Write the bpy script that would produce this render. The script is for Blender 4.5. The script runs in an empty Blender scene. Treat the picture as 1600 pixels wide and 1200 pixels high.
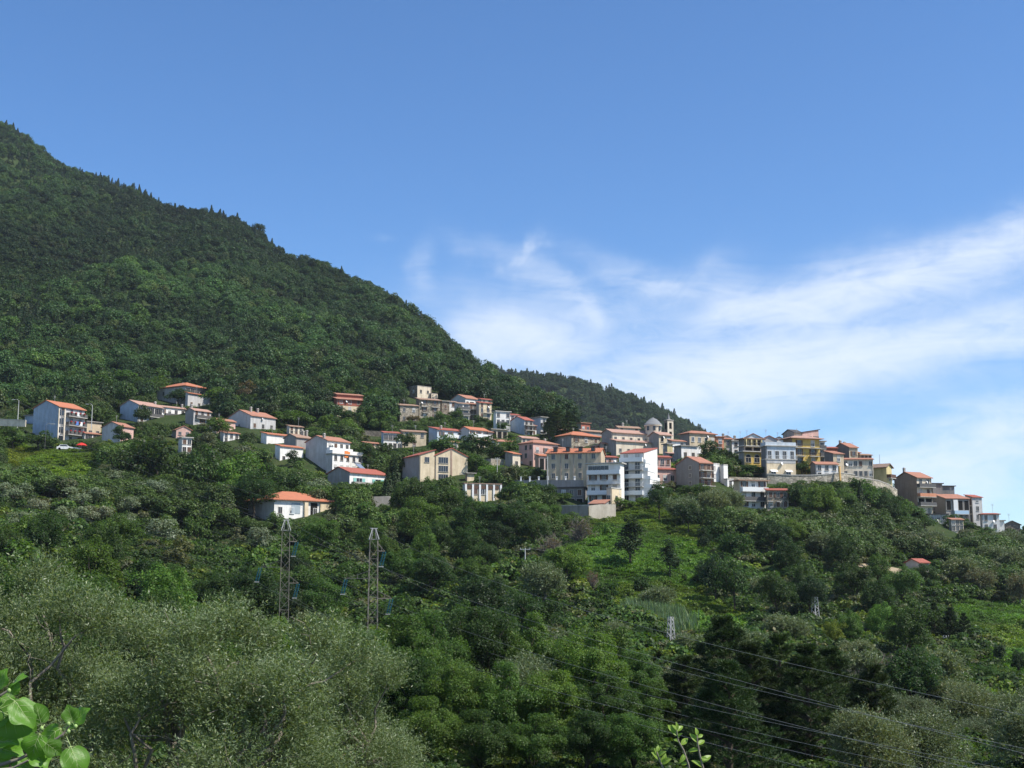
import bpy, math, random
import numpy as np
from mathutils import Matrix, Vector

S = bpy.context.scene
COL = S.collection
R_ = math.radians

# ------------------------------------------------------------------ camera
FPX = 2000.0                       # focal length in pixels of the 1600 px wide photograph
PITCH = math.atan(0.15)
cam_d = bpy.data.cameras.new('camera')
cam_d.sensor_width = 36.0
cam_d.lens = 36.0 * FPX / 1600.0
cam_d.clip_start = 0.1
cam_d.clip_end = 20000.0
cam = bpy.data.objects.new('camera', cam_d)
cam.rotation_euler = (math.pi / 2 + PITCH, 0, 0)
COL.objects.link(cam)
S.camera = cam

# ------------------------------------------------------------------ light
SUN_EL, SUN_AZ = R_(52), R_(110)            # azimuth clockwise from the view direction (+Y)
sun_dir = Vector((math.cos(SUN_EL) * math.sin(SUN_AZ), math.cos(SUN_EL) * math.cos(SUN_AZ), math.sin(SUN_EL)))
sd = bpy.data.lights.new('sun', 'SUN')
sd.energy = 4.9
sd.angle = R_(0.53)
sd.color = (1.0, 0.95, 0.87)
so = bpy.data.objects.new('sun', sd)
so.rotation_euler = (-sun_dir).to_track_quat('-Z', 'Y').to_euler()
so.location = (200, -100, 900)
COL.objects.link(so)
S.view_settings.view_transform = 'Standard'
S.view_settings.look = 'None'
S.view_settings.exposure = 0.52
S.view_settings.gamma = 1.0
S.view_settings.use_curve_mapping = False
S.render.engine = 'CYCLES'
S.cycles.max_bounces = 6
S.cycles.diffuse_bounces = 3
S.cycles.transmission_bounces = 3
S.cycles.transparent_max_bounces = 6
S.cycles.volume_bounces = 0
S.cycles.use_denoising = True

HAZE = 0.00006
cT, sT = math.cos(PITCH), math.sin(PITCH)


def uv(px, py):
    """pixel of the photograph -> (X/Y, Z/Y) of the ray through it"""
    dx = (px - 800.0) / FPX
    dy = (600.0 - py) / FPX
    den = cT - dy * sT
    return dx / den, (sT + dy * cT) / den


def pix(X, Y, Z):
    d = Y * cT + Z * sT
    return 800 + FPX * X / d, 600 - FPX * (Z * cT - Y * sT) / d


def at(px, py, Y):
    u, v = uv(px, py)
    return Vector((u * Y, Y, v * Y))


# ------------------------------------------------------------------ node helper
class NT:
    def __init__(self, tree):
        self.t = tree
        self.t.nodes.clear()

    def n(self, typ, **kw):
        nd = self.t.nodes.new(typ)
        for k, v in kw.items():
            if k == 'ins':
                for a, b in v.items():
                    s = nd.inputs[a]
                    if isinstance(b, bpy.types.NodeSocket):
                        self.t.links.new(b, s)
                    else:
                        s.default_value = b
            else:
                setattr(nd, k, v)
        return nd

    def m(self, op, a, b=0.0, c=0.0, clamp=False):
        nd = self.t.nodes.new('ShaderNodeMath')
        nd.operation = op
        nd.use_clamp = clamp
        for i, x in enumerate((a, b, c)):
            if isinstance(x, bpy.types.NodeSocket):
                self.t.links.new(x, nd.inputs[i])
            else:
                nd.inputs[i].default_value = x
        return nd.outputs[0]

    def mix(self, f, a, b, mode='MIX'):
        nd = self.t.nodes.new('ShaderNodeMix')
        nd.data_type = 'RGBA'
        nd.blend_type = mode
        for s, x in ((nd.inputs[0], f), (nd.inputs[6], a), (nd.inputs[7], b)):
            if isinstance(x, bpy.types.NodeSocket):
                self.t.links.new(x, s)
            else:
                s.default_value = x if not isinstance(x, tuple) else (x + (1,) if len(x) == 3 else x)
        return nd.outputs[2]

    def ramp(self, f, stops):
        nd = self.t.nodes.new('ShaderNodeValToRGB')
        cr = nd.color_ramp
        while len(cr.elements) < len(stops):
            cr.elements.new(0.5)
        for e, (p, c) in zip(cr.elements, stops):
            e.position = p
            e.color = c + (1,) if len(c) == 3 else c
        self.t.links.new(f, nd.inputs[0])
        return nd.outputs[0]

    def link(self, a, b):
        self.t.links.new(a, b)


# ------------------------------------------------------------------ sky with cirrus
w = bpy.data.worlds.new('World')
S.world = w
w.use_nodes = True
nt = NT(w.node_tree)
sky = nt.n('ShaderNodeTexSky', sky_type='NISHITA', sun_disc=False, sun_elevation=SUN_EL, sun_rotation=SUN_AZ,
           altitude=800.0, air_density=1.0, dust_density=0.0, ozone_density=8.5)
skc = nt.n('ShaderNodeHueSaturation', ins={'Saturation': 1.10, 'Color': sky.outputs[0]})
tc = nt.n('ShaderNodeTexCoord')
sep = nt.n('ShaderNodeSeparateXYZ', ins={0: tc.outputs['Generated']})
az = nt.m('ARCTAN2', sep.outputs[0], sep.outputs[1])
el = nt.m('ARCSINE', sep.outputs[2])
# warp
cmb = nt.n('ShaderNodeCombineXYZ', ins={0: az, 1: el})
wn = nt.n('ShaderNodeTexNoise', noise_dimensions='2D', ins={'Vector': cmb.outputs[0], 'Scale': 7.0, 'Detail': 5.0, 'Roughness': 0.55})
ws = nt.n('ShaderNodeSeparateColor', ins={0: wn.outputs['Color']})
azw = nt.m('ADD', az, nt.m('MULTIPLY', nt.m('SUBTRACT', ws.outputs[0], 0.5), 0.13))
elw = nt.m('ADD', el, nt.m('MULTIPLY', nt.m('SUBTRACT', ws.outputs[1], 0.5), 0.06))


def azel(px, py):
    u, v = uv(px, py)
    return math.atan(u), math.asin(v / math.sqrt(1 + u * u + v * v))


# cirrus bands: centre, half length, half width (pixels of the photo), tilt, thickness
BANDS = [
    (1560, 402, 290, 40, 11, 1.15), (1330, 462, 200, 30, 13, 0.55), (1180, 505, 200, 40, 8, 0.42),
    (1440, 556, 520, 40, 8, 1.2), (1050, 610, 330, 52, 2, 1.0), (1130, 530, 430, 75, 4, 0.26), (900, 640, 240, 40, 0, 0.5),
    (1600, 680, 260, 36, 9, 1.0), (1480, 700, 200, 30, 10, 0.35), (1500, 752, 90, 26, -6, 0.75),
    (770, 522, 56, 30, -8, 1.0), (800, 548, 90, 26, 0, 0.5), (822, 446, 90, 18, -38, 0.42), (872, 488, 44, 30, -70, 0.45), (1005, 436, 120, 22, -14, 0.62),
    (940, 470, 150, 40, 8, 0.34), (1150, 468, 36, 40, -60, 0.5), (1100, 430, 60, 22, 30, 0.3),
    (590, 377, 22, 5, -8, 0.07), (665, 420, 20, 36, -30, 0.26), (792, 398, 30, 8, 45, 0.4), (720, 470, 120, 40, 0, 0.16),
]
tot = None
for (px, py, L, Wd, tilt, st) in BANDS:
    a0, e0 = azel(px, py)
    k = 0.92 / FPX
    ca, sa = math.cos(R_(tilt)), math.sin(R_(tilt))
    da = nt.m('SUBTRACT', azw, a0)
    de = nt.m('SUBTRACT', elw, e0)
    p = nt.m('ADD', nt.m('MULTIPLY', da, ca / (L * k)), nt.m('MULTIPLY', de, sa / (L * k)))
    q = nt.m('ADD', nt.m('MULTIPLY', da, -sa / (Wd * k)), nt.m('MULTIPLY', de, ca / (Wd * k)))
    r2 = nt.m('ADD', nt.m('MULTIPLY', p, p), nt.m('MULTIPLY', q, q))
    g = nt.m('MULTIPLY', nt.m('POWER', 2.718, nt.m('MULTIPLY', r2, -0.8)), st)
    tot = g if tot is None else nt.m('ADD', tot, g)
# streaky texture, tilted with the bands, and a finer one across it
mp = nt.n('ShaderNodeMapping', ins={0: cmb.outputs[0], 'Rotation': (0, 0, R_(-9)), 'Scale': (6.0, 30.0, 1.0)})
fn = nt.n('ShaderNodeTexNoise', noise_dimensions='2D', ins={'Vector': mp.outputs[0], 'Scale': 1.0, 'Detail': 9.0, 'Roughness': 0.62, 'Distortion': 0.9})
mp2 = nt.n('ShaderNodeMapping', ins={0: cmb.outputs[0], 'Rotation': (0, 0, R_(36)), 'Scale': (22.0, 60.0, 1.0)})
fn2 = nt.n('ShaderNodeTexNoise', noise_dimensions='2D', ins={'Vector': mp2.outputs[0], 'Scale': 1.0, 'Detail': 9.0, 'Roughness': 0.68, 'Distortion': 0.5})
# the same thin cirrus goes on beyond the frame to the sides and behind
mp3 = nt.n('ShaderNodeMapping', ins={0: tc.outputs['Generated'], 'Scale': (2.0, 2.0, 7.0)})
fn3 = nt.n('ShaderNodeTexNoise', ins={'Vector': mp3.outputs[0], 'Scale': 1.3, 'Detail': 6.0, 'Roughness': 0.6})
away = nt.n('ShaderNodeMapRange', ins={'Value': nt.m('ABSOLUTE', az), 'From Min': 0.42, 'From Max': 0.75})
bg = nt.m('MULTIPLY', away.outputs[0], nt.m('MULTIPLY', nt.m('SUBTRACT', fn3.outputs[0], 0.42, clamp=True), 2.2))
mask = nt.m('ADD', tot, bg)
tex = nt.m('ADD', nt.m('MULTIPLY', fn.outputs[0], 1.35), nt.m('MULTIPLY', fn2.outputs[0], 0.95))
dens = nt.m('MULTIPLY', mask, nt.m('MAXIMUM', nt.m('ADD', nt.m('MULTIPLY', tex, 1.5), -0.92), 0.12))
dens = nt.m('SUBTRACT', 1.0, nt.m('POWER', 2.718, nt.m('MULTIPLY', dens, -1.22)), clamp=True)
up = nt.n('ShaderNodeMapRange', ins={'Value': el, 'From Min': -0.02, 'From Max': 0.02})
alpha = nt.m('MULTIPLY', nt.m('MULTIPLY', dens, 0.88), up.outputs[0])
bsky = nt.n('ShaderNodeBackground', ins={'Color': skc.outputs[0], 'Strength': 0.122})
bcl = nt.n('ShaderNodeBackground', ins={'Color': (0.84, 0.905, 1.0, 1), 'Strength': 0.82})
mx = nt.n('ShaderNodeMixShader', ins={0: alpha, 1: bsky.outputs[0], 2: bcl.outputs[0]})
wo = nt.n('ShaderNodeOutputWorld', ins={0: mx.outputs[0]})

# ------------------------------------------------------------------ materials
MATS = {}


def newmat(name):
    m = bpy.data.materials.new(name)
    m.use_nodes = True
    return m, NT(m.node_tree)


def c4(c):
    return (c[0], c[1], c[2], 1.0)


def plaster(name, col, rough=0.9, stain=0.38):
    if name in MATS:
        return MATS[name]
    m, t = newmat(name)
    g = t.n('ShaderNodeNewGeometry')
    n1 = t.n('ShaderNodeTexNoise', ins={'Vector': g.outputs['Position'], 'Scale': 0.55, 'Detail': 6.0, 'Roughness': 0.7})
    mpg = t.n('ShaderNodeMapping', ins={0: g.outputs['Position'], 'Scale': (1.6, 1.6, 0.22)})
    n2 = t.n('ShaderNodeTexNoise', ins={'Vector': mpg.outputs[0], 'Scale': 1.0, 'Detail': 4.0, 'Roughness': 0.6})
    f = t.m('MULTIPLY', t.m('ADD', t.m('MULTIPLY', n1.outputs[0], 0.6), t.m('MULTIPLY', n2.outputs[0], 0.6)), 1.0)
    f = t.n('ShaderNodeMapRange', ins={'Value': f, 'From Min': 0.45, 'From Max': 0.85})
    dark = tuple(x * (1 - stain) * k for x, k in zip(col, (0.97, 0.93, 0.86)))
    cc = t.mix(f.outputs[0], c4(col), c4(dark))
    b = t.n('ShaderNodeBsdfPrincipled', ins={'Base Color': cc, 'Roughness': rough})
    b.inputs['Specular IOR Level'].default_value = 0.2
    t.n('ShaderNodeOutputMaterial', ins={0: b.outputs[0]})
    MATS[name] = m
    return m


def stone(name, col, scale=1.6):
    if name in MATS:
        return MATS[name]
    m, t = newmat(name)
    g = t.n('ShaderNodeNewGeometry')
    mpg = t.n('ShaderNodeMapping', ins={0: g.outputs['Position'], 'Scale': (1, 1, 1.7)})
    v = t.n('ShaderNodeTexVoronoi', ins={'Vector': mpg.outputs[0], 'Scale': scale})
    v2 = t.n('ShaderNodeTexVoronoi', feature='DISTANCE_TO_EDGE', ins={'Vector': mpg.outputs[0], 'Scale': scale})
    n1 = t.n('ShaderNodeTexNoise', ins={'Vector': g.outputs['Position'], 'Scale': 0.35, 'Detail': 6.0, 'Roughness': 0.7})
    sc = t.n('ShaderNodeSeparateColor', ins={0: v.outputs['Color']})
    c1 = t.mix(sc.outputs[0], c4(tuple(x * 0.6 for x in col)), c4(tuple(min(1, x * 1.35) for x in col)))
    c2 = t.mix(t.n('ShaderNodeMapRange', ins={'Value': n1.outputs[0], 'From Min': 0.5, 'From Max': 0.7}).outputs[0], c1,
               c4((col[0] * 0.5, col[1] * 0.52, col[2] * 0.45)))
    e = t.n('ShaderNodeMapRange', ins={'Value': v2.outputs[0], 'From Min': 0.0, 'From Max': 0.08})
    c3 = t.mix(e.outputs[0], c4(tuple(x * 0.55 for x in col)), c2)
    bp = t.n('ShaderNodeBump', ins={'Height': e.outputs[0], 'Strength': 0.6, 'Distance': 0.08})
    b = t.n('ShaderNodeBsdfPrincipled', ins={'Base Color': c3, 'Roughness': 0.95, 'Normal': bp.outputs[0]})
    b.inputs['Specular IOR Level'].default_value = 0.15
    t.n('ShaderNodeOutputMaterial', ins={0: b.outputs[0]})
    MATS[name] = m
    return m


def tiles(name, col, old=0.3):
    """clay roof tiles: rows and rolls too small to pick apart at this distance"""
    if name in MATS:
        return MATS[name]
    m, t = newmat(name)
    tcn = t.n('ShaderNodeTexCoord')
    sp = t.n('ShaderNodeSeparateXYZ', ins={0: tcn.outputs['Object']})
    g = t.n('ShaderNodeNewGeometry')
    n1 = t.n('ShaderNodeTexNoise', ins={'Vector': g.outputs['Position'], 'Scale': 0.8, 'Detail': 6.0, 'Roughness': 0.75})
    n2 = t.n('ShaderNodeTexNoise', ins={'Vector': g.outputs['Position'], 'Scale': 5.0, 'Detail': 2.0})
    wv = t.m('SINE', t.m('MULTIPLY', sp.outputs[0], 2 * math.pi / 0.42))
    wz = t.m('SINE', t.m('MULTIPLY', sp.outputs[1], 2 * math.pi / 0.42))
    c1 = t.mix(t.n('ShaderNodeMapRange', ins={'Value': n1.outputs[0], 'From Min': 0.4, 'From Max': 0.72}).outputs[0], c4(col),
               c4((col[0] * (1 - old), col[1] * (1 - old * 0.55), col[2] * (1 - old * 0.35))))
    c2 = t.mix(t.m('MULTIPLY', n2.outputs[0], 0.4), c1, c4(tuple(x * 0.6 for x in col)))
    bp = t.n('ShaderNodeBump', ins={'Height': t.m('ADD', wv, wz), 'Strength': 0.5, 'Distance': 0.05})
    b = t.n('ShaderNodeBsdfPrincipled', ins={'Base Color': c2, 'Roughness': 0.85, 'Normal': bp.outputs[0]})
    b.inputs['Specular IOR Level'].default_value = 0.25
    t.n('ShaderNodeOutputMaterial', ins={0: b.outputs[0]})
    MATS[name] = m
    return m


def simple(name, col, rough=0.6, metal=0.0, spec=0.4):
    if name in MATS:
        return MATS[name]
    m, t = newmat(name)
    g = t.n('ShaderNodeNewGeometry')
    n1 = t.n('ShaderNodeTexNoise', ins={'Vector': g.outputs['Position'], 'Scale': 2.5, 'Detail': 4.0})
    cc = t.mix(t.m('MULTIPLY', n1.outputs[0], 0.35), c4(col), c4(tuple(x * 0.6 for x in col)))
    b = t.n('ShaderNodeBsdfPrincipled', ins={'Base Color': cc, 'Roughness': rough, 'Metallic': metal})
    b.inputs['Specular IOR Level'].default_value = spec
    t.n('ShaderNodeOutputMaterial', ins={0: b.outputs[0]})
    MATS[name] = m
    return m


def leafmat(name, mode, back=None, trans=0.40, var=0.45, rough=0.5, spec=0.25, tint=(1, 1, 1)):
    """leaf shader; the plant's own colour comes from the object colour ('obj') or from the scatter point ('inst')"""
    m, t = newmat(name)
    g = t.n('ShaderNodeNewGeometry')
    if mode == 'obj':
        base = t.n('ShaderNodeObjectInfo').outputs['Color']
    else:
        base = t.n('ShaderNodeAttribute', attribute_type='INSTANCER', attribute_name='tint').outputs['Color']
    if tint != (1, 1, 1):
        base = t.mix(1.0, base, c4(tint), 'MULTIPLY')
    r = g.outputs['Random Per Island']
    k = t.m('ADD', t.m('MULTIPLY', r, 2 * var), 1 - var)
    kc = t.n('ShaderNodeCombineColor', ins={0: k, 1: k, 2: k})
    c1 = t.mix(1.0, base, kc.outputs[0], 'MULTIPLY')
    yel = t.mix(1.0, c1, (1.55, 1.18, 0.8, 1), 'MULTIPLY')
    c1 = t.mix(t.n('ShaderNodeMapRange', ins={'Value': t.m('FRACT', t.m('MULTIPLY', r, 17.3)), 'From Min': 0.55, 'From Max': 1.0}).outputs[0], c1, yel)
    if back:
        c1 = t.mix(t.m('MULTIPLY', g.outputs['Backfacing'], 0.7), c1, c4(back))
    d = t.n('ShaderNodeBsdfPrincipled', ins={'Base Color': c1, 'Roughness': rough})
    d.inputs['Specular IOR Level'].default_value = spec
    tr_c = t.mix(1.0, c1, (1.5, 1.6, 0.6, 1), 'MULTIPLY')
    tr = t.n('ShaderNodeBsdfTranslucent', ins={'Color': tr_c})
    mxs = t.n('ShaderNodeMixShader', ins={0: trans, 1: d.outputs[0], 2: tr.outputs[0]})
    t.n('ShaderNodeOutputMaterial', ins={0: mxs.outputs[0]})
    return m


M_LEAF = leafmat('leaf', 'obj')
M_OLIVE = leafmat('olive_leaf', 'obj', back=(0.17, 0.22, 0.12), trans=0.28, var=0.55, rough=0.42, spec=0.35)
M_NEEDLE = leafmat('needle', 'obj', trans=0.15, var=0.5, rough=0.6)
M_WOOD_LEAF = leafmat('forest_leaf', 'inst', trans=0.25, var=0.3)
M_COVER = leafmat('cover_leaf', 'inst', trans=0.35, var=0.5)
M_BARK = simple('bark', (0.085, 0.068, 0.05), 0.95, spec=0.1)
M_BARK_PALE = simple('pale_bark', (0.23, 0.2, 0.16), 0.95, spec=0.1)
M_GLASS = simple('window_glass', (0.022, 0.027, 0.034), 0.12, spec=0.6)
M_FRAME = simple('window_frame', (0.42, 0.38, 0.33), 0.6)
M_FRAME_W = simple('white_frame', (0.7, 0.7, 0.68), 0.6)
M_BROWN = simple('brown_wood', (0.10, 0.05, 0.03), 0.7)
M_GREEN_SH = simple('teal_shutter', (0.22, 0.48, 0.42), 0.6)
M_RAIL = simple('rail_metal', (0.10, 0.095, 0.09), 0.6)
M_RAIL_W = simple('white_rail', (0.66, 0.66, 0.64), 0.6)
M_CONC = plaster('concrete', (0.33, 0.31, 0.28), stain=0.4)
M_CONC_D = plaster('dark_concrete', (0.17, 0.16, 0.15), stain=0.35)
M_SLAB = plaster('slab_edge', (0.52, 0.5, 0.46))
M_STEEL = simple('galvanised_steel', (0.40, 0.40, 0.38), 0.55, 0.3)
M_STEEL_R = simple('weathered_steel', (0.20, 0.178, 0.145), 0.75, 0.1)
M_POLE = simple('pole_concrete', (0.5, 0.5, 0.47), 0.85)
M_CABLE = simple('cable', (0.22, 0.23, 0.22), 0.7, 0.0)
M_TEAL = simple('teal_glass_insulator', (0.006, 0.075, 0.10), 0.25, spec=0.5)
M_RED = simple('red_cloth', (0.55, 0.03, 0.02), 0.8)
M_WHITE = simple('white_paint', (0.78, 0.78, 0.76), 0.5)
M_ORANGE_C = simple('orange_cloth', (0.75, 0.22, 0.05), 0.8)
M_LEAD = simple('dome_lead', (0.20, 0.205, 0.21), 0.7, spec=0.2)
M_DARK = simple('dark_void', (0.016, 0.015, 0.014), 0.9, spec=0.1)
M_DARKROOF = simple('dark_roofing', (0.075, 0.07, 0.07), 0.85, spec=0.2)

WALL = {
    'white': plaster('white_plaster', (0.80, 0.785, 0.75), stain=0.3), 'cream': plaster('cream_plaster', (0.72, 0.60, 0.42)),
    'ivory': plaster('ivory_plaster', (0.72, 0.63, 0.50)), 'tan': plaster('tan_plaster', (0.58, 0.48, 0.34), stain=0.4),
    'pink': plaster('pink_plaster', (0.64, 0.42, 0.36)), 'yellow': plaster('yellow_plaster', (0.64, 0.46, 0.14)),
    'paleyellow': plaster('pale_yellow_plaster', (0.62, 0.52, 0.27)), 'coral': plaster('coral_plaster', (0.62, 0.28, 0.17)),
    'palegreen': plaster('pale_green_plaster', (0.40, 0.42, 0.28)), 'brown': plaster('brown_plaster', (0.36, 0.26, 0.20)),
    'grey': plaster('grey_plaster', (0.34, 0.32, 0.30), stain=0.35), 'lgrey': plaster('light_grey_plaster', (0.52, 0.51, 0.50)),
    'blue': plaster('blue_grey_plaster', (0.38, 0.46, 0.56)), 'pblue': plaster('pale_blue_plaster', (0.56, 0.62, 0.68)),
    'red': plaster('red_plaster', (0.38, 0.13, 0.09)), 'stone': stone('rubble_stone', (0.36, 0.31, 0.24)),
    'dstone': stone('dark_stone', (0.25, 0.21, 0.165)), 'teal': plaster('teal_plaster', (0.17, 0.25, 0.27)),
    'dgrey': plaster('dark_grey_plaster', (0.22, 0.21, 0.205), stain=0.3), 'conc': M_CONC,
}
ROOF = {
    'orange': tiles('orange_tiles', (0.48, 0.175, 0.095), 0.25), 'red': tiles('red_tiles', (0.38, 0.115, 0.08), 0.3),
    'old': tiles('old_tiles', (0.37, 0.225, 0.155), 0.4), 'pink': tiles('pink_tiles', (0.46, 0.27, 0.205), 0.35),
    'brown': tiles('brown_tiles', (0.30, 0.20, 0.15), 0.35), 'dark': M_DARKROOF, 'conc': M_CONC, 'slab': M_SLAB,
    'rust': tiles('rust_tiles', (0.42, 0.19, 0.125), 0.4),
}

# ------------------------------------------------------------------ mesh helpers
class MB:
    def __init__(self):
        self.v, self.f, self.fm = [], [], []

    def poly(self, pts, m=0):
        k = len(self.v)
        self.v += [tuple(p) for p in pts]
        self.f.append(tuple(range(k, k + len(pts))))
        self.fm.append(m)

    def solid(self, verts, faces, m=0):
        k = len(self.v)
        self.v += [tuple(p) for p in verts]
        for i, fc in enumerate(faces):
            self.f.append(tuple(j + k for j in fc))
            self.fm.append(m if isinstance(m, int) else m[i])

    def box(self, x0, x1, y0, y1, z0, z1, m=0):
        v = [(x0, y0, z0), (x1, y0, z0), (x1, y1, z0), (x0, y1, z0), (x0, y0, z1), (x1, y0, z1), (x1, y1, z1), (x0, y1, z1)]
        self.solid(v, [(3, 2, 1, 0), (4, 5, 6, 7), (0, 1, 5, 4), (1, 2, 6, 5), (2, 3, 7, 6), (3, 0, 4, 7)], m)

    def extrude(self, prof, axis, a0, a1, m=0):
        """profile: (s, z) points counter-clockwise; axis 'x' extrudes a (y,z) profile along x, 'y' a (x,z) profile along y"""
        n = len(prof)
        if axis == 'x':
            v = [(a0, s, z) for s, z in prof] + [(a1, s, z) for s, z in prof]
        else:
            v = [(s, a0, z) for s, z in prof] + [(s, a1, z) for s, z in prof]
        f = [tuple(range(n))[::-1], tuple(range(n, 2 * n))] + [(i, (i + 1) % n, n + (i + 1) % n, n + i) for i in range(n)]
        if axis == 'y':
            f = [x[::-1] for x in f]
        self.solid(v, f, m)

    def tube(self, pts, rad, n=6, m=0, cap=True):
        pts = [Vector(p) for p in pts]
        if not isinstance(rad, (list, tuple)):
            rad = [rad] * len(pts)
        k = len(self.v)
        for i, p in enumerate(pts):
            d = (pts[min(i + 1, len(pts) - 1)] - pts[max(i - 1, 0)]).normalized()
            a = d.orthogonal().normalized()
            b = d.cross(a)
            for j in range(n):
                t = 2 * math.pi * j / n
                q = p + (a * math.cos(t) + b * math.sin(t)) * rad[i]
                self.v.append(tuple(q))
        for i in range(len(pts) - 1):
            for j in range(n):
                self.f.append((k + i * n + j, k + i * n + (j + 1) % n, k + (i + 1) * n + (j + 1) % n, k + (i + 1) * n + j))
                self.fm.append(m)
        if cap:
            self.f.append(tuple(k + j for j in range(n))[::-1])
            self.f.append(tuple(k + (len(pts) - 1) * n + j for j in range(n)))
            self.fm += [m, m]

    def lathe(self, prof, n=20, m=0, cx=0, cy=0):
        k = len(self.v)
        for r, z in prof:
            for j in range(n):
                t = 2 * math.pi * j / n
                self.v.append((cx + r * math.cos(t), cy + r * math.sin(t), z))
        for i in range(len(prof) - 1):
            for j in range(n):
                self.f.append((k + i * n + j, k + i * n + (j + 1) % n, k + (i + 1) * n + (j + 1) % n, k + (i + 1) * n + j))
                self.fm.append(m)

    def mesh(self, name, mats, smooth=False):
        me = bpy.data.meshes.new(name)
        me.from_pydata(self.v, [], self.f)
        for mm in mats:
            me.materials.append(mm)
        if len(mats) > 1:
            me.polygons.foreach_set('material_index', self.fm)
        if smooth:
            me.polygons.foreach_set('use_smooth', [True] * len(me.polygons))
        me.update()
        return me

    def build(self, name, mats, parent=None, smooth=False):
        return link(name, self.mesh(name, mats if isinstance(mats, (list, tuple)) else [mats], smooth), parent)


def link(name, data, parent=None):
    o = bpy.data.objects.new(name, data)
    COL.objects.link(o)
    if parent is not None:
        o.parent = parent
    return o


def tag(o, label=None, cat=None, group=None, kind=None):
    for k, v in (('label', label), ('category', cat), ('group', group), ('kind', kind)):
        if v:
            o[k] = v
    return o


def empty(name, loc=(0, 0, 0), rz=0.0):
    o = link(name, None)
    o.empty_display_size = 0.5
    o.location = loc
    o.rotation_euler = (0, 0, rz)
    return o


def quads_mesh(name, V, mats, fm=None):
    """V: (n,4,3) array of separate quads"""
    V = np.asarray(V, dtype=np.float32)
    n = V.shape[0]
    me = bpy.data.meshes.new(name)
    me.vertices.add(n * 4)
    me.vertices.foreach_set('co', V.reshape(-1))
    me.loops.add(n * 4)
    me.loops.foreach_set('vertex_index', np.arange(n * 4, dtype=np.int32))
    me.polygons.add(n)
    me.polygons.foreach_set('loop_start', np.arange(n, dtype=np.int32) * 4)
    for mm in mats:
        me.materials.append(mm)
    me.update(calc_edges=True)
    return me


# ------------------------------------------------------------------ terrain (one sheet)
# profiles: for a column of the photograph, (distance, row) pairs of the ground
COLS = {
    -520: [(60, 1150), (120, 980), (180, 880), (250, 770), (340, 670), (450, 545), (600, 390), (850, 180), (1150, 50), (1300, 20)],
    0: [(60, 1180), (120, 1010), (180, 905), (250, 800), (340, 703), (400, 652), (450, 607), (600, 475), (800, 340), (1000, 245), (1150, 193)],
    200: [(60, 1200), (120, 1040), (180, 930), (250, 825), (320, 735), (350, 692), (380, 662), (420, 636), (450, 615), (600, 494), (800, 388), (1000, 304), (1080, 282)],
    400: [(60, 1230), (120, 1070), (190, 985), (240, 880), (280, 812), (310, 765), (340, 735), (360, 700), (385, 668), (420, 642), (480, 598), (600, 517), (800, 417), (950, 350)],
    600: [(60, 1260), (120, 1090), (190, 1000), (240, 890), (280, 815), (310, 775), (345, 742), (370, 712), (400, 690), (430, 655), (480, 616), (600, 538), (750, 471), (850, 446)],
    700: [(60, 1270), (120, 1095), (190, 995), (240, 880), (280, 815), (305, 778), (330, 748), (370, 705), (400, 688), (435, 655), (480, 626), (600, 554), (750, 515)],
    800: [(60, 1280), (120, 1100), (190, 985), (240, 880), (285, 805), (310, 770), (340, 735), (375, 700), (405, 678), (440, 660), (500, 633), (620, 595)],
    870: [(60, 1285), (120, 1100), (190, 985), (240, 885), (290, 805), (310, 772), (345, 737), (375, 703), (405, 684), (440, 671), (480, 658), (520, 654)],
    1000: [(60, 1290), (130, 1085), (190, 975), (240, 890), (280, 815), (300, 786), (320, 765), (345, 735), (370, 706), (400, 690), (430, 682), (450, 684)],
    1200: [(60, 1300), (130, 1085), (200, 960), (250, 870), (295, 797), (330, 747), (350, 724), (370, 708), (400, 700), (415, 702)],
    1300: [(60, 1302), (130, 1098), (200, 972), (250, 890), (290, 825), (318, 782), (331, 766), (350, 745), (372, 728), (400, 722), (415, 725)],
    1375: [(60, 1305), (130, 1108), (200, 985), (250, 912), (300, 838), (330, 786), (346, 770), (365, 764), (400, 764), (415, 770)],
    1445: [(60, 1306), (135, 1104), (200, 992), (250, 924), (300, 868), (335, 830), (362, 806), (385, 796), (400, 797), (415, 802)],
    1600: [(60, 1310), (150, 1090), (200, 1010), (250, 950), (300, 895), (350, 850), (380, 835), (400, 838), (415, 845)],
    2100: [(60, 1330), (150, 1130), (250, 1010), (350, 930), (400, 930), (430, 940)],
}
NEAR = [(8.0, -3.1), (13.0, -5.0), (22.0, -7.2), (40.0, -10.6)]
YG = np.exp(np.linspace(math.log(8.0), math.log(3000.0), 230))
LG = np.log(YG)
UC, VC = [], []
for px in sorted(COLS):
    ys, us, vs = [], [], []
    for Y, z in NEAR:
        u, v = uv(px, 1000)
        ys.append(Y); us.append(u); vs.append(z / Y)
    for Y, py in COLS[px]:
        u, v = uv(px, py)
        ys.append(Y); us.append(u); vs.append(v)
    Yl, zl = ys[-1], vs[-1] * ys[-1]
    for kY, kz in ((1.12, 0.9), (1.35, 0.62), (1.7, 0.3), (2.4, 0.0)):
        Y = Yl * kY
        if Y < 2600:
            ys.append(Y); us.append(us[-1]); vs.append((zl * kz - 60 * (1 - kz)) / Y)
    ys.append(3000.0); us.append(us[-1]); vs.append(-70.0 / 3000)
    UC.append(np.interp(LG, np.log(ys), us))
    VC.append(np.interp(LG, np.log(ys), vs))
UC, VC = np.array(UC), np.array(VC)


def smooth1(a, k):
    ker = np.exp(-0.5 * (np.arange(-3 * k, 3 * k + 1) / k) ** 2)
    ker /= ker.sum()
    p = np.pad(a, 3 * k, mode='edge')
    return np.convolve(p, ker, mode='valid')


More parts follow.
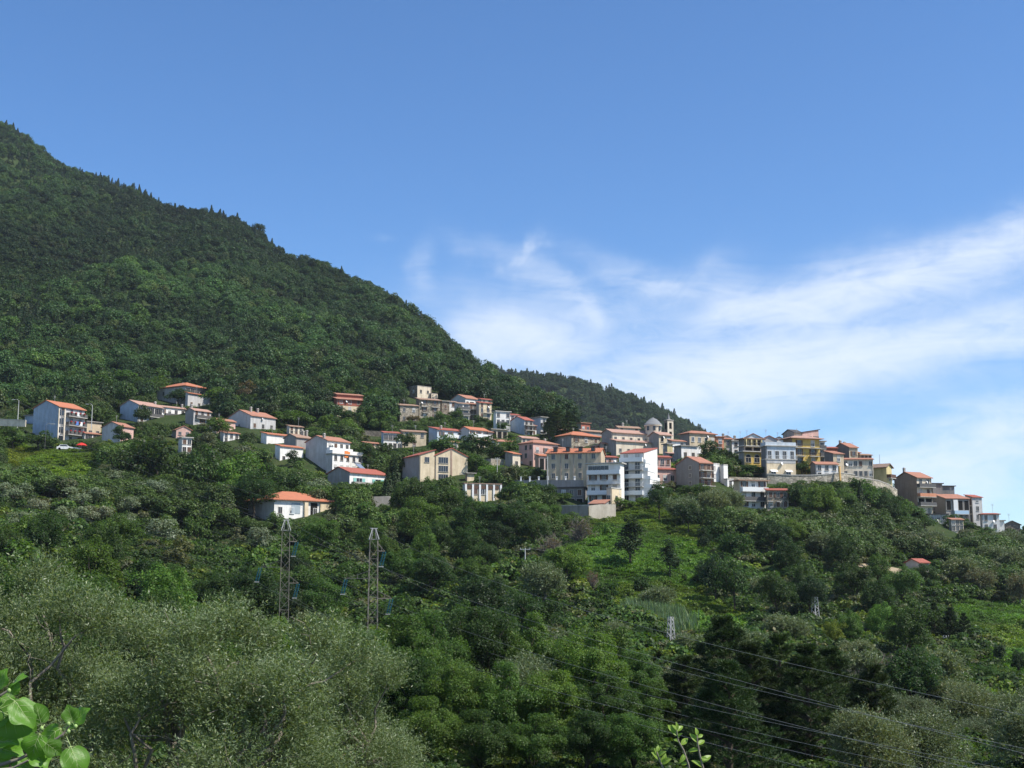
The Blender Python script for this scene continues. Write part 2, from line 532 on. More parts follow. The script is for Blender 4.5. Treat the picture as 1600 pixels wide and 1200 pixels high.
NU = 420
UG = np.linspace(-0.78, 0.78, NU)
VG = np.zeros((len(YG), NU))
for i in range(len(YG)):
    VG[i] = np.interp(UG, UC[:, i], VC[:, i])
for i in range(len(YG)):
    VG[i] = smooth1(VG[i], 5)
for j in range(NU):
    VG[:, j] = smooth1(VG[:, j], 1)
rng = np.random.default_rng(7)
ZG = VG * YG[:, None]
XG = UG[None, :] * YG[:, None]
YY = np.repeat(YG[:, None], NU, 1)
# gullies, terraces and bumps in metres
amp = np.clip((YY - 30) / 200, 0, 1)
bump = np.zeros_like(ZG)
for k in range(26):
    wl = math.exp(rng.uniform(math.log(9), math.log(90)))
    th = rng.uniform(0, math.pi)
    bump += np.sin((XG * math.cos(th) + YY * math.sin(th)) * 2 * math.pi / wl + rng.uniform(0, 6.28)) * wl * 0.0065
far = np.clip((YY - 430) / 250, 0, 1)
for k in range(16):
    wl = math.exp(rng.uniform(math.log(60), math.log(260)))
    th = rng.uniform(-0.5, 0.5)
    bump += far * np.sin((XG * math.cos(th) + YY * math.sin(th)) * 2 * math.pi / wl + rng.uniform(0, 6.28)) * wl * 0.011
ZG = ZG + bump * amp
VG = ZG / YG[:, None]


def vterr(u, lY):
    i = (lY - LG[0]) / (LG[1] - LG[0])
    j = (u - UG[0]) / (UG[1] - UG[0])
    i = np.clip(i, 0, len(LG) - 1.001)
    j = np.clip(j, 0, NU - 1.001)
    i0, j0 = np.floor(i).astype(int), np.floor(j).astype(int)
    a, b = i - i0, j - j0
    return (VG[i0, j0] * (1 - a) * (1 - b) + VG[i0 + 1, j0] * a * (1 - b) + VG[i0, j0 + 1] * (1 - a) * b + VG[i0 + 1, j0 + 1] * a * b)


def ground(X, Y):
    return float(vterr(np.array(X / Y), np.array(math.log(Y)))) * Y


def march(px, py, y0=14.0, y1=2600.0):
    """first distance at which the ray through a pixel meets the ground"""
    u, v = uv(px, py)
    L = np.linspace(math.log(y0), math.log(y1), 900)
    hit = np.nonzero(vterr(np.full_like(L, u), L) >= v)[0]
    return float(math.exp(L[hit[0]])) if len(hit) else None


def grid_mesh(name, X, Y, Z, mat):
    nr, nc = Z.shape
    me = bpy.data.meshes.new(name)
    co = np.stack([X, Y, Z], -1).reshape(-1, 3).astype(np.float32)
    a = (np.arange(nr - 1)[:, None] * nc + np.arange(nc - 1)[None, :]).reshape(-1)
    f = np.stack([a, a + 1, a + nc + 1, a + nc], -1).astype(np.int32)
    me.vertices.add(len(co)); me.vertices.foreach_set('co', co.reshape(-1))
    me.loops.add(f.size); me.loops.foreach_set('vertex_index', f.reshape(-1))
    me.polygons.add(len(f)); me.polygons.foreach_set('loop_start', np.arange(len(f), dtype=np.int32) * 4)
    me.polygons.foreach_set('use_smooth', np.ones(len(f), dtype=bool))
    me.materials.append(mat)
    me.update(calc_edges=True)
    return me


gm, t = newmat('hillside_soil')
g = t.n('ShaderNodeNewGeometry')
n1 = t.n('ShaderNodeTexNoise', ins={'Vector': g.outputs['Position'], 'Scale': 0.06, 'Detail': 8.0, 'Roughness': 0.7})
n2 = t.n('ShaderNodeTexNoise', ins={'Vector': g.outputs['Position'], 'Scale': 0.9, 'Detail': 6.0, 'Roughness': 0.7})
c1 = t.ramp(n1.outputs[0], [(0.35, (0.020, 0.036, 0.011)), (0.5, (0.034, 0.056, 0.016)), (0.66, (0.052, 0.066, 0.024))])
c2 = t.mix(t.n('ShaderNodeMapRange', ins={'Value': n2.outputs[0], 'From Min': 0.52, 'From Max': 0.75}).outputs[0], c1, (0.07, 0.06, 0.034, 1))
bp = t.n('ShaderNodeBump', ins={'Height': n2.outputs[0], 'Strength': 0.9, 'Distance': 0.6})
b = t.n('ShaderNodeBsdfPrincipled', ins={'Base Color': c2, 'Roughness': 0.95, 'Normal': bp.outputs[0]})
b.inputs['Specular IOR Level'].default_value = 0.1
t.n('ShaderNodeOutputMaterial', ins={0: b.outputs[0]})
M_SOIL = gm

# the sheet runs on behind the camera as the shelf of ground the photographer stands on
Xf, Yf, Zf = XG, YY, ZG
xs = UG * 8.0 * 4.0
rows = []
yb = np.array([-60.0, -30.0, -10.0, 0.0, 4.0])
zb = np.array([-1.6, -1.6, -1.65, -1.75, -2.3])
wid = np.array([5.0, 4.0, 2.5, 1.5, 1.1])
Xb = UG[None, :] * 8.0 * wid[:, None]
Yb = np.repeat(yb[:, None], NU, 1)
Zb = np.repeat(zb[:, None], NU, 1)
tag(link('hillside_ground', grid_mesh('hillside_ground', np.vstack([Xb, Xf]), np.vstack([Yb, Yf]), np.vstack([Zb, Zf]), M_SOIL)),
    'green mountainside sloping down to the valley', kind='structure')

# the far wooded hill behind the church: silhouette row by column
FH = [(560, 640), (640, 600), (720, 575), (800, 592), (860, 601), (930, 622), (980, 624), (1020, 641), (1060, 660), (1100, 684), (1160, 720), (1240, 770), (1400, 850), (1600, 930)]
FU = np.array([uv(p, q)[0] for p, q in FH])
FV = np.array([uv(p, q)[1] for p, q in FH])
fr = np.linspace(0, 1, 40)
fu = np.linspace(-0.10, 0.40, 150)
ridge = np.interp(fu, FU, FV)
ridge = smooth1(ridge, 2)
FHY = 1250 + 260 * fr
Zh = np.zeros((40, 150)); Xh = np.zeros((40, 150)); Yh = np.zeros((40, 150))
for i, q in enumerate(fr):
    Y = 1150 + 420 * q
    Yh[i] = Y
    Xh[i] = fu * Y
    prof = math.sin(min(1, q / 0.72) * math.pi / 2) if q < 0.72 else 1 - ((q - 0.72) / 0.28) ** 2 * 0.35
    top = ridge * (1150 + 420 * 0.72)
    Zh[i] = -75 + (top + 75) * prof
    Zh[i] += np.sin(Xh[i] / 38 + q * 9) * 5 * math.sin(q * math.pi) + np.sin(Xh[i] / 17 - q * 14) * 2.2 * math.sin(q * math.pi)
tag(link('far_hill', grid_mesh('far_hill', Xh, Yh, Zh, M_SOIL)), 'wooded hill behind the village church', kind='structure')

# ------------------------------------------------------------------ buildings
RECTS = []        # (x left, x right, y top, y bottom, distance) in photo pixels, to keep trees out of the way
LANDMARKS = []    # (px, py, short phrase)
WCACHE = {}


def window_mesh(kind, w, h):
    key = (kind, round(w, 2), round(h, 2))
    if key in WCACHE:
        return WCACHE[key]
    b = MB()
    fr = 0.09
    x0, x1 = -w / 2, w / 2
    fm = 0
    # frame of four bars, a middle mullion and a sill, with the pane set back behind them
    b.box(x0 - fr, x0, -0.07, 0.02, 0, h, fm)
    b.box(x1, x1 + fr, -0.07, 0.02, 0, h, fm)
    b.box(x0 - fr, x1 + fr, -0.07, 0.02, h, h + fr, fm)
    b.box(x0 - fr - 0.08, x1 + fr + 0.08, -0.16, 0.02, -0.1, -0.002, fm)
    if kind != 'void':
        b.box(-0.035, 0.035, -0.05, 0.0, 0, h, fm)
    if kind == 'wide':
        for q in (-w / 4, w / 4):
            b.box(q - 0.03, q + 0.03, -0.05, 0.0, 0, h, fm)
    b.box(x0, x1, -0.012, 0.015, 0, h, 1)
    if kind in ('shutter', 'teal', 'brown'):
        sw = w * 0.5
        for s in (-1, 1):
            c = s * (w / 2 + fr + sw / 2)
            b.box(c - sw / 2, c + sw / 2, -0.1, -0.03, 0.0, h, 2)
    if kind == 'closed':        # both shutters shut
        b.box(x0 + .01, -.015, -0.06, -0.014, 0.01, h - .01, 2)
        b.box(.015, x1 - .01, -0.06, -0.014, 0.01, h - .01, 2)
    if kind == 'rolled':        # a half lowered roller shutter
        b.box(x0, x1, -0.045, -0.014, h * 0.5, h, 2)
    if kind == 'awning':
        b.solid([(x0 - .3, 0, h + .2), (x1 + .3, 0, h + .2), (x1 + .3, -0.9, h - .35), (x0 - .3, -0.9, h - .35),
                 (x0 - .3, 0, h + .16), (x1 + .3, 0, h + .16), (x1 + .3, -0.9, h - .39), (x0 - .3, -0.9, h - .39)],
                [(0, 1, 2, 3)[::-1], (4, 5, 6, 7), (3, 2, 6, 7), (0, 3, 7, 4), (1, 5, 6, 2)], 2)
    if kind == 'arch':
        n = 10
        pts = [(x0, -0.012, h)] + [(w / 2 * -math.cos(math.pi * i / n), -0.012, h + fr + w / 2 * math.sin(math.pi * i / n)) for i in range(n + 1)] + [(x1, -0.012, h)]
        b.poly(pts[::-1] if False else pts, 1)
        for i in range(n):
            a0, a1 = math.pi * i / n, math.pi * (i + 1) / n
            r0, r1 = w / 2, w / 2 + fr + 0.06
            q = [(-r0 * math.cos(a0), -0.07, h + fr + r0 * math.sin(a0)), (-r1 * math.cos(a0), -0.07, h + fr + r1 * math.sin(a0)),
                 (-r1 * math.cos(a1), -0.07, h + fr + r1 * math.sin(a1)), (-r0 * math.cos(a1), -0.07, h + fr + r0 * math.sin(a1))]
            b.poly(q, fm)
    third = {'closed': M_BROWN, 'shutter': M_BROWN, 'brown': M_BROWN, 'teal': M_GREEN_SH, 'rolled': M_SLAB, 'awning': M_WHITE}.get(kind, M_FRAME)
    me = b.mesh('window', [M_FRAME_W if kind in ('white', 'teal', 'awning', 'rolled') else M_FRAME, M_DARK if kind == 'void' else M_GLASS, third])
    WCACHE[key] = me
    return me


def balcony_mesh(L, dep, style, slab, panel):
    """x from 0 to L, outwards to -dep, floor at z = 0"""
    b = MB()
    b.box(0, L, -dep, -0.005, -0.16, 0.0, 0)
    if style == 'solid':
        b.box(0, L, -dep - 0.002, -dep + 0.1, 0.001, 0.95, 1)
        b.box(0, 0.1, -dep + 0.1, -0.006, 0.001, 0.95, 1)
        b.box(L - 0.1, L, -dep + 0.1, -0.006, 0.001, 0.95, 1)
    else:
        b.box(0, L, -dep, -dep + 0.06, 0.92, 0.99, 1)
        n = max(2, int(L / 0.28))
        for i in range(n + 1):
            x = 0.02 + (L - 0.06) * i / n
            b.box(x, x + 0.035, -dep + 0.01, -dep + 0.045, 0.001, 0.92, 1)
        for s in (0.0, L - 0.05):
            b.box(s, s + 0.05, -dep + 0.06, -0.006, 0.92, 0.99, 1)
            for q in range(3):
                yy = -dep + 0.3 + q * 0.3
                if yy < -0.1:
                    b.box(s, s + 0.035, yy, yy + 0.035, 0.001, 0.92, 1)
    return b.mesh('balcony', [slab, panel])


class Bld:
    pass


def block(root, xl, xc, xr, ye, yb, roof='gx', yr=None, wall='white', wl=None, rm='orange', a=40, Y=None, dY=0.0,
          R=None, L=None, wt='plain', wtl='plain', bal=(), ball=(), ov=0.4, sink=5.0, chim=(), ww=.88, wh=1.28, flr=None, rail=None,
          rt=0.18, sinkx=0):
    """one rectangular volume: near corner at column xc, faces out to xl and xr, eave row ye and ground row yb at that corner"""
    if Y is None:
        Y = march(xc, yb) or 360.0
    Y += dY
    u, v = uv(xc, ye)
    ub, vb = uv(xc, yb)
    Xc = ub * Y
    zb, ze = vb * Y, v * Y
    H = ze - zb
    ang = R_(a) - math.atan(u)
    ca, sa = math.cos(ang), math.sin(ang)
    ur = uv(xr, ye)[0]
    ul = uv(xl, ye)[0]
    W = max(1.2, (ur * Y - Xc) / max(0.15, ca - ur * sa))
    D = max(1.2, (Xc - ul * Y) / max(0.15, sa + ul * ca))
    W, D = min(W, 40), min(D, 40)
    Mb = Matrix.Translation((Xc, Y, zb)) @ Matrix.Rotation(ang, 4, 'Z')
    if root.name not in RM:
        root.location = (Xc, Y, zb)
        root.rotation_euler = (0, 0, ang)
        RM[root.name] = Mb
    Mr = RM[root.name]
    Mi = Mr.inverted() @ Mb
    if yr is not None:
        if roof in ('gx', 'hip'):
            Yr = Y + D / 2 * ca
        elif roof == 'gy':
            Yr = Y + W / 2 * sa
        elif roof == 'sf':
            Yr = Y + D * ca
        else:
            Yr = Y + W * sa
        rise = uv(xc, yr)[1] * Yr - ze
        rise = min(max(0.5, rise), {'gx': 0.20 * D, 'gy': 0.24 * W, 'hip': 0.20 * min(W, D), 'sf': 0.24 * D, 'sl': 0.32 * W}.get(roof, 3))
    else:
        rise = {'gx': 0.17 * D, 'gy': 0.18 * W, 'hip': 0.16 * min(W, D), 'sf': 0.16 * D, 'sl': 0.2 * W}.get(roof, 0)
    RECTS.append((xl - 2, xr + 2, min(ye, yr or ye) - 2, yb, Y))

    def put(o, M=Matrix()):
        o.parent = root
        o.matrix_basis = Mi @ M
        return o

    # walls
    b = MB()
    z0 = -sink
    lw = 1
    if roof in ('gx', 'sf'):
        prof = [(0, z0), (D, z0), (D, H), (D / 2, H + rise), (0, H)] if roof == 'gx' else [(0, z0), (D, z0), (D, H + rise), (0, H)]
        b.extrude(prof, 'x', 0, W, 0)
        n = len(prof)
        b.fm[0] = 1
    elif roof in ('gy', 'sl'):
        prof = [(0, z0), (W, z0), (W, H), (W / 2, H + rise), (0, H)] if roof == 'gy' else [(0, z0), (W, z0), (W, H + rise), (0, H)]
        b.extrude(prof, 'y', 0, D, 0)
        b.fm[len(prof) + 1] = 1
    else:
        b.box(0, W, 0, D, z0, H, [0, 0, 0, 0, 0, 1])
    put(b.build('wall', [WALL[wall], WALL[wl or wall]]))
    # roof
    b = MB()
    o = ov
    t = rt
    g = 0.02
    if roof == 'gx':
        s = rise / (D / 2)
        b.extrude([(-o, H - o * s + g), (D / 2, H + rise + g), (D + o, H - o * s + g), (D + o, H - o * s + g + t), (D / 2, H + rise + g + t), (-o, H - o * s + g + t)], 'x', -o * .6, W + o * .6)
    elif roof == 'gy':
        s = rise / (W / 2)
        b.extrude([(-o, H - o * s + g), (W / 2, H + rise + g), (W + o, H - o * s + g), (W + o, H - o * s + g + t), (W / 2, H + rise + g + t), (-o, H - o * s + g + t)], 'y', -o * .6, D + o * .6)
    elif roof == 'sf':
        s = rise / D
        b.extrude([(-o, H - o * s + g), (D + o, H + rise + o * s + g), (D + o, H + rise + o * s + g + t), (-o, H - o * s + g + t)], 'x', -o * .6, W + o * .6)
    elif roof == 'sl':
        s = rise / W
        b.extrude([(-o, H - o * s + g), (W + o, H + rise + o * s + g), (W + o, H + rise + o * s + g + t), (-o, H - o * s + g + t)], 'y', -o * .6, D + o * .6)
    elif roof == 'hip':
        x0, x1, y0, y1 = -o, W + o, -o, D + o
        if W >= D:
            q = (y1 - y0) / 2
            r0, r1 = (x0 + q, (y0 + y1) / 2), (max(x1 - q, x0 + q + .02), (y0 + y1) / 2)
        else:
            q = (x1 - x0) / 2
            r0, r1 = ((x0 + x1) / 2, y0 + q), ((x0 + x1) / 2, max(y1 - q, y0 + q + .02))
        zt, zz = H + g + t, H + g
        V = [(x0, y0, zt), (x1, y0, zt), (x1, y1, zt), (x0, y1, zt), (r0[0], r0[1], zt + rise), (r1[0], r1[1], zt + rise),
             (x0, y0, zz), (x1, y0, zz), (x1, y1, zz), (x0, y1, zz)]
        if W >= D:
            Fc = [(0, 1, 5, 4), (1, 2, 5), (2, 3, 4, 5), (3, 0, 4)]
        else:
            Fc = [(0, 1, 4), (1, 2, 5, 4), (2, 3, 5), (3, 0, 4, 5)]
        Fc += [(6, 9, 8, 7), (0, 6, 7, 1), (1, 7, 8, 2), (2, 8, 9, 3), (3, 9, 6, 0)]
        b.solid(V, Fc, 0)
    else:
        b.box(-o, W + o, -o, D + o, H + g, H + g + t + 0.06, 0)
        if rail:
            for (xa, xb, ya, yb2) in ((-.1, W + .1, -.1, 0.02), (-.1, 0.02, 0.02, D), (W - .02, W + .1, 0.02, D)):
                b.box(xa, xb, ya, yb2, H + g + t + 0.062, H + g + t + 0.9, 1)
    ro = put(b.build('roof', [ROOF[rm], WALL[rail] if isinstance(rail, str) else M_SLAB]))
    # chimneys: (fraction along x, fraction along y, height above the roof)
    for (cx, cy, ch) in chim:
        X_, Y_ = cx * W, cy * D
        if roof == 'gx':
            zr = H + rise * (1 - abs(2 * cy - 1))
        elif roof == 'gy':
            zr = H + rise * (1 - abs(2 * cx - 1))
        elif roof == 'sf':
            zr = H + rise * cy
        elif roof == 'sl':
            zr = H + rise * cx
        elif roof == 'hip':
            zr = H + rise * 0.7
        else:
            zr = H + 0.1
        b = MB()
        r = 0.28
        b.box(X_ - r, X_ + r, Y_ - r, Y_ + r, zr - 0.3, zr + ch, 0)
        b.box(X_ - r - .09, X_ + r + .09, Y_ - r - .09, Y_ + r + .09, zr + ch + 0.001, zr + ch + 0.1, 1)
        b.box(X_ - r + .04, X_ + r - .04, Y_ - r + .04, Y_ + r - .04, zr + ch + 0.101, zr + ch + 0.3, 1)
        c = b.build('chimney', [M_CONC, M_SLAB])
        c.parent = ro

    # windows
    wr = random.Random(int(xl * 7 + xr * 13 + ye * 3))

    def wins(face, spec, kind):
        nf, nc = spec[0], spec[1]
        skip = spec[2] if len(spec) > 2 else ()
        Lf = W if face == 'R' else D
        fh = flr or H / nf
        for i in range(nf):
            for j in range(nc):
                if (i, j) in skip:
                    continue
                c = Lf * (j + 0.5) / nc
                k = kind[i] if isinstance(kind, (list, tuple)) else kind
                w_, h_ = ww, wh
                zo = 0.9
                if k == 'door':
                    h_, zo = 2.1, 0.12
                elif k == 'wide':
                    w_ = min(Lf / nc * 0.8, 2.6)
                elif k == 'small':
                    w_, h_, zo = 0.72, 0.8, 1.3
                elif k == 'tall':
                    w_, h_, zo = 0.8, 2.0, 0.5
                elif k == 'band':
                    w_, h_, zo = Lf / nc - 0.25, fh * 0.62, fh * 0.2
                elif k == 'void':
                    w_, h_, zo = Lf / nc - 0.5, fh * 0.8, 0.1
                elif k == 'arch':
                    w_, h_, zo = 1.5, 1.2, 0.9
                h_ = min(h_, fh * 0.86)
                if w_ > Lf / nc * 0.86:
                    w_ = Lf / nc * 0.86
                if zo + h_ > fh - 0.1:
                    zo = max(0.05, (fh - h_) / 2)
                kk = {'small': 'plain', 'tall': 'plain', 'band': 'wide', 'door': 'plain'}.get(k, k)
                if k == 'void' and (i + j) % 2 == 2:
                    continue
                z = H - (nf - i) * fh + zo
                if kk in ('plain', 'brown', 'white', 'shutter') and k != 'small' and nf * nc > 1:
                    rv = wr.random()
                    kk = 'closed' if rv < .16 else 'rolled' if rv < .30 else 'brown' if rv < .38 and k == 'plain' and w_ < .45 * Lf / nc else kk
                ob = link('door' if k == 'door' else 'window', window_mesh(kk, w_, h_))
                if face == 'R':
                    put(ob, Matrix.Translation((c, -0.004, z)))
                else:
                    put(ob, Matrix.Translation((-0.004, D - c, z)) @ Matrix.Rotation(-math.pi / 2, 4, 'Z'))

    if R:
        wins('R', R, wt)
    if L:
        wins('L', L, wtl)
    # balconies: (floor height fraction 0..1, start frac, end frac, style, depth, slab, panel)
    for face, lst in (('R', bal), ('L', ball)):
        Lf = W if face == 'R' else D
        for bb in lst:
            zf, x0, x1, style, dep = bb[:5]
            pan = bb[5] if len(bb) > 5 else M_RAIL
            sl = bb[6] if len(bb) > 6 else M_SLAB
            L_ = (x1 - x0) * Lf
            ob = link('balcony', balcony_mesh(L_, dep, style, sl, pan))
            if face == 'R':
                put(ob, Matrix.Translation((x0 * Lf, 0, zf * H)))
            else:
                put(ob, Matrix.Translation((0, D - x0 * D, zf * H)) @ Matrix.Rotation(-math.pi / 2, 4, 'Z'))
    # small fittings: drainpipe, aerial, dish
    if W > 4 and H > 3 and wr.random() < .55:
        b = MB()
        x = W - .25 if wr.random() < .5 else .18
        b.tube([(x, -.09, -1), (x, -.09, H - .05)], .06, 6)
        put(b.build('drainpipe', M_RAIL if wr.random() < .5 else M_CONC))
    if W > 4 and sink > 2 and wr.random() < .6:
        x, y = W * wr.uniform(.25, .75), D * wr.uniform(.35, .6)
        zt = H + (rise * .5 if roof != 'flat' else .1)
        b = MB()
        hh = wr.uniform(1.8, 3.0)
        b.tube([(x, y, zt - .5), (x, y, zt + hh)], .035, 5)
        for kz in (0, .25, .5):
            b.box(x - .45 + kz * .3, x + .45 - kz * .3, y - .02, y + .02, zt + hh - .1 - kz, zt + hh - .06 - kz)
        o_ = b.build('aerial', M_STEEL)
        o_.parent = ro
    if W > 4.5 and H > 4 and R and wr.random() < .42:
        b = MB()
        b.lathe([(.02, .12), (.22, .09), (.42, 0), (.40, -.03), (.02, .06)], 12)
        o_ = b.build('satellite_dish', M_WHITE)
        put(o_, Matrix.Translation((W * wr.uniform(.1, .9), -.35, H * wr.uniform(.55, .9))) @ Matrix.Rotation(1.15, 4, 'X') @ Matrix.Rotation(.5, 4, 'Y'))
    q = Bld()
    q.W, q.D, q.H, q.Y, q.M, q.Mi, q.put, q.rise, q.ze, q.zb, q.ang, q.roof = W, D, H, Y, Mb, Mi, put, rise, ze, zb, ang, ro
    q.root = root
    return q


RM = {}


def house(name, label, cat, ref, *args, **kw):
    root = empty(name)
    tag(root, label, cat)
    q = block(root, *args, **kw)
    if ref:
        LANDMARKS.append(((args[0] + args[2]) / 2, (args[3] + args[4]) / 2, ref, (args[2] - args[0]) / 2, (args[4] - args[3]) / 2))
    return q


def pbox(q, name, x0, x1, y0, y1, z0, z1, mat):
    b = MB()
    b.box(x0, x1, y0, y1, z0, z1)
    return q.put(b.build(name, mat))

# ================================================================== the village
W_ = M_WHITE
# ---- western group
q = house('apartment_house', 'tall four-storey house with blue-grey blank gable, orange roof and flower balconies', 'house', 'the four-storey blue-gabled house',
          53, 88.5, 133, 635, 692, 'gx', 623, 'lgrey', 'blue', 'orange', a=42, R=(4, 3, ((0, 0),)), wt=['door', 'door', 'door', 'door'],
          bal=[(0.27, .3, 1.0, 'solid', 1.2), (0.52, .3, 1.0, 'solid', 1.2), (0.77, .3, 1.0, 'solid', 1.2)], ov=0.5)
# stair tower strip with tall panes on the near corner of its front
for k in range(4):
    pbox(q, 'stair_window', .5, .5 + q.W * .16, -.07, -.006, q.H * (.06 + .235 * k), q.H * (.06 + .235 * k) + q.H * .15, M_GLASS)
pbox(q, 'pilaster', .02, .36, -.22, -.006, -.5, q.H * .97, WALL['ivory'])
pbox(q, 'pilaster', .62 + q.W * .16, .98 + q.W * .16, -.22, -.006, -.5, q.H * .97, WALL['ivory'])
for k, (zz, fx, mt) in enumerate([(.77, .6, M_WHITE), (.52, .55, simple('blue_cloth', (.10, .2, .5), .8)), (.52, .7, M_WHITE)]):
    b = MB(); b.box(fx * q.W, fx * q.W + 1.1, -1.27, -1.22, q.H * zz + .15, q.H * zz + 1.2)
    o = tag(b.build('laundry', mt), ['white sheet hung over the top balcony of the blue-gabled house', 'blue towel drying on a middle balcony of the blue-gabled house',
                                     'white towel drying beside a blue one on the blue-gabled house'][k], 'laundry')
    o.matrix_world = q.M
for k, zz in enumerate((.27, .52, .77)):
    for j in range(4):
        b = MB(); x = q.W * (.36 + .16 * j)
        b.box(x, x + .42, -1.46, -1.22, q.H * zz + .55, q.H * zz + .8, 0)
        b.lathe([(.05, q.H * zz + .8), (.3, q.H * zz + .95), (.22, q.H * zz + 1.15), (.02, q.H * zz + 1.2)], 7, 1, x + .21, -1.34)
        q.put(b.build('flower_box', [M_BROWN, simple('red_flowers', (.4, .03, .03), .8)]))
house('annexe', 'dark blue flat-roofed annexe against the blank gable of the four-storey house', 'annexe', None, 39, 53, 60, 649, 668, 'flat', None, 'blue', 'blue', 'conc', a=42, dY=4)
house('cottage', 'small tan flat-roofed cottage with one dark doorway beside the balconied house', 'house', None, 130, 135, 159, 659, 684, 'flat', None, 'tan', 'lgrey', 'conc', a=30, R=(1, 2), wt='door')
house('lean_to', 'orange tiled lean-to roof in front of a tan cottage', 'shed', None, 128, 132, 157, 677, 687, 'sf', 671, 'white', 'lgrey', 'rust', a=30, R=(1, 2), wt='wide')
house('gabled_house', 'low house with pale gable and wide orange tiled roof half hidden by trees', 'house', 'the low orange-roofed house', 160, 188, 209, 666, 690, 'gx', 651, 'pink', 'lgrey', 'rust', a=48, R=(1, 2), wt='plain')
q = house('long_house', 'long low house with dark blue gable and glazed loggia under a red roof', 'house', 'the long house with the loggia', 188, 215, 254, 632, 662, 'gx', 625, 'lgrey', 'blue', 'pink', a=42, R=(2, 3), wt=['plain', 'band'],
          bal=[(.45, 0, 1, 'solid', .9)])
house('white_house', 'bright white house with small windows and long red tiled roof', 'house', 'the long red-roofed white house', 234, 238, 291, 634, 662, 'gx', 625, 'white', 'lgrey', 'pink', a=30, dY=6, R=(2, 5), wt='plain', chim=[(.1, .4, .9), (.9, .3, 1.0)], bal=[(.48, .35, .8, 'solid', .8)])
house('grey_house', 'grey rendered house with white balcony rail and small red roof', 'house', None, 290, 302, 330, 641, 664, 'gx', 634, 'lgrey', 'grey', 'pink', a=38, R=(2, 3), bal=[(.5, .1, 1, 'solid', .9)], chim=[(.1, .5, 1.1)])
q = house('hillside_villa', 'broad two-storey villa with hipped orange roof above the other western houses', 'house', 'the hip-roofed villa on the slope', 245, 289, 326, 603, 634, 'hip', 595, 'lgrey', 'lgrey', 'orange', a=42, R=(2, 5), wt=['plain', 'band'], L=(2, 2), ov=.7, chim=[(.5, .5, .6)])
house('villa_wing', 'lower wing with thin orange roof in front of the hip-roofed villa', 'annexe', None, 290, 293, 329, 614, 638, 'sf', 609, 'lgrey', 'lgrey', 'orange', a=42, dY=-3, R=(1, 3), ov=.5)
house('small_gabled_house', 'small mauve house with gable facing the valley between tree crowns', 'house', None, 268, 275, 299, 671, 686, 'gy', 653, 'pink', 'lgrey', 'rust', a=15, R=(1, 2), wt='small')
house('white_cottage', 'white cottage glimpsed between dark trees under the mauve gable', 'house', None, 279, 284, 300, 684, 708, 'flat', None, 'white', 'white', 'slab', a=20, dY=-3, R=(2, 2))
house('barn', 'low tan barn with long orange tiled roof among trees', 'barn', None, 328, 338, 368, 656, 678, 'gx', 648, 'pink', 'tan', 'rust', a=40)
house('farmhouse', 'pale grey farmhouse with plain gable, red roof and two thin chimney pipes', 'house', 'the pale grey farmhouse', 357, 391, 431, 649, 672, 'gx', 640, 'lgrey', 'lgrey', 'rust', a=42, R=(1, 3), wt='plain', L=(1, 1), wtl='small', chim=[(.35, .4, 1.4), (.62, .4, 1.2)])
house('terraced_house', 'white house under a long sloping bright orange roof', 'house', 'the long orange-roofed white house', 408, 416, 467, 678, 704, 'sf', 671, 'white', 'white', 'orange', a=40, R=(1, 6), wt='small', dY=8)
house('white_row_house', 'white row house with orange skirt roof and garden wall below', 'house', 'the white row house', 430, 437, 474, 697, 725, 'sf', 689, 'white', 'white', 'orange', a=40, R=(1, 3), wt='plain')
house('grey_gabled_house', 'dark grey low gabled house with worn roof and thick chimney', 'house', None, 444, 462, 487, 683, 704, 'gx', 671, 'grey', 'grey', 'old', a=40, chim=[(.9, .3, 1.6), (.75, .4, 1.2)])
q = house('white_villa', 'big white villa with blank blue-grey gable, scalloped balustrades and orange cloth', 'house', 'the big white villa', 478, 510, 547, 688, 737, 'gx', 681, 'white', 'lgrey', 'rust', a=42, R=(3, 4), wt='plain', bal=[(.66, 0, 1, 'solid', 1.2, M_WHITE)], chim=[(.05, .2, 1.2)])
q2 = block(q.root, 510, 519, 567, 709, 738, 'flat', None, 'white', 'lgrey', 'slab', a=42, dY=-5, R=(2, 5), wt=['rolled', 'plain'], rail='white')
b = MB(); b.box(q2.W * .38, q2.W * .5, -.16, -.11, q2.H - .7, q2.H + 1.1); b.box(q2.W * .5, q2.W * .56, -.16, -.11, q2.H - .1, q2.H + .9)
o = tag(b.build('hanging_cloth', M_ORANGE_C), 'bright orange cloth hanging over the roof terrace of the white villa', 'cloth'); o.matrix_world = q2.M
q = house('long_white_house', 'low white house with teal shutters and red roof on concrete piers', 'house', 'the low house with teal shutters', 512, 546, 605, 738, 759, 'gx', 730, 'white', 'grey', 'red', a=42, dY=-5, R=(1, 2), wt='teal', ww=1.9, wh=1.2, ov=.5, bal=[(.04, .05, 1, 'solid', 1.1, M_CONC)])
for k in range(3):
    pbox(q, 'pier', q.W * (.06 + .42 * k), q.W * (.06 + .42 * k) + .5, -1.0, -.3, -5.5, -.2, M_CONC)
b = MB()
b.solid([(0, 0, 0), (2.6, 0, 0), (2.6, 1.6, 1.3), (0, 1.6, 1.3), (0, .1, -.08), (2.6, .1, -.08), (2.6, 1.66, 1.22), (0, 1.66, 1.22)], [(0, 1, 2, 3), (7, 6, 5, 4), (0, 4, 5, 1), (1, 5, 6, 2), (2, 6, 7, 3), (3, 7, 4, 0)], 0)
b.tube([(0.1, 1.75, 1.5), (2.5, 1.75, 1.5)], .26, 10, 1)
b.box(.1, .2, 1.3, 1.4, -.7, .95, 1); b.box(2.4, 2.5, 1.3, 1.4, -.7, .95, 1)
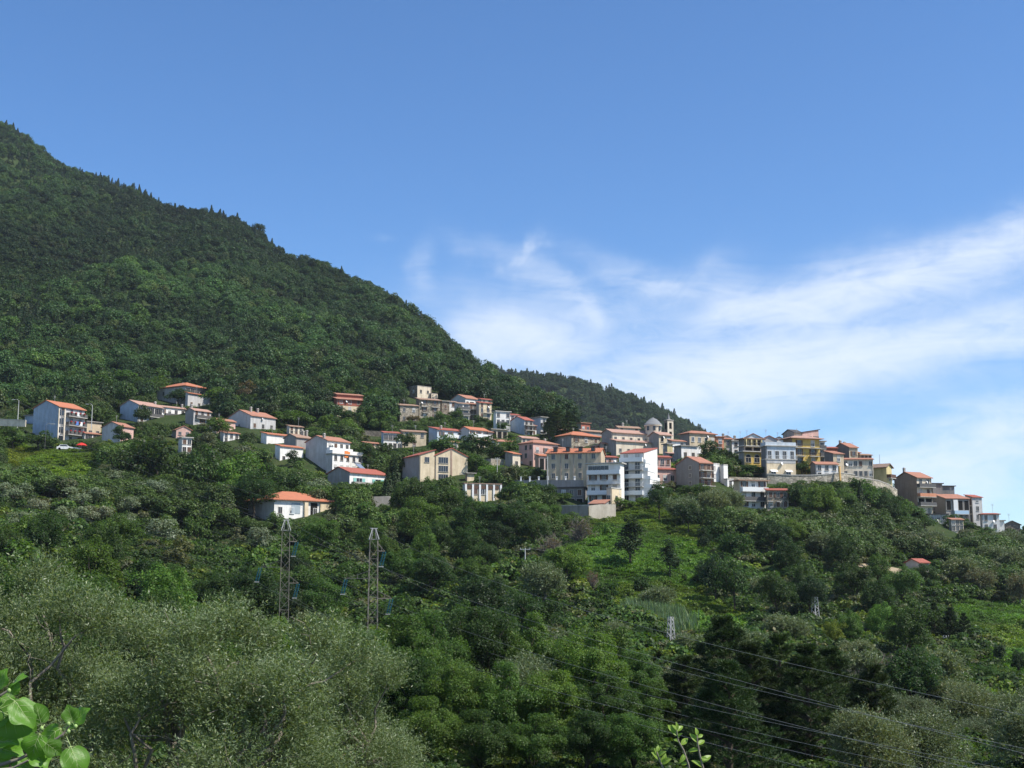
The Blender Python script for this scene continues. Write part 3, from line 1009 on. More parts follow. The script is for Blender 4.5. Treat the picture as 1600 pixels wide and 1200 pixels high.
o = tag(b.build('solar_water_heater', [simple('solar_glass', (.2, .24, .3), .15), M_STEEL]), 'solar water heater tilted on the red roof of the low white house', 'solar heater')
o.matrix_world = q.M @ Matrix.Translation((q.W * .62, .6 * q.D, q.H + q.rise + .35)) @ Matrix.Rotation(.25, 4, 'Z')
q = house('red_house', 'dark red house with double orange roofs and white windows alone on the wooded slope', 'house', 'the lone dark red house', 522, 526, 567, 623, 645, 'sf', 618, 'cream', 'red', 'rust', a=20, dY=-6, R=(2, 3), wt=['door', 'white'], ov=.7)
block(q.root, 522, 526, 567, 616, 622, 'sf', 612.5, 'red', 'red', 'rust', a=20, Y=q.Y + 4, sink=1)
pbox(q, 'red_cladding', .02, q.W - .02, -.05, -.004, q.H * .55, q.H * .98, WALL['red'])
q = house('hip_roofed_villa', 'single-storey white villa with big bright orange hipped roof below the village', 'house', 'the orange hip-roofed villa', 388, 428, 519, 781, 808, 'hip', 767, 'white', 'lgrey', 'orange', a=32, dY=-7, R=(1, 5, ((0, 2),)), wt='plain', L=(1, 2, ((0, 1),)), ov=.7)
pbox(q, 'picture_window', q.W * .29, q.W * .44, -.06, -.004, .9, q.H * .88, simple('reflection_grey_glass', (.36, .42, .45), .2))  # pane coloured pale blue-grey to stand for the reflection in its glass
pbox(q, 'porch_wall', q.W * .5, q.W * .56, -.5, -.004, -1, q.H * .98, WALL['cream'])
pbox(q, 'porch', q.W * .62, q.W * .74, -.05, -.004, .1, q.H * .92, M_DARK)
pbox(q, 'terrace', q.W * .46, q.W * .8, -2.4, -.006, -3.0, -.1, M_CONC)
pbox(q, 'cream_bay', q.W * .78, q.W * .995, -.35, -.004, -2, q.H * .98, WALL['cream'])
b = MB(); b.box(q.W * .86, q.W * .91, -.42, -.36, .9, 2.0); q.put(b.build('bay_window', M_GLASS))

# ---- upper village
q = house('ruined_tower_house', 'roofless square stone tower house, topmost ruin of the old quarter', 'ruin', 'the roofless tower house', 640, 652, 674, 603, 630, 'flat', None, 'ivory', 'dstone', 'conc', a=38, ov=.05, R=(2, 2, ((0, 0),)), L=(2, 1), ww=.8, wh=1.1, dY=10)
block(q.root, 670, 674, 684, 615, 630, 'flat', None, 'ivory', 'dstone', 'conc', a=38, dY=10, ov=0)
house('stone_farmhouse', 'old stone house with worn sloping tile roof beside the balconied stone house', 'house', 'the worn-roofed stone house', 620, 624, 654, 633, 660, 'sf', 626, 'stone', 'dstone', 'old', a=20, R=(2, 2), ww=.8, wh=1.2)
house('stone_house', 'old grey stone house with small iron balconies below the ruined tower', 'house', 'the balconied stone house', 650, 655, 688, 624, 656, 'sf', 620, 'stone', 'dstone', 'old', a=22, R=(3, 2), wt='brown', ww=.8, bal=[(.36, .15, .42, 'bars', .6), (.66, .1, .4, 'bars', .6), (.66, .6, .9, 'bars', .6)], ov=.6)
house('stone_shed', 'shadowed narrow stone building between the stone house and a white house', 'house', None, 686, 690, 702, 627, 656, 'flat', None, 'dstone', 'dstone', 'conc', a=30, R=(2, 1), dY=3)
house('narrow_white_house', 'narrow white house with a single window column in the old quarter', 'house', None, 699, 702, 714, 628, 650, 'sf', 622, 'white', 'grey', 'old', a=26, R=(2, 1))
house('balconied_house', 'white house with long enclosed balconies in the upper old quarter', 'house', 'the upper balconied white house', 710, 714, 733, 630, 658, 'sf', 625, 'white', 'lgrey', 'old', a=30, R=(3, 2), wt='wide', bal=[(.34, 0, 1, 'solid', .9), (.66, 0, 1, 'solid', .9)])
house('dark_balcony_house', 'house with deep dark balconies between white and cream houses', 'house', None, 729, 733, 746, 631, 656, 'sf', 626, 'grey', 'grey', 'rust', a=30, R=(3, 2), wt='door', bal=[(.34, 0, 1, 'bars', 1.1), (.66, 0, 1, 'bars', 1.1)])
house('gabled_house', 'white house with grey gable and rust roof, highest of the upper row', 'house', None, 704, 727, 748, 622, 636, 'gx', 615, 'white', 'lgrey', 'rust', a=40, dY=8, R=(1, 3))
house('cream_house', 'tall cream house with red eaves at the end of the upper row', 'house', 'the tall cream house', 744, 748, 768, 629, 660, 'sf', 624, 'cream', 'grey', 'red', a=30, R=(4, 2), bal=[(.5, .4, 1, 'bars', .8)])
house('red_eaved_house', 'ivory house with red eaves peeping out behind the tall cream house', 'house', None, 747, 752, 769, 624, 645, 'sf', 619, 'ivory', 'grey', 'red', a=30, R=(2, 2), dY=7)
house('white_block', 'plain white block house with blank facade above garden arch', 'house', None, 771, 775, 797, 643, 674, 'flat', None, 'white', 'white', 'slab', a=24, R=(3, 3, ((0, 0), (2, 1))), bal=[(.36, .1, .7, 'solid', .7)])
house('red_roofed_house', 'small white house with red roof squeezed beside the plain white block', 'house', None, 793, 797, 812, 648, 672, 'sf', 642, 'white', 'lgrey', 'red', a=30, R=(2, 2), bal=[(.45, 0, 1, 'bars', .7)])
house('grey_gabled_house', 'blue-grey gabled house with dark balconies stacked on its front', 'house', 'the blue-grey gabled house', 797, 819, 833, 656, 680, 'gx', 648, 'lgrey', 'blue', 'red', a=42, R=(3, 2), wt='door', bal=[(.34, 0, 1, 'bars', 1.1), (.66, 0, 1, 'bars', 1.1)])
house('flat_roofed_house', 'blue-grey flat-roofed house against the dark cedar', 'house', None, 830, 845, 855, 652, 679, 'flat', None, 'lgrey', 'blue', 'conc', a=42, R=(3, 1), bal=[(.5, 0, 1, 'solid', .8)], ov=.6)
house('cream_cottage', 'cream cottage with faded pink roof below the blue-grey gables', 'house', 'the faded pink cottage roof', 806, 815, 843, 684, 697, 'gx', 675, 'ivory', 'grey', 'pink', a=36, R=(1, 4), ww=.8)
house('long_cottage', 'long low cream cottage with orange roof above the grove', 'house', 'the long low cream cottage', 767, 775, 813, 689, 700, 'gx', 679, 'ivory', 'lgrey', 'rust', a=36, R=(1, 3), ww=.8)
house('tan_outbuilding', 'small flat tan outbuilding with dark openings behind the low cream cottage', 'shed', None, 762, 768, 793, 671, 686, 'flat', None, 'tan', 'lgrey', 'conc', a=30, R=(1, 3), wt='void', dY=7)
house('white_balcony_house', 'white house with orange tiled roof and grey gable above the grove', 'house', 'the orange-roofed balcony house', 717, 733, 763, 671, 693, 'gx', 662, 'white', 'lgrey', 'orange', a=38, R=(2, 3), wt='brown', bal=[(.48, 0, 1, 'solid', .9, M_WHITE)])
house('red_cabin', 'little house with rust roof tucked beside the orange-roofed balcony house', 'house', None, 757, 762, 770, 675, 692, 'sf', 669, 'grey', 'grey', 'rust', a=35)
house('pale_blue_house', 'pale blue house with thin red roof and white balcony bands', 'house', 'the pale blue balconied house', 670, 683, 725, 671, 695, 'sf', 665, 'pblue', 'blue', 'red', a=36, R=(2, 3), wt='plain', bal=[(.05, .12, 1, 'solid', .9, M_WHITE), (.52, .25, 1, 'solid', 1.0, M_WHITE)], chim=[(.2, .2, .9)])
house('glazed_house', 'house with dark glazed loggia above white panels under a thin red roof', 'house', 'the glazed loggia house', 596, 599, 628, 676, 704, 'sf', 672, 'white', 'blue', 'red', a=20, R=(2, 4), wt=['door', 'band'])
house('tan_house', 'old tan house with two window rows next to the glazed loggia', 'house', 'the old tan house', 626, 629, 666, 674, 700, 'sf', 669, 'tan', 'tan', 'old', a=18, R=(2, 3, ((0, 2), (1, 1))), ww=.8)
q = house('schoolhouse', 'large cream house of three tall gabled bays under split red roofs', 'house', 'the large cream gabled house', 629, 655, 679, 711, 752, 'sl', 698, 'cream', 'grey', 'red', a=24, dY=-6, R=(3, 1, ((0, 0), (1, 0))), ww=1.2, sink=6)
q2 = block(q.root, 676, 679.5, 731, 712, 752, 'gy', 701, 'cream', 'brown', 'red', a=24, Y=q.Y + 2.2, R=(3, 2, ((0, 1), (1, 1), (2, 1))), wt='wide', wh=1.5, sink=6)
pbox(q2, 'recess', q2.W * .46, q2.W * .52, -.05, -.004, -2, q2.H + q2.rise * .85, WALL['brown'])
block(q.root, 727, 730, 741, 740, 754, 'flat', None, 'cream', 'brown', 'conc', a=24, Y=q.Y - 1, ov=.5)
q = house('low_hall', 'long low cream hall with white pilasters and flat brown parapet', 'house', 'the low pilastered hall', 723, 726, 782, 756, 783, 'flat', None, 'cream', 'white', 'brown', a=20, R=(1, 5, ((0, 3), (0, 4), (0, 0))), wt='white', flr=3.2, ov=.3)
for k in range(6):
    x = q.W * (.0 + .196 * k)
    pbox(q, 'pilaster', x, x + .45, -.25, -.005, -3, q.H + .2, M_WHITE)
pbox(q, 'parapet', .5, q.W - .5, -.12, -.006, q.H * .72, q.H * .93, M_BROWN)
house('small_house', 'small house with orange roof and one lit wall beside the pink house', 'house', None, 789, 801, 813, 709, 733, 'sf', 703, 'ivory', 'grey', 'orange', a=42, R=(1, 1), wt='door')
house('stone_hut', 'roofless grey stone hut in a green terrace below the cream gabled house', 'hut', 'the roofless stone hut', 757, 767, 788, 718, 732, 'flat', None, 'stone', 'grey', 'conc', a=35, ov=0)

# ---- central group
q = house('pink_house', 'big dusty pink house with shaded side and two balcony windows', 'house', 'the big pink house', 811, 833, 872, 692, 730, 'hip', 686, 'pink', 'pink', 'rust', a=42, R=(2, 3), wt='brown', L=(3, 3, ((2, 0), (0, 1), (1, 2))), wtl='plain', ww=.9, bal=[(.5, .08, .42, 'bars', .8), (.5, .58, .92, 'bars', .8)], chim=[(.75, .5, .8)])
block(q.root, 868, 871, 893, 700, 722, 'sf', 690, 'pink', 'pink', 'rust', a=42, dY=3, R=(1, 2))
house('porch_house', 'shadowed rose house with broad orange porch roof in front of the pink house', 'house', None, 836, 842, 878, 712, 734, 'sf', 703, 'pink', 'brown', 'orange', a=34, R=(1, 4), wt='void', dY=-3)
q = house('town_building', 'long tan building with rows of dark windows and four dark roof dormers', 'building', 'the long tan dormered building', 854, 938, 946, 707, 752, 'gy', 701, 'tan', 'tan', 'orange', a=82, L=(3, 4), wtl='plain', ww=.8, wh=1.2, Y=312)
for k in range(4):
    b = MB()
    yy = q.D * (.1 + .235 * k)
    b.box(.3, 1.5, yy, yy + .95, q.H - .2, q.H + 1.45, 0)
    b.box(.1, 1.7, yy - .15, yy + 1.1, q.H + 1.452, q.H + 1.6, 1)
    b.box(.26, .298, yy + .2, yy + .75, q.H + .5, q.H + 1.25, 2)
    q.put(b.build('dormer', [M_BROWN, M_DARKROOF, M_GLASS]))
for k in range(3):
    pbox(q, 'pilaster', -.14, -.004, q.D * (.245 + .245 * k), q.D * (.245 + .245 * k) + .12, -4, q.H - .1, WALL['grey'])
house('red_roofed_row_house', 'reddish row house under a bright red roof between the tan and white buildings', 'house', None, 938, 941, 965, 714, 745, 'sf', 704, 'pink', 'red', 'red', a=30, R=(2, 3), dY=4)
q = house('white_apartments', 'white six-storey apartment block with stepped terraces and red roof', 'apartment block', 'the white stepped apartment block', 969, 1006, 1027, 708, 786, 'sl', 701, 'white', 'white', 'red', a=74, L=(6, 2), wtl='door', ww=1.1, Y=302,
          ball=[(i / 6.0, 0, 1, 'solid' if i % 2 else 'bars', 1.0, M_WHITE if i % 2 else M_RAIL_W) for i in range(1, 6)], ov=.2)
for i in range(5):      # terraces stepping down towards the sun
    z = q.H * (5 - i) / 6 - q.H / 6
    x1 = q.W + 0.0
    b = MB()
    dx = .5 + .55 * i
    b.box(.0, q.W * (.35 + .16 * i), -dx, -.006, z, z + q.H / 6 - .35, 0)
    b.box(-.1, q.W * (.35 + .16 * i) + .1, -dx - .1, -.006, z + q.H / 6 - .348, z + q.H / 6 + .5, 1)
    q.put(b.build('stepped_terrace', [WALL['white'], M_WHITE]))
q = house('glazed_apartments', 'pale apartment block with a dark glazed top storey and long balconies', 'apartment block', 'the glazed-top apartment block', 918, 970, 975, 724, 788, 'flat', None, 'white', 'white', 'slab', a=75, L=(4, 3, ((3, 0), (3, 1), (3, 2))), wtl='brown', Y=298, ov=.5,
          ball=[(.245, 0, 1, 'solid', .9, M_WHITE), (.5, 0, 1, 'bars', .9, M_RAIL_W), (.745, 0, 1, 'solid', .9, M_WHITE)])
for k in range(5):
    pbox(q, 'glazing', -.12, -.005, q.D * (.36 + .125 * k), q.D * (.36 + .125 * k) + q.D * .112, q.H * .8, q.H * .95, M_GLASS)
house('cream_annexe', 'cream annexe with one orange framed window at the foot of the pale block', 'annexe', None, 951, 955, 971, 763, 789, 'flat', None, 'cream', 'ivory', 'slab', a=60, R=(1, 1), L=(1, 1), Y=294, ov=.1)
house('garden_store', 'low store with a curved rust roof at the foot of the glazed-top block', 'shed', None, 921, 944, 951, 787, 796, 'sl', 781, 'grey', 'grey', 'rust', a=66, Y=291)
house('carport', 'dark open carport of corrugated sheet beside the glazed-top block', 'shed', None, 862, 912, 918, 762, 792, 'flat', None, 'dgrey', 'dgrey', 'dark', a=78, Y=303, L=(2, 4), wtl=['void', 'plain'], ov=.4)
q = house('hipped_tan_house', 'tan stone house with wide hipped orange roof below the church', 'house', 'the hipped tan house', 866, 893, 938, 680, 708, 'hip', 670, 'stone', 'grey', 'orange', a=40, R=(2, 3), wt='brown', ww=.9, L=(1, 1), ov=.6, bal=[(.45, .7, .95, 'bars', .7)])
house('pavilion', 'small pavilion with faded pink pyramid roof beside the church aisle', 'pavilion', None, 925, 934, 953, 697, 706, 'hip', 688, 'tan', 'grey', 'pink', a=38, R=(1, 2), wt='void', ov=.7)
house('red_penthouse', 'little red rooftop house peeping over the hipped tan house', 'house', None, 900, 908, 922, 661, 676, 'flat', None, 'red', 'grey', 'rust', a=35, R=(1, 2))
house('long_roofed_house', 'long faded roof behind the hipped tan house, seen only from the eaves up', 'house', None, 902, 908, 941, 673, 684, 'gx', 664, 'grey', 'grey', 'old', a=35, dY=8)
# church
q = house('church', 'old cream church with long tiled nave, lower aisle and round drum with stepped dome', 'church', 'the domed church', 940, 956, 1016, 675, 712, 'gx', 666, 'ivory', 'grey', 'pink', a=34, R=(2, 5, tuple((0, j) for j in range(5))), wt='small', ov=.5, Y=372)
block(q.root, 955, 963, 1026, 689, 712, 'sf', 685, 'ivory', 'grey', 'pink', a=34, Y=q.Y - 6, R=(1, 5), wt='small', ov=.5)
tq = block(q.root, 1014, 1030, 1049, 679, 710, 'gx', 671, 'cream', 'grey', 'pink', a=38, Y=q.Y - 3, R=(2, 2, ((0, 0), (0, 1))), ww=.9, wh=1.4, ov=.5)
c = at(1020.5, 672, q.Y + 7)
cl = q.M.inverted() @ c
b = MB()
k = (q.Y + 7) / FPX
b.lathe([(12.4 * k, -4), (12.4 * k, 9.5 * k * 0.55), (14.0 * k, 9.5 * k * .6), (14.2 * k, 9.5 * k * .8), (13.2 * k, 9.5 * k * .85)], 28, 0, cl.x, cl.y)
b.v = [(x, y, z + cl.z) for x, y, z in b.v]
q.put(b.build('drum', WALL['ivory'], None, False))
b = MB()
z0 = 9.5 * k * .8
b.lathe([(14.4 * k, z0), (12.4 * k, z0 + 3.0 * k), (11.6 * k, z0 + 3.1 * k), (9.6 * k, z0 + 6.3 * k), (8.8 * k, z0 + 6.4 * k), (6.0 * k, z0 + 9.3 * k), (3 * k, z0 + 10.9 * k), (1.0 * k, z0 + 11.4 * k), (.9 * k, z0 + 12.6 * k), (.02, z0 + 13.2 * k)], 28, 0, cl.x, cl.y)
b.v = [(x, y, z + cl.z) for x, y, z in b.v]
q.put(b.build('dome', M_LEAD, None, True))
for j in range(8):
    ang = j * math.pi / 4 + .3
    b = MB(); b.box(-.35, .35, -.06, .06, .6, 1.9)
    o = b.build('drum_window', M_GLASS)
    q.put(o, Matrix.Translation((cl.x + 13.25 * k * math.cos(ang), cl.y + 13.25 * k * math.sin(ang), cl.z - .9)) @ Matrix.Rotation(ang + math.pi / 2, 4, 'Z'))
# bell tower
q = house('bell_tower', 'slim stone bell tower with open belfry and little pyramid spire behind the church', 'bell tower', 'the bell tower', 1037.5, 1043.5, 1052, 657, 690, 'hip', 650, 'ivory', 'dstone', 'conc', a=35, Y=385, ov=.15, sink=9)
for (f0, f1) in ((.62, .9), (.3, .48)):
    b = MB()
    hw = q.W * .2
    b.box(q.W / 2 - hw, q.W / 2 + hw, -.05, -.004, q.H * f0, q.H * f1)
    q.put(b.build('belfry_opening', M_DARK))
    b = MB()
    b.box(-.05, -.004, q.D / 2 - hw, q.D / 2 + hw, q.H * f0, q.H * f1)
    q.put(b.build('belfry_opening', M_DARK))
b = MB(); s = .35
b.solid([(q.W / 2 - s, q.D / 2 - s, q.H + .5), (q.W / 2 + s, q.D / 2 - s, q.H + .5), (q.W / 2 + s, q.D / 2 + s, q.H + .5), (q.W / 2 - s, q.D / 2 + s, q.H + .5), (q.W / 2, q.D / 2, q.H + 2.6)],
        [(0, 1, 4), (1, 2, 4), (2, 3, 4), (3, 0, 4), (3, 2, 1, 0)])
q.put(b.build('spire', M_LEAD))
house('chapel_house', 'white house with red roof tucked under the church transept', 'house', None, 1044, 1050, 1071, 689, 712, 'sf', 683, 'white', 'grey', 'rust', a=34, R=(2, 2, ((1, 0),)), Y=362)
house('yellow_strip_house', 'narrow pale yellow house front in shade beside the transept', 'house', None, 1036, 1043, 1051, 694, 714, 'flat', None, 'paleyellow', 'grey', 'conc', a=36, Y=358)
house('pale_cube_house', 'pale cube-shaped house with two tall windows below the transept', 'house', 'the pale cube house', 1053, 1065, 1089, 697, 722, 'flat', None, 'white', 'grey', 'conc', a=34, R=(1, 2), wt='tall', flr=4.2, Y=348)
q = house('hipped_town_house', 'large tan town house with hipped orange roof and shaded side', 'house', 'the large hipped town house', 1062, 1078, 1118, 677, 712, 'hip', 669, 'tan', 'dgrey', 'rust', a=36, R=(2, 4), wt='white', ov=.5, Y=366)
pbox(q, 'white_panel', q.W * .05, q.W * .42, -.06, -.005, q.H * .1, q.H * .45, WALL['white'])
house('coral_house', 'narrow coral orange house between the town house and a green one', 'house', 'the coral house', 1117, 1120, 1131, 683, 712, 'flat', None, 'coral', 'coral', 'rust', a=25, R=(2, 1), bal=[(.45, 0, .5, 'solid', 1, M_BROWN)], Y=366)
house('green_house', 'pale green house with thin red roof beside the coral one', 'house', None, 1129, 1131, 1144, 686, 710, 'sf', 682, 'palegreen', 'palegreen', 'rust', a=22, R=(2, 1), Y=368)
house('white_garden_house', 'small white house front above the hanging garden', 'house', None, 1141, 1144, 1156, 689, 712, 'sf', 684, 'white', 'grey', 'conc', a=22, R=(2, 1), Y=368)
q = house('yellow_arcaded_house', 'bright yellow house with two arched windows and a columned roof terrace', 'house', 'the yellow arcaded house', 1154, 1163, 1189, 706, 736, 'flat', None, 'yellow', 'grey', 'slab', a=30, R=(1, 2), wt='arch', flr=3.6, Y=338, ov=.7)
block(q.root, 1154, 1163, 1189, 697, 707, 'flat', None, 'brown', 'dgrey', 'slab', a=30, Y=q.Y + 2.5, R=(1, 2), wt='void', sink=.3)
q3 = block(q.root, 1154, 1163, 1189, 686, 697, 'flat', None, 'paleyellow', 'dgrey', 'old', a=30, Y=q.Y + 2.5, R=(1, 4), wt='void', sink=.3, ov=.9)
for k in range(4):
    pbox(q3, 'column', q3.W * (.02 + .3 * k), q3.W * (.02 + .3 * k) + .3, -.8, -.5, 0, q3.H - .02, WALL['paleyellow'])
q3.put(link('balcony', balcony_mesh(q3.W, 1.0, 'bars', M_SLAB, M_RAIL)), Matrix.Translation((0, 0, .1)))
for k, (x0, x1, e, yb_, gr, mat, lab) in enumerate([(1157, 1194, 686, 700, 677, 'white', 'white gabled attic house peeping over the yellow arcaded house'),
                                                     (1187, 1214, 687, 700, 679, 'lgrey', 'grey gabled attic house between yellow houses'),
                                                     (1200, 1232, 690, 702, 681, 'white', 'white gabled house with dark roof edge beside the tall yellow house')]):
    house('attic_house', lab, 'house', None, x0, x0 + 3, x1, e, yb_, 'gy', gr, mat, 'lgrey', 'rust' if k != 2 else 'dark', a=14, Y=364 + 3 * k, R=(1, 2), ww=.7, wh=.8)
house('dark_gabled_house', 'tall dark grey gabled house with brown balconies stacked on its sunny side', 'house', 'the dark grey gabled house', 1056, 1093, 1112, 723, 772, 'gx', 713, 'brown', 'dgrey', 'rust', a=40, R=(4, 2), wt='brown', L=(4, 4, tuple((i, j) for i in range(4) for j in (0, 1, 3))), wtl='small',
      bal=[(.02, 0, 1, 'bars', 1.4, M_BROWN), (.27, 0, 1, 'bars', 1.4, M_BROWN), (.52, 0, 1, 'bars', 1.4, M_BROWN), (.76, 0, 1, 'bars', 1.4, M_BROWN)])
q = house('white_twin_block', 'bright white narrow block with two wings and recessed balconies', 'apartment block', 'the white twin-winged block', 1113, 1116, 1124, 725, 770, 'flat', None, 'white', 'grey', 'slab', a=45, Y=318, ov=.05)
block(q.root, 1123, 1124, 1132, 729, 770, 'flat', None, 'grey', 'grey', 'slab', a=25, Y=q.Y + 2.2, R=(4, 1), wt='door', bal=[(.25, 0, 1, 'solid', 1.2), (.5, 0, 1, 'solid', 1.2), (.75, 0, 1, 'solid', 1.2)], ov=.05)
block(q.root, 1130, 1131.5, 1137, 727, 770, 'flat', None, 'white', 'white', 'slab', a=45, Y=q.Y - .2, ov=.05)
block(q.root, 1136, 1137, 1146, 749, 772, 'flat', None, 'white', 'white', 'slab', a=45, Y=q.Y - 1.6, R=(2, 1), ww=.7, ov=.05)
house('balcony_house', 'tan house with three pale balcony storeys above the stone cottage', 'house', 'the three-storey balcony house', 1146, 1157, 1197, 751, 797, 'flat', None, 'white', 'tan', 'old', a=30, R=(3, 3), wt=['plain', 'door', 'brown'], Y=303, ov=.7,
      bal=[(.64, .02, 1, 'solid', 1.1, W_), (.32, .02, 1, 'solid', 1.1)])
house('stone_cottage', 'squat old stone cottage with red roof and little iron balconies', 'house', 'the squat stone cottage', 1196, 1199, 1232, 766, 795, 'sf', 761, 'stone', 'dstone', 'red', a=18, R=(2, 3), wt=['plain', 'brown'], ww=.8, Y=302, bal=[(.4, .1, .28, 'bars', .6), (.4, .42, .6, 'bars', .6)])
house('pink_terrace_house', 'rose house with two red tiled roof bands beside the white stepped block', 'house', 'the rose house', 1018, 1022, 1048, 714, 748, 'sf', 706, 'pink', 'grey', 'red', a=26, R=(2, 3), Y=322)
house('rose_porch', 'lower red tiled porch band projecting from the rose house', 'annexe', None, 1019, 1022, 1056, 733, 756, 'sf', 727, 'pink', 'grey', 'red', a=26, R=(1, 3), Y=317)

for (xl, xc, xr, e, gr, rf, wc, lab) in [(1086, 1092, 1124, 684, 678, 'gx', 'tan', 'low tan house whose worn roof edges the skyline behind the coral house'),
                                          (1122, 1126, 1146, 686, 680, 'gy', 'ivory', 'ivory gabled house on the skyline behind the pale green house'),
                                          (1140, 1144, 1164, 687, 682, 'sf', 'lgrey', 'grey house with thin old roof on the skyline beside the yellow arcaded house'),
                                          (960, 966, 1000, 668, 662, 'gx', 'ivory', 'ivory house showing only its old roof behind the church nave'),
                                          (858, 866, 896, 672, 665, 'gx', 'lgrey', 'grey house with old roof behind the dark cedar pines')]:
    house('skyline_house', lab, 'house', None, xl, xc, xr, e, 702 if xl > 1000 else 690, rf, gr, wc, 'grey', 'old', a=26, Y=376 if xl > 1000 else 392, R=(3, 3), ww=.8, chim=[(.3, .5, .9)])
for (args, lab, nm) in [((690, 694, 716, 690, 704, 'sf', 684, 'ivory', 'lgrey', 'rust'), 'little ivory house with rust roof under the pale blue balconied house', 'house'),
                        ((735, 740, 764, 688, 701, 'sf', 682, 'cream', 'lgrey', 'old'), 'little cream house with old roof under the orange-roofed balcony house', 'house'),
                        ((840, 845, 868, 694, 708, 'sf', 688, 'pink', 'grey', 'pink'), 'rose cottage with faded roof between the pink house and the cedar pines', 'cottage'),
                        ((893, 898, 926, 704, 716, 'sf', 697, 'ivory', 'grey', 'rust'), 'ivory cottage with rust roof squeezed above the long tan building', 'cottage'),
                        ((566, 570, 594, 692, 706, 'sf', 686, 'ivory', 'lgrey', 'rust'), 'small ivory cottage with rust roof left of the glazed loggia house', 'cottage'),
                        ((974, 979, 1003, 691, 706, 'sf', 685, 'cream', 'grey', 'old'), 'cream house with old roof between the church aisle and the white stepped block', 'house'),
                        ((937, 942, 963, 693, 708, 'gx', 687, 'tan', 'grey', 'rust'), 'tan house with rust roof just above the bright red row house', 'house'),
                        ((1040, 1045, 1064, 709, 724, 'sf', 703, 'ivory', 'grey', 'pink'), 'ivory house with faded pink roof beneath the pale cube house', 'house'),
                        ((1318, 1322, 1344, 707, 722, 'sf', 702, 'tan', 'grey', 'rust'), 'tan house with rust roof peeping over the long pale bastion house', 'house'),
                        ((1341, 1345, 1362, 711, 724, 'sf', 706, 'ivory', 'grey', 'old'), 'ivory house with old roof peeping over the far end of the long pale bastion house', 'house'),
                        ((1483, 1487, 1505, 812, 830, 'sf', 806, 'ivory', 'grey', 'rust'), 'ivory house with rust roof under the rust-roofed grey house', 'house'),
                        ((344, 349, 374, 676, 692, 'sf', 669, 'white', 'lgrey', 'rust'), 'white cottage with rust roof under the pale grey farmhouse', 'cottage'),
                        ((448, 452, 474, 666, 680, 'sf', 660, 'ivory', 'lgrey', 'old'), 'ivory cottage with old roof above the grey gabled house with thick chimney', 'cottage'),
                        ((812, 816, 838, 664, 678, 'sf', 658, 'white', 'lgrey', 'rust'), 'white cottage with rust roof just under the blue-grey gabled house', 'cottage')]:
    house(nm, lab, 'house' if nm == 'house' else 'cottage', None, *args, a=32, R=(2, 3), ww=.8)

# ---- eastern bastion
q = house('cream_terrace_house', 'cream house with blue-white top storey, roof rail and two white awnings', 'house', 'the cream house with awnings', 1189, 1197, 1243, 718, 743, 'flat', None, 'cream', 'dgrey', 'slab', a=24, R=(1, 2), wt='awning', ww=1.3, flr=5.0, Y=333, ov=.05)
block(q.root, 1189, 1197, 1243, 697, 718, 'flat', None, 'pblue', 'dgrey', 'slab', a=24, Y=q.Y + .8, R=(1, 4), wt='door', sink=.2, rail='pblue', bal=[(.02, 0, 1, 'bars', .9, M_RAIL_W)])
pbox(q, 'grey_band', .02, q.W - .02, -.05, -.004, q.H * .78, q.H * .99, WALL['lgrey'])
q = house('tall_yellow_house', 'tall mustard yellow house with broad hipped roof and dark iron balconies', 'house', 'the tall yellow house', 1224, 1239, 1280, 685, 726, 'hip', 675, 'yellow', 'brown', 'pink', a=32, R=(3, 2), wt='brown', ww=1.0, wh=1.6, Y=348, ov=1.0,
          bal=[(.34, .1, .42, 'bars', .9), (.34, .58, .95, 'bars', .9), (.66, .02, 1, 'bars', .9)])
block(q.root, 1223, 1241, 1253, 676, 690, 'gx', 666, 'ivory', 'grey', 'dark', a=38, Y=q.Y + 5, sink=1)
block(q.root, 1251, 1253, 1279, 676, 690, 'sl', 672, 'pink', 'grey', 'dark', a=32, Y=q.Y + 6, sink=1, R=(1, 3), ww=.8, wh=.7)
house('white_slip_house', 'slim white house with stacked balconies beside the tall yellow house', 'house', None, 1279, 1281, 1289, 690, 724, 'flat', None, 'white', 'white', 'conc', a=25, R=(3, 1), bal=[(.33, 0, 1, 'solid', .9), (.66, 0, 1, 'solid', .9)], Y=352)
house('low_terrace_house', 'low white house with brick-red roof standing on the bastion wall', 'house', 'the low white bastion house', 1266, 1275, 1309, 725, 748, 'gx', 717, 'white', 'dgrey', 'rust', a=26, R=(2, 3), ww=.9, Y=337)
house('tower_house', 'slender grey stone house with small tiled roof in the bastion row', 'house', 'the slender stone house', 1288, 1303, 1318, 709, 742, 'sf', 703, 'tan', 'dgrey', 'rust', a=34, R=(2, 1), ww=.8, wh=1.5, Y=344)
house('big_gabled_house', 'large house with dark plain gable rising over the bastion row', 'house', 'the large dark-gabled house', 1302, 1328, 1340, 699, 735, 'gx', 691, 'tan', 'dgrey', 'rust', a=36, R=(2, 1), wt='brown', bal=[(.5, .3, .9, 'bars', .7)], Y=356, chim=[(.1, .6, 1.0), (.8, .7, 1.0)])
house('red_roofed_house', 'red-roofed house half hidden behind the slender stone house', 'house', None, 1286, 1289, 1308, 700, 725, 'sf', 693, 'red', 'dgrey', 'red', a=25, Y=358)
house('long_terrace_house', 'long pale row house with orange eaves along the bastion edge', 'house', 'the long pale bastion house', 1315, 1318, 1364, 718, 749, 'sf', 713, 'ivory', 'grey', 'rust', a=14, R=(2, 6, ((0, 1), (1, 4))), ww=.8, wh=1.3, Y=346)
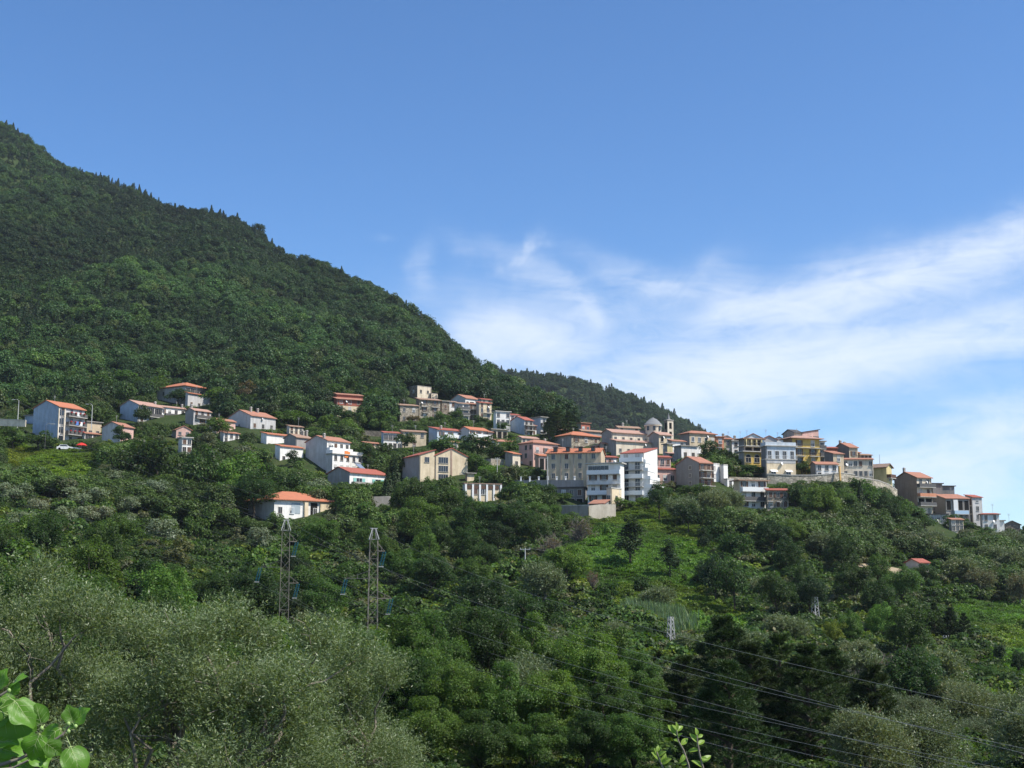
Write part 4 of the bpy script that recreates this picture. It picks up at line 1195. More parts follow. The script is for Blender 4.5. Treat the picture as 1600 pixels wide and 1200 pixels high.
q = house('yellow_end_house', 'pale yellow house with brown hipped roof at the end of the bastion', 'house', 'the yellow end house', 1356, 1386, 1393, 729, 756, 'gy', 718, 'paleyellow', 'paleyellow', 'brown', a=66, Y=352, ov=.7, R=(1, 1), bal=[(.35, 0, 1, 'solid', 1.2, M_BROWN)])
q = house('brown_apartments', 'tall brown apartment house with blank gable and sunny balconies on the eastern spur', 'apartment house', 'the tall brown apartment house', 1397, 1435, 1455, 746, 806, 'gx', 738, 'ivory', 'brown', 'rust', a=42, R=(4, 2), wt=['door', 'void', 'door', 'door'], Y=362, ov=.5, chim=[(.1, .6, 1.5)],
          bal=[(.27, 0, 1.1, 'solid', 1.2), (.5, 0, 1.1, 'solid', 1.2, WALL['coral']), (.75, 0, 1.1, 'solid', 1.2)])
pbox(q, 'teal_base', -.06, -.004, 0, q.D, -4, q.H * .25, WALL['teal'])
house('panelled_block', 'low grey panelled block stepping down below the brown apartment house', 'house', 'the grey panelled block', 1449, 1453, 1480, 804, 842, 'flat', None, 'lgrey', 'lgrey', 'dark', a=14, R=(4, 3), wt='rolled', Y=352)
q = house('rust_roofed_house', 'grey house with broad rust roof and dark rooftop boxes on the eastern spur', 'house', 'the rust-roofed grey house', 1460, 1479, 1514, 779, 816, 'sf', 766, 'grey', 'dgrey', 'rust', a=30, R=(2, 4), wt=['plain', 'void'], Y=366, bal=[(.35, .3, .9, 'solid', .9, simple('pale_blue_panel', (.4, .55, .68), .6))])
pbox(q, 'white_bay', q.W * .3, q.W * .48, -.5, -.005, q.H * .05, q.H * .95, M_WHITE)
house('dark_penthouse', 'dark boxy penthouse on posts beside the brown apartment house', 'house', None, 1456, 1459, 1472, 756, 790, 'flat', None, 'dgrey', 'dgrey', 'dark', a=25, Y=372)
house('black_rooftop_box', 'black rooftop box behind the rust roof', 'house', None, 1470, 1473, 1491, 760, 780, 'flat', None, 'dgrey', 'dgrey', 'dark', a=25, Y=376)
house('tall_ribbed_house', 'tall pale house with vertical ribs and small red roof on the eastern spur', 'house', None, 1508, 1521, 1534, 777, 816, 'sf', 771, 'lgrey', 'ivory', 'red', a=40, R=(3, 1), L=(3, 2), wtl='tall', Y=370)
house('red_hipped_house', 'white house with small red hipped roof near the eastern end', 'house', 'the white house with red hip roof', 1531, 1535, 1561, 804, 833, 'hip', 795, 'white', 'grey', 'red', a=18, R=(2, 2), wt='plain', ww=.7, wh=1.5, Y=362)
house('white_lean_to', 'white lean-to on the far side of the red hip-roofed house', 'annexe', None, 1559, 1560, 1569, 814, 833, 'flat', None, 'white', 'blue', 'conc', a=18, Y=363)
house('stone_barn', 'small dark stone barn with gable, last building of the village', 'barn', 'the last stone barn', 1568, 1571, 1594, 820, 834, 'gy', 811, 'dstone', 'dgrey', 'dark', a=15, Y=366)
house('field_hut', 'grey hut with thin red roof in the wooded slope under the eastern houses', 'hut', 'the red-roofed field hut', 1415, 1436, 1451, 879, 898, 'gx', 874, 'grey', 'lgrey', 'red', a=45, sink=3)
house('ruined_hut', 'little ruined hut with pinkish roof and pale broken walls low in the valley', 'ruin', 'the ruined hut', 1268, 1271, 1290, 1064, 1082, 'sf', 1056, 'cream', 'tan', 'pink', a=20, sink=3)

# ------------------------------------------------------------------ retaining walls
def wall_strip(name, label, pts, thick, mat, cat='wall', sink=3.0, cap=None, ref=None):
    """pts: (px, row of the top, row of the foot, distance or None)"""
    P = []
    for px, pt, pf, Y in pts:
        Y = Y or march(px, pf) or 330
        a, bb = at(px, pt, Y), at(px, pf, Y)
        P.append((a.x, Y, bb.z - sink, a.z))
    o = P[0]
    b = MB()
    n = len(P)
    V = []
    for i, (x, y, z0, z1) in enumerate(P):
        x -= o[0]; y -= o[1]
        V += [(x, y, z0 - o[2]), (x, y, z1 - o[2]), (x, y + thick, z1 - o[2]), (x, y + thick, z0 - o[2])]
    Fc = []
    for i in range(n - 1):
        k = i * 4
        for j in range(4):
            Fc.append((k + j, k + 4 + j, k + 4 + (j + 1) % 4, k + (j + 1) % 4))
    Fc += [(0, 1, 2, 3), tuple(4 * (n - 1) + j for j in (3, 2, 1, 0))]
    b.solid(V, Fc, 0)
    root = empty(name, (o[0], o[1], o[2]))
    b.build('wall', mat, root)
    if cap:
        c = MB()
        for i in range(n - 1):
            x0, y0, z0 = P[i][0] - o[0], P[i][1] - o[1], P[i][3] - o[2]
            x1, y1, z1 = P[i + 1][0] - o[0], P[i + 1][1] - o[1], P[i + 1][3] - o[2]
            c.solid([(x0, y0 - .12, z0 + .003), (x1, y1 - .12, z1 + .003), (x1, y1 + thick + .05, z1 + .003), (x0, y0 + thick + .05, z0 + .003),
                     (x0, y0 - .12, z0 + .2), (x1, y1 - .12, z1 + .2), (x1, y1 + thick + .05, z1 + .2), (x0, y0 + thick + .05, z0 + .2)],
                    [(0, 3, 2, 1), (4, 5, 6, 7), (0, 1, 5, 4), (1, 2, 6, 5), (2, 3, 7, 6), (3, 0, 4, 7)])
        c.build('coping', cap, root)
    tag(root, label, cat)
    for a_, b_ in zip(pts[:-1], pts[1:]):
        RECTS.append((a_[0], b_[0], min(a_[1], b_[1]), min(a_[1], b_[1]) + 11, min(P[0][1], P[-1][1])))
    if ref:
        LANDMARKS.append(((pts[0][0] + pts[-1][0]) / 2, (pts[0][1] + pts[0][2]) / 2, ref, abs(pts[-1][0] - pts[0][0]) / 2, 12))
    return root


def bastion_piece(label, pts, ref=None):
    return wall_strip('bastion_wall', label, pts, 1.2, stone('bastion_rubble', (0.40, 0.355, 0.28), 1.05), cap=M_SLAB, sink=4, ref=ref)


bastion_piece('tall rubble stone bastion wall carrying the eastern row of houses', [(1199, 741, 764, 331), (1235, 743, 768, 331), (1268, 743, 768, 332), (1300, 741, 766, 333), (1312, 739, 764, 334), (1336, 742, 767, 338)], 'the stone bastion wall')
bastion_piece('stone wall running down from the bastion towards the brown apartment house', [(1336, 745, 766, 339.5), (1352, 748, 768, 343), (1372, 751, 773, 348), (1388, 757, 778, 352), (1402, 766, 784, 357)])
wall_strip('terrace_wall', 'mossy stone terrace wall with hedge under the yellow arcaded house', [(1139, 745, 760, 322), (1170, 746, 762, 325), (1198, 747, 764, 329)], 1.0, WALL['stone'])
wall_strip('retaining_wall', 'concrete retaining wall with railing below the dark carport', [(877, 791, 808, 291), (919, 790, 806, 288)], .8, M_CONC, cap=M_SLAB)
wall_strip('retaining_wall', 'pale retaining wall running up from the foot of the glazed-top block', [(920, 790, 806, 287.6), (938, 788, 800, 288), (962, 788, 796, 288.5)], .8, WALL['ivory'])
wall_strip('road_wall', 'long grey road wall with small white posts below the long tan building', [(783, 751, 772, 318), (830, 750, 768, 314), (860, 750, 766, 309), (912, 750, 764, 305)], .8, WALL['grey'], ref='the grey road wall')
wall_strip('garden_wall', 'broken stone garden wall next to the roofless stone hut', [(757, 722, 730, None), (769, 723, 731, None)], .6, WALL['stone'])
wall_strip('street_wall', 'concrete street wall at the foot of the wooded slope beside the dark blue annexe', [(-30, 654, 663, 345), (10, 656, 664, 343), (40, 657, 665, 341)], .5, WALL['ivory'], cap=M_SLAB, sink=.3)
wall_strip('retaining_wall', 'square block of bare concrete wall below the low house with teal shutters', [(582, 776, 800, 288), (609, 775, 798, 289)], 3.0, WALL['conc'])
wall_strip('low_wall', 'low white garden wall at the foot of the balconied house', [(110, 698, 702, 337.2), (126, 700, 704, 336)], .4, M_WHITE)
wall_strip('field_wall', 'pale retaining wall under the red-roofed field hut', [(1380, 897, 906, 262), (1398, 901, 909, 260), (1413, 899, 907, 262)], .6, WALL['ivory'])
wall_strip('terrace_wall', 'grey stone terrace wall between the lone dark red house and the glazed loggia house', [(563, 672, 682, None), (580, 673, 683, None), (596, 674, 684, None)], .8, WALL['dstone'])
for k in range(9):
    px = 786 + 14 * k
    p = at(px, 751 - .1 * k, 318 - k * 1.45)
    b = MB()
    b.box(-.2, .2, -.2, .2, -.35, .8, 0)
    b.box(-.27, .27, -.27, .27, .801, .95, 0)
    tag(b.build('wall_post', M_WHITE), 'small white post on the grey road wall, ' + ('at its left end' if k == 0 else 'at its right end' if k == 8 else ['', 'second', 'third', 'fourth', 'fifth', 'sixth', 'seventh', 'eighth'][k] + ' from its left end'), 'post', 'white posts on the road wall').location = (p.x, p.y + .35, p.z)
# orange drain chute on the bastion
p0, p1 = at(1311.5, 729, 332.6), at(1313.5, 761, 331.6)
b = MB()
b.tube([p0, (p0 * .4 + p1 * .6), p1], .28, 8, 0)
tag(b.build('drain_chute', simple('ochre_plastic', (.62, .36, .10), .6)), 'ochre drain chute hanging down the tall bastion wall', 'chute')
# red umbrella and white car by the four-storey house
Y = 334.0
p = at(127, 704, Y)
um = empty('parasol', p)
b = MB(); b.tube([(0, 0, -1.5), (0, 0, 2.0)], .05, 6); b.build('pole', M_RAIL_W, um)
b = MB(); b.lathe([(1.5, 1.3), (1.0, 1.72), (.5, 1.95), (.02, 2.1)], 8); b.build('canopy', M_RED, um)
tag(um, 'red parasol at the corner of the house with flower balconies', 'parasol')
p = at(101, 703.5, 335)
car = empty('parked_car', (p.x, p.y, p.z), .25)
b = MB()
b.extrude([(-2.0, .25), (2.0, .25), (2.05, .75), (1.3, .92), (-1.0, .95), (-1.95, .85)], 'y', -.8, .8)
b.extrude([(-1.55, .93), (1.15, .9), (.55, 1.42), (-1.1, 1.45)], 'y', -.7, .7)
b.build('body', M_WHITE, car)
b = MB()
b.extrude([(-1.3, .99), (.9, .97), (.48, 1.34), (-1.02, 1.36)], 'y', -.715, .715)
b.build('windows', M_GLASS, car)
for sx in (-1.25, 1.25):
    for sy in (-.78, .78):
        b = MB(); b.tube([(sx, sy - .1, .32), (sx, sy + .1, .32)], .32, 12)
        b.build('wheel', M_DARK, car)
tag(car, 'small white car parked below the four-storey house', 'car')


# bare earth path by the field hut
PATH = [(1338, 888), (1352, 880), (1400, 889), (1420, 893), (1458, 893), (1460, 903), (1416, 903), (1378, 905)]
pu = [(1340, 884), (1360, 883), (1380, 886), (1400, 890), (1420, 895), (1440, 897), (1456, 897)]
pl = [(1342, 889), (1362, 891), (1382, 897), (1400, 900), (1420, 903), (1440, 903), (1457, 903)]
b = MB()
pts = []
for (a_, c_) in zip(pu, pl):
    row = []
    for k in range(4):
        px, py = a_[0] + (c_[0] - a_[0]) * k / 3, a_[1] + (c_[1] - a_[1]) * k / 3
        Y = march(px, py)
        p = at(px, py, Y)
        p.z = ground(p.x, p.y) + .22
        row.append(p)
    pts.append(row)
for i in range(len(pts) - 1):
    for k in range(3):
        b.poly([pts[i][k + 1], pts[i + 1][k + 1], pts[i + 1][k], pts[i][k]], 0)
tag(b.build('dirt_path', plaster('bare_earth', (.36, .29, .20)), None, True), 'bare earth path beside the field hut', kind='structure')


# ------------------------------------------------------------------ poles
def pole(label, px, pt, pb, Y=None, arm=0.9, lamp=0, r=.13, mat=None, cat='utility pole', name='utility_pole'):
    Y = Y or march(px, pb) or 300
    a, c = at(px, pt, Y), at(px, pb, Y)
    h = a.z - c.z
    root = empty(name, (a.x, Y, c.z))
    b = MB()
    b.tube([(0, 0, -2), (0, 0, h)], [r, r * .65], 8)
    b.build('shaft', mat or M_POLE, root)
    if arm:
        b = MB()
        b.box(-arm, arm, -.06, .06, h - .35, h - .22)
        for s in (-1, 0, 1):
            b.lathe([(.06, h - .22), (.09, h - .1), (.03, h + .02)], 6, 0, s * arm * .9, 0)
        b.build('crossarm', M_STEEL, root)
    if lamp:
        b = MB()
        b.tube([(0, 0, h), (lamp * .5, 0, h + .35), (lamp * 1.4, 0, h + .3)], .05, 6)
        b.box(min(lamp * 1.1, lamp * 1.9), max(lamp * 1.1, lamp * 1.9), -.14, .14, h + .18, h + .36)
        b.build('lamp', M_STEEL, root)
    tag(root, label, cat)
    return Vector((a.x, Y, a.z))


P1 = pole('grey pole with a lamp behind the concrete street wall', 29.5, 626, 657, 344, .0, -1)
P2 = pole('grey pole with a lamp behind the tan flat-roofed cottage', 144.5, 633, 660, 350, .0, -1)
pole('thin black street lamp in front of the blank blue gable', 72, 664, 690, 330, 0, 1.2, .07, M_RAIL, 'street lamp', 'street_lamp')
pole('white pole behind the roof of the orange hip-roofed villa', 455, 756, 775, 297, 0)
pole('tall grey pole in the green terrace next to the roofless stone hut', 777, 715, 745, 322, .5)
pole('tall grey pole in front of the long tan dormered building', 855.5, 713, 758, 308, .0)
P3 = pole('slender white pole standing among trees above the grey-green olive', 820.5, 856, 906, 226, .9)
P4 = pole('short white pole on the open green slope', 1030, 876, 903, 238, .7)
P5 = pole('short pale post between dark pines beside the eastern meadow', 1478, 993, 1006, 190, .4)
pole('thin mast on the roof of the yellow end house', 1374, 710, 722, 355, 0, 0, .06, M_RAIL, 'mast', 'roof_mast')
pole('pale pole climbing beside the red-roofed field hut', 1476, 858, 884, 275, .4)


# lattice masts at the right
def lattice(label, px, pt, pb, Y, wtop, wbot, mat, arms=(), name='lattice_mast', cat='lattice mast', nseg=9, r=.05, ang=.5):
    a, c = at(px, pt, Y), at(px, pb, Y)
    h = a.z - c.z
    root = empty(name, (c.x, Y, c.z), ang)
    dn = 3.0

    def cor(i, z):
        q = wbot + (wtop - wbot) * z / h
        return Vector(((-1, 1, 1, -1)[i] * q / 2, (-1, -1, 1, 1)[i] * q / 2, z))
    for i in range(4):
        b = MB()
        b.tube([cor(i, -dn), cor(i, h)], r * 1.25, 4)
        b.build('leg', mat, root)
    b = MB()
    zs = [h * k / nseg for k in range(nseg + 1)]
    for k in range(nseg):
        for i in range(4):
            j = (i + 1) % 4
            e = (k + i) % 2
            b.tube([cor(i if e else j, zs[k]), cor(j if e else i, zs[k + 1])], r * .7, 4)
            if k % 2 == 0:
                b.tube([cor(i, zs[k + 1]), cor(j, zs[k + 1])], r * .7, 4)
    b.build('lattice_bracing', mat, root)
    tag(root, label, cat)
    return root, h


lattice('pale lattice mast against dark trees in the wooded hollow', 1275, 933, 992, 196, .55, 1.05, M_STEEL)
lattice('pale lattice mast among reeds below the open green slope', 1049, 964, 1034, 165, .45, 1.0, M_STEEL)


# the two pylons
def pylon(label, px, pt, pb, Y, ang, arms):
    root, h = lattice(label, px, pt, pb, Y, 1.0, 1.25, M_STEEL_R, name='lattice_pylon', cat='pylon', nseg=11, r=.042, ang=ang)
    # peak: short cage leaning in to a cap
    b = MB()
    for i in range(4):
        sx, sy = (-1, 1, 1, -1)[i], (-1, -1, 1, 1)[i]
        b.tube([(sx * .62, sy * .62, h), (sx * .22, sy * .22, h + 1.35)], .06, 4)
        for q in (-.33, .33):
            b.tube([(sx * .62, sy * q, h), (sx * .22, sy * q * .35, h + 1.35)], .04, 4)
            b.tube([(sx * q, sy * .62, h), (sx * q * .35, sy * .22, h + 1.35)], .04, 4)
    b.box(-.5, .5, -.5, .5, h - .05, h + .05)
    b.box(-.45, .45, -.12, .12, h + 1.35, h + 1.45)
    b.build('peak_cage', M_STEEL, root)
    tips = []
    ca, sa = math.cos(ang), math.sin(ang)
    for (ax, ay) in arms:        # pixel of the arm tip (top of the insulator pair)
        tip = at(ax, ay, Y)
        d = Vector((tip.x - root.location.x, 0, tip.z - root.location.z))
        lx = d.x * ca
        loc = Vector((d.x * ca, -d.x * sa, d.z))
        b = MB()
        s = 1 if d.x > 0 else -1
        for sy in (-.55, .55):
            b.tube([(s * .55, sy, d.z), loc], .05, 4)
            b.tube([(s * .55, sy, d.z + .95), loc + Vector((0, 0, .02))], .04, 4)
            m0 = Vector((s * .55, sy, d.z)).lerp(loc, .5)
            m1 = Vector((s * .55, sy, d.z + .95)).lerp(loc, .5)
            b.tube([m0, m1], .03, 4)
        b.tube([(s * .55, -.55, d.z), (s * .55, .55, d.z)], .04, 4)
        arm = b.build('crossarm', M_STEEL_R, root)
        # two strings of teal glass discs, dragged aside by the cable
        end = None
        for k, off in enumerate((-.16, .16)):
            b = MB()
            prof = []
            n = 9
            L = 1.75
            for j in range(n):
                z = -.15 - L * j / n
                prof += [(.03, z), (.105, z - .05), (.12, z - .1), (.03, z - .13)]
            b.lathe([(.02, .05)] + prof + [(.03, -L - .25)], 10, 0)
            o = b.build('insulator', M_TEAL, arm)
            o.matrix_basis = Matrix.Translation(loc + Vector((off * ca, -off * sa, 0))) @ Matrix.Rotation(.22, 4, 'Y') @ Matrix.Rotation(.12, 4, 'X')
        b = MB()
        bot = loc + Vector((-.43, 0, -1.95))
        b.box(bot.x - .32, bot.x + .32, bot.y - .05, bot.y + .05, bot.z - .06, bot.z + .04)
        b.build('yoke', M_STEEL, arm)
        wp = root.matrix_basis @ bot if False else Vector((root.location.x + bot.x * ca - bot.y * sa, root.location.y + bot.x * sa + bot.y * ca, root.location.z + bot.z))
        tips.append(wp)
    top = Vector((root.location.x, Y, root.location.z + h + 1.4))
    return top, tips


PY1, A1 = pylon('lattice pylon with three teal insulator pairs, standing farther left under the hip-roofed villa', 442.5, 829, 1000, 172, .18, [(464, 846), (407, 886), (466, 911)])
PY2, A2 = pylon('lattice pylon with three teal insulator pairs, standing nearer the concrete wall', 581.5, 843, 1010, 164, .18, [(601, 861), (541, 904), (612, 935)])
LANDMARKS.append((441, 890, 'the farther-left lattice pylon', 12, 70))
LANDMARKS.append((581, 900, 'the right-hand lattice pylon', 12, 70))


def span(pts, sag, n=26):
    out = []
    for a, c in zip(pts[:-1], pts[1:]):
        for i in range(n):
            q = i / n
            p = a.lerp(c, q)
            p.z -= sag * 4 * q * (1 - q) * (c - a).length / 100
            out.append(p)
    out.append(pts[-1])
    return out


def cable(label, pts, sag=1.6, r=.022, group='overhead cables'):
    P = span([Vector(p) for p in pts], sag)
    o = P[0].copy()
    b = MB()
    b.tube([p - o for p in P], r, 5)
    ob = b.build('power_cable', M_CABLE)
    ob.location = o
    tag(ob, label, 'cable', group)


# far ends: the previous pair of towers up the slope to the left and the next pair to the lower right, both out of the frame
wname = ['earth wire at the top', 'upper right conductor', 'left conductor', 'lower right conductor']
for k, (nm, top, tips, l0, r0) in enumerate([
        ('farther-left pylon', PY1, A1, [(-160, 596), (-160, 632), (-160, 666), (-160, 700)], [(1900, 1250), (1900, 1290), (1900, 1320), (1900, 1350)]),
        ('right-hand pylon', PY2, A2, [(-160, 560), (-160, 625), (-160, 652), (-160, 690)], [(1900, 1180), (1900, 1230), (1900, 1262), (1900, 1290)])]):
    for j, p in enumerate([top] + tips):
        a = at(l0[j][0], l0[j][1], 262 - 8 * k)
        c = at(r0[j][0], r0[j][1], 36)
        cable(f'thin {wname[j]} of the {nm}, slung across the valley', [a, p, c], 1.3, .0068, None)
cable('slack low cable from the slender white pole over the green slope to the short one', [at(700, 880, 236), P3, P4, at(1205, 934, 215), at(1330, 965, 200)], 1.0, .013)
cable('short cable running to the pale post among the dark pines', [at(1395, 982, 196), P5], .8, .02)
cable('thin street cable from the lamp pole by the street wall past the blue gable', [at(-60, 622, 346), P1 + Vector((0, 0, -.3)), at(250, 726, 318), at(386, 778, 300)], 1.4, .015)
cable('high slack cable crossing the slope below the western houses', [at(-60, 640, 330), at(160, 705, 300), at(420, 815, 262), at(640, 900, 220)], 1.0, .013)

# ================================================================== vegetation
rng = np.random.default_rng(2024)


def unit(a):
    return a / np.maximum(np.linalg.norm(a, axis=-1, keepdims=True), 1e-9)


def leaf_quads(P, N, T, L, Wd):
    """rhombic leaves at P with normal N, pointing along T"""
    N = unit(N)
    T = unit(T - N * np.sum(T * N, -1, keepdims=True))
    B = np.cross(N, T)
    L = np.asarray(L).reshape(-1, 1); Wd = np.asarray(Wd).reshape(-1, 1)
    return np.stack([P - T * L * .5, P + B * Wd * .5 - T * L * .05, P + T * L * .5, P - B * Wd * .5 - T * L * .05], 1)


def lobed_crown(n, R, nl, lobe, size, seed, asp=.75, up=.35, shell=.55, low=-.55, c0=None, fill=.12, outw=.75):
    """leaf faces of a crown made of overlapping rounded lobes; R = half sizes, base of the crown at about z = 0"""
    r = np.random.default_rng(seed)
    R = np.array(R, float)
    cen = np.array([0, 0, R[2] * .98]) if c0 is None else np.array(c0, float)
    d = unit(r.normal(size=(nl * 5, 3)))
    d = d[d[:, 2] > low][:nl]
    nl = len(d)
    rad = r.uniform(.36, .92, nl) ** .8
    LC = cen + d * R * rad[:, None]
    LR = lobe * r.uniform(.65, 1.3, nl)[:, None] * (R / R.mean()) ** .5 * R.mean()
    k = r.integers(0, nl, n)
    q = unit(r.normal(size=(n, 3)))
    q[:, 2] = np.where(q[:, 2] < -.35, -q[:, 2], q[:, 2])
    t = r.uniform(0, 1, n) ** (1.0 / 3) if shell <= 0 else shell + (1 - shell) * r.uniform(0, 1, n) ** .7
    t = t * (1 + .16 * np.sin(q[:, 0] * 7 + k) * np.cos(q[:, 1] * 6 + 2 * k))
    P = LC[k] + q * LR[k] * t[:, None]
    nf = int(n * fill)
    if nf:
        P[:nf] = cen + unit(r.normal(size=(nf, 3))) * R * (r.uniform(0, .8, nf)[:, None])
    out = unit((P - LC[k]) / LR[k]) * outw + unit(P - cen) * .35 + np.array([0, 0, up])
    N = out + r.normal(size=(n, 3)) * .55
    T = r.normal(size=(n, 3)) + np.array([0, 0, -.4])
    s = size * r.uniform(.6, 1.35, n)
    return leaf_quads(P, N, T, s, s * asp), LC


def cone_crown(n, R, H, size, seed, tiers=11, droop=.35, asp=.5, sharp=1.0, base=.12):
    r = np.random.default_rng(seed)
    z = r.uniform(0, 1, n) ** 1.35
    tier = np.floor(z * tiers)
    ztier = (tier + r.uniform(0, .85, n) ** 1.6) / tiers
    ph = r.uniform(0, 2 * np.pi, n)
    arms = 5 + (tier % 3)
    ph = np.round((ph + tier * .9) * arms / (2 * np.pi)) * 2 * np.pi / arms - tier * .9 + r.normal(0, .24, n)
    prof = (1 - ztier) ** sharp * (1 + .16 * np.sin(tier * 3.7))
    rr = R * prof * r.uniform(.12, 1.0, n) ** .55
    zz = H * (base + (1 - base) * ztier) - rr * droop
    P = np.stack([rr * np.cos(ph), rr * np.sin(ph), zz], -1)
    out = np.stack([np.cos(ph), np.sin(ph), np.full(n, .8)], -1)
    N = out + r.normal(size=(n, 3)) * .5
    T = np.stack([np.cos(ph), np.sin(ph), np.full(n, -.3)], -1) + r.normal(size=(n, 3)) * .35
    s = size * r.uniform(.6, 1.3, n)
    return leaf_quads(P, N, T, s, s * asp)


def spray_crown(nsh, per, R, nl, lobe, L, Wd, seed, c0, shoot=.45, low=-.5, upb=.5, spread=.8, peaks=0):
    """leafy shoots: each shoot carries leaves along its length"""
    r = np.random.default_rng(seed)
    R = np.array(R, float)
    cen = np.array(c0, float)
    d = unit(r.normal(size=(nl * 5, 3)))
    d = d[d[:, 2] > low][:nl]
    nl = len(d)
    LC = cen + d * R * (r.uniform(.4, .86, nl)[:, None])
    LR = lobe * r.uniform(.6, 1.3, nl) * R.mean()
    if peaks:
        th = r.uniform(0, 6.28, peaks)
        q = r.uniform(.15, .85, peaks)
        LC = np.concatenate([LC, cen + np.stack([np.cos(th) * q * R[0], np.sin(th) * q * R[1], R[2] * (np.sqrt(1 - q * q * .9) + r.uniform(.0, .28, peaks))], -1)])
        LR = np.concatenate([LR, np.full(peaks, lobe * R.mean() * .62)])
        nl += peaks
    k = r.integers(0, nl, nsh)
    q = unit(r.normal(size=(nsh, 3)))
    S0 = LC[k] + q * (LR[k] * r.uniform(.35, 1.0, nsh))[:, None]
    D = unit(q * spread + unit(S0 - cen) * .5 + np.array([0, 0, upb]) + r.normal(size=(nsh, 3)) * .35)
    ln = shoot * r.uniform(.5, 1.35, nsh)
    i = np.repeat(np.arange(nsh), per)
    t = np.tile((np.arange(per) + .5) / per, nsh) + r.normal(0, .03, nsh * per)
    bend = np.array([0, 0, -1.0]) * (ln[i] * .22)[:, None] * (t ** 2)[:, None]
    P0 = S0[i] + D[i] * (ln[i] * t)[:, None] + bend
    side = unit(r.normal(size=(nsh * per, 3)))
    T = unit(D[i] * .75 + side * .8)
    N = unit(np.cross(T, r.normal(size=T.shape)) + np.array([0, 0, .35]))
    l = L * r.uniform(.65, 1.25, nsh * per)
    P = P0 + T * l[:, None] * .5
    return leaf_quads(P, N, T, l, l * Wd / L), LC, (S0, D, ln)


def limb(b, a, c, r0, r1, seed, n=5, wob=.12, sides=6, m=0):
    rr = random.Random(seed)
    a, c = Vector(a), Vector(c)
    L = (c - a).length
    pts, rad = [], []
    for i in range(n + 1):
        q = i / n
        p = a.lerp(c, q)
        if 0 < i < n:
            p += Vector((rr.uniform(-1, 1), rr.uniform(-1, 1), rr.uniform(-.5, 1))) * L * wob * .5
        p.z += math.sin(q * math.pi) * L * .06
        pts.append(p)
        rad.append(r0 + (r1 - r0) * q)
    b.tube(pts, rad, sides, m)
    return pts


def trunk_mesh(name, h, r, LC, k=6, seed=1, fork=.5, mat=None):
    b = MB()
    rr = random.Random(seed)
    f = Vector((rr.uniform(-.2, .2), rr.uniform(-.2, .2), h * fork))
    b.tube([(0, 0, -1.2), (0, 0, 0), (f.x * .5, f.y * .5, f.z * .5), f], [r * 1.35, r * 1.15, r * .9, r * .75], 8)
    idx = np.argsort(-LC[:, 2])
    pick = [LC[i] for i in list(idx[::max(1, len(idx) // k)])[:k]]
    for i, c in enumerate(pick):
        limb(b, f, c, r * .55, r * .12, seed * 31 + i)
    return b.mesh(name, [mat or M_BARK])


# ---- kinds of tree: (crown mesh, trunk mesh, nominal height, nominal width)
KIND = {}


def reg(kind, crown, trunk, h, w):
    KIND.setdefault(kind, []).append((crown, trunk, h, w))


def shift(Q, dz):
    Q = Q.copy(); Q[:, :, 2] += dz
    return Q


for i in range(3):      # far broadleaf, 8 m
    R = [(3.4, 3.4, 3.3), (3.0, 3.2, 3.7), (3.9, 3.6, 3.0)][i]
    Q, LC = lobed_crown(3000, R, 17 + 3 * i, .40, .42, 11 + i, shell=.6)
    reg('broad_far', quads_mesh('crown', shift(Q, 1.3), [M_LEAF]), trunk_mesh('trunk', 8, .2, LC + [0, 0, 1.3], 5, i + 1, .35), 8.0, 7.0)
for i in range(3):      # middle distance broadleaf, 8 m
    R = [(3.2, 3.2, 3.5), (3.6, 3.3, 3.4), (2.9, 3.0, 3.9)][i]
    Q, LC = lobed_crown(15000, R, 34 + 6 * i, .29, .185, 21 + i, shell=.5)
    reg('broad_mid', quads_mesh('crown', shift(Q, 1.0), [M_LEAF]), trunk_mesh('trunk', 8, .2, LC + [0, 0, 1.0], 8, i + 5, .3), 8.0, 7.0)
for i in range(2):      # nearer broadleaf with finer leaves
    R = [(3.3, 3.1, 3.6), (3.0, 3.4, 3.4)][i]
    Q, LC = lobed_crown(36000, R, 46 + 8 * i, .25, .125, 25 + i, shell=.45)
    reg('broad_near', quads_mesh('crown', shift(Q, 1.0), [M_LEAF]), trunk_mesh('trunk', 8, .2, LC + [0, 0, 1.0], 8, i + 5, .3), 8.0, 7.0)
for i in range(2):      # nearer olives
    Q, LC, _ = spray_crown(4200, 10, [(2.6, 2.6, 2.0), (2.3, 2.7, 2.2)][i], 26, .32, .17, .045, 35 + i, (0, 0, 2.9), .75, -.4, .6)
    reg('olive_near', quads_mesh('crown', Q, [M_OLIVE]), trunk_mesh('trunk', 5, .22, LC, 7, i + 9, .28, M_BARK_PALE), 5.0, 5.4)
for i in range(2):      # olives at mid distance, 5 m
    Q, LC, _ = spray_crown(1500, 9, [(2.6, 2.6, 2.0), (2.3, 2.7, 2.2)][i], 22, .34, .30, .085, 31 + i, (0, 0, 2.9), .8, -.4, .55)
    reg('olive_mid', quads_mesh('crown', Q, [M_OLIVE]), trunk_mesh('trunk', 5, .22, LC, 7, i + 9, .28, M_BARK_PALE), 5.0, 5.4)
for i in range(2):      # far olives / grey shrubs, 4.5 m
    Q, LC = lobed_crown(2600, (2.5, 2.5, 2.1), 14, .42, .34, 41 + i, asp=.4, shell=.6, outw=.6)
    reg('olive_far', quads_mesh('crown', shift(Q, .3), [M_OLIVE]), trunk_mesh('trunk', 4, .16, LC, 4, i + 19, .3, M_BARK_PALE), 4.5, 5.0)
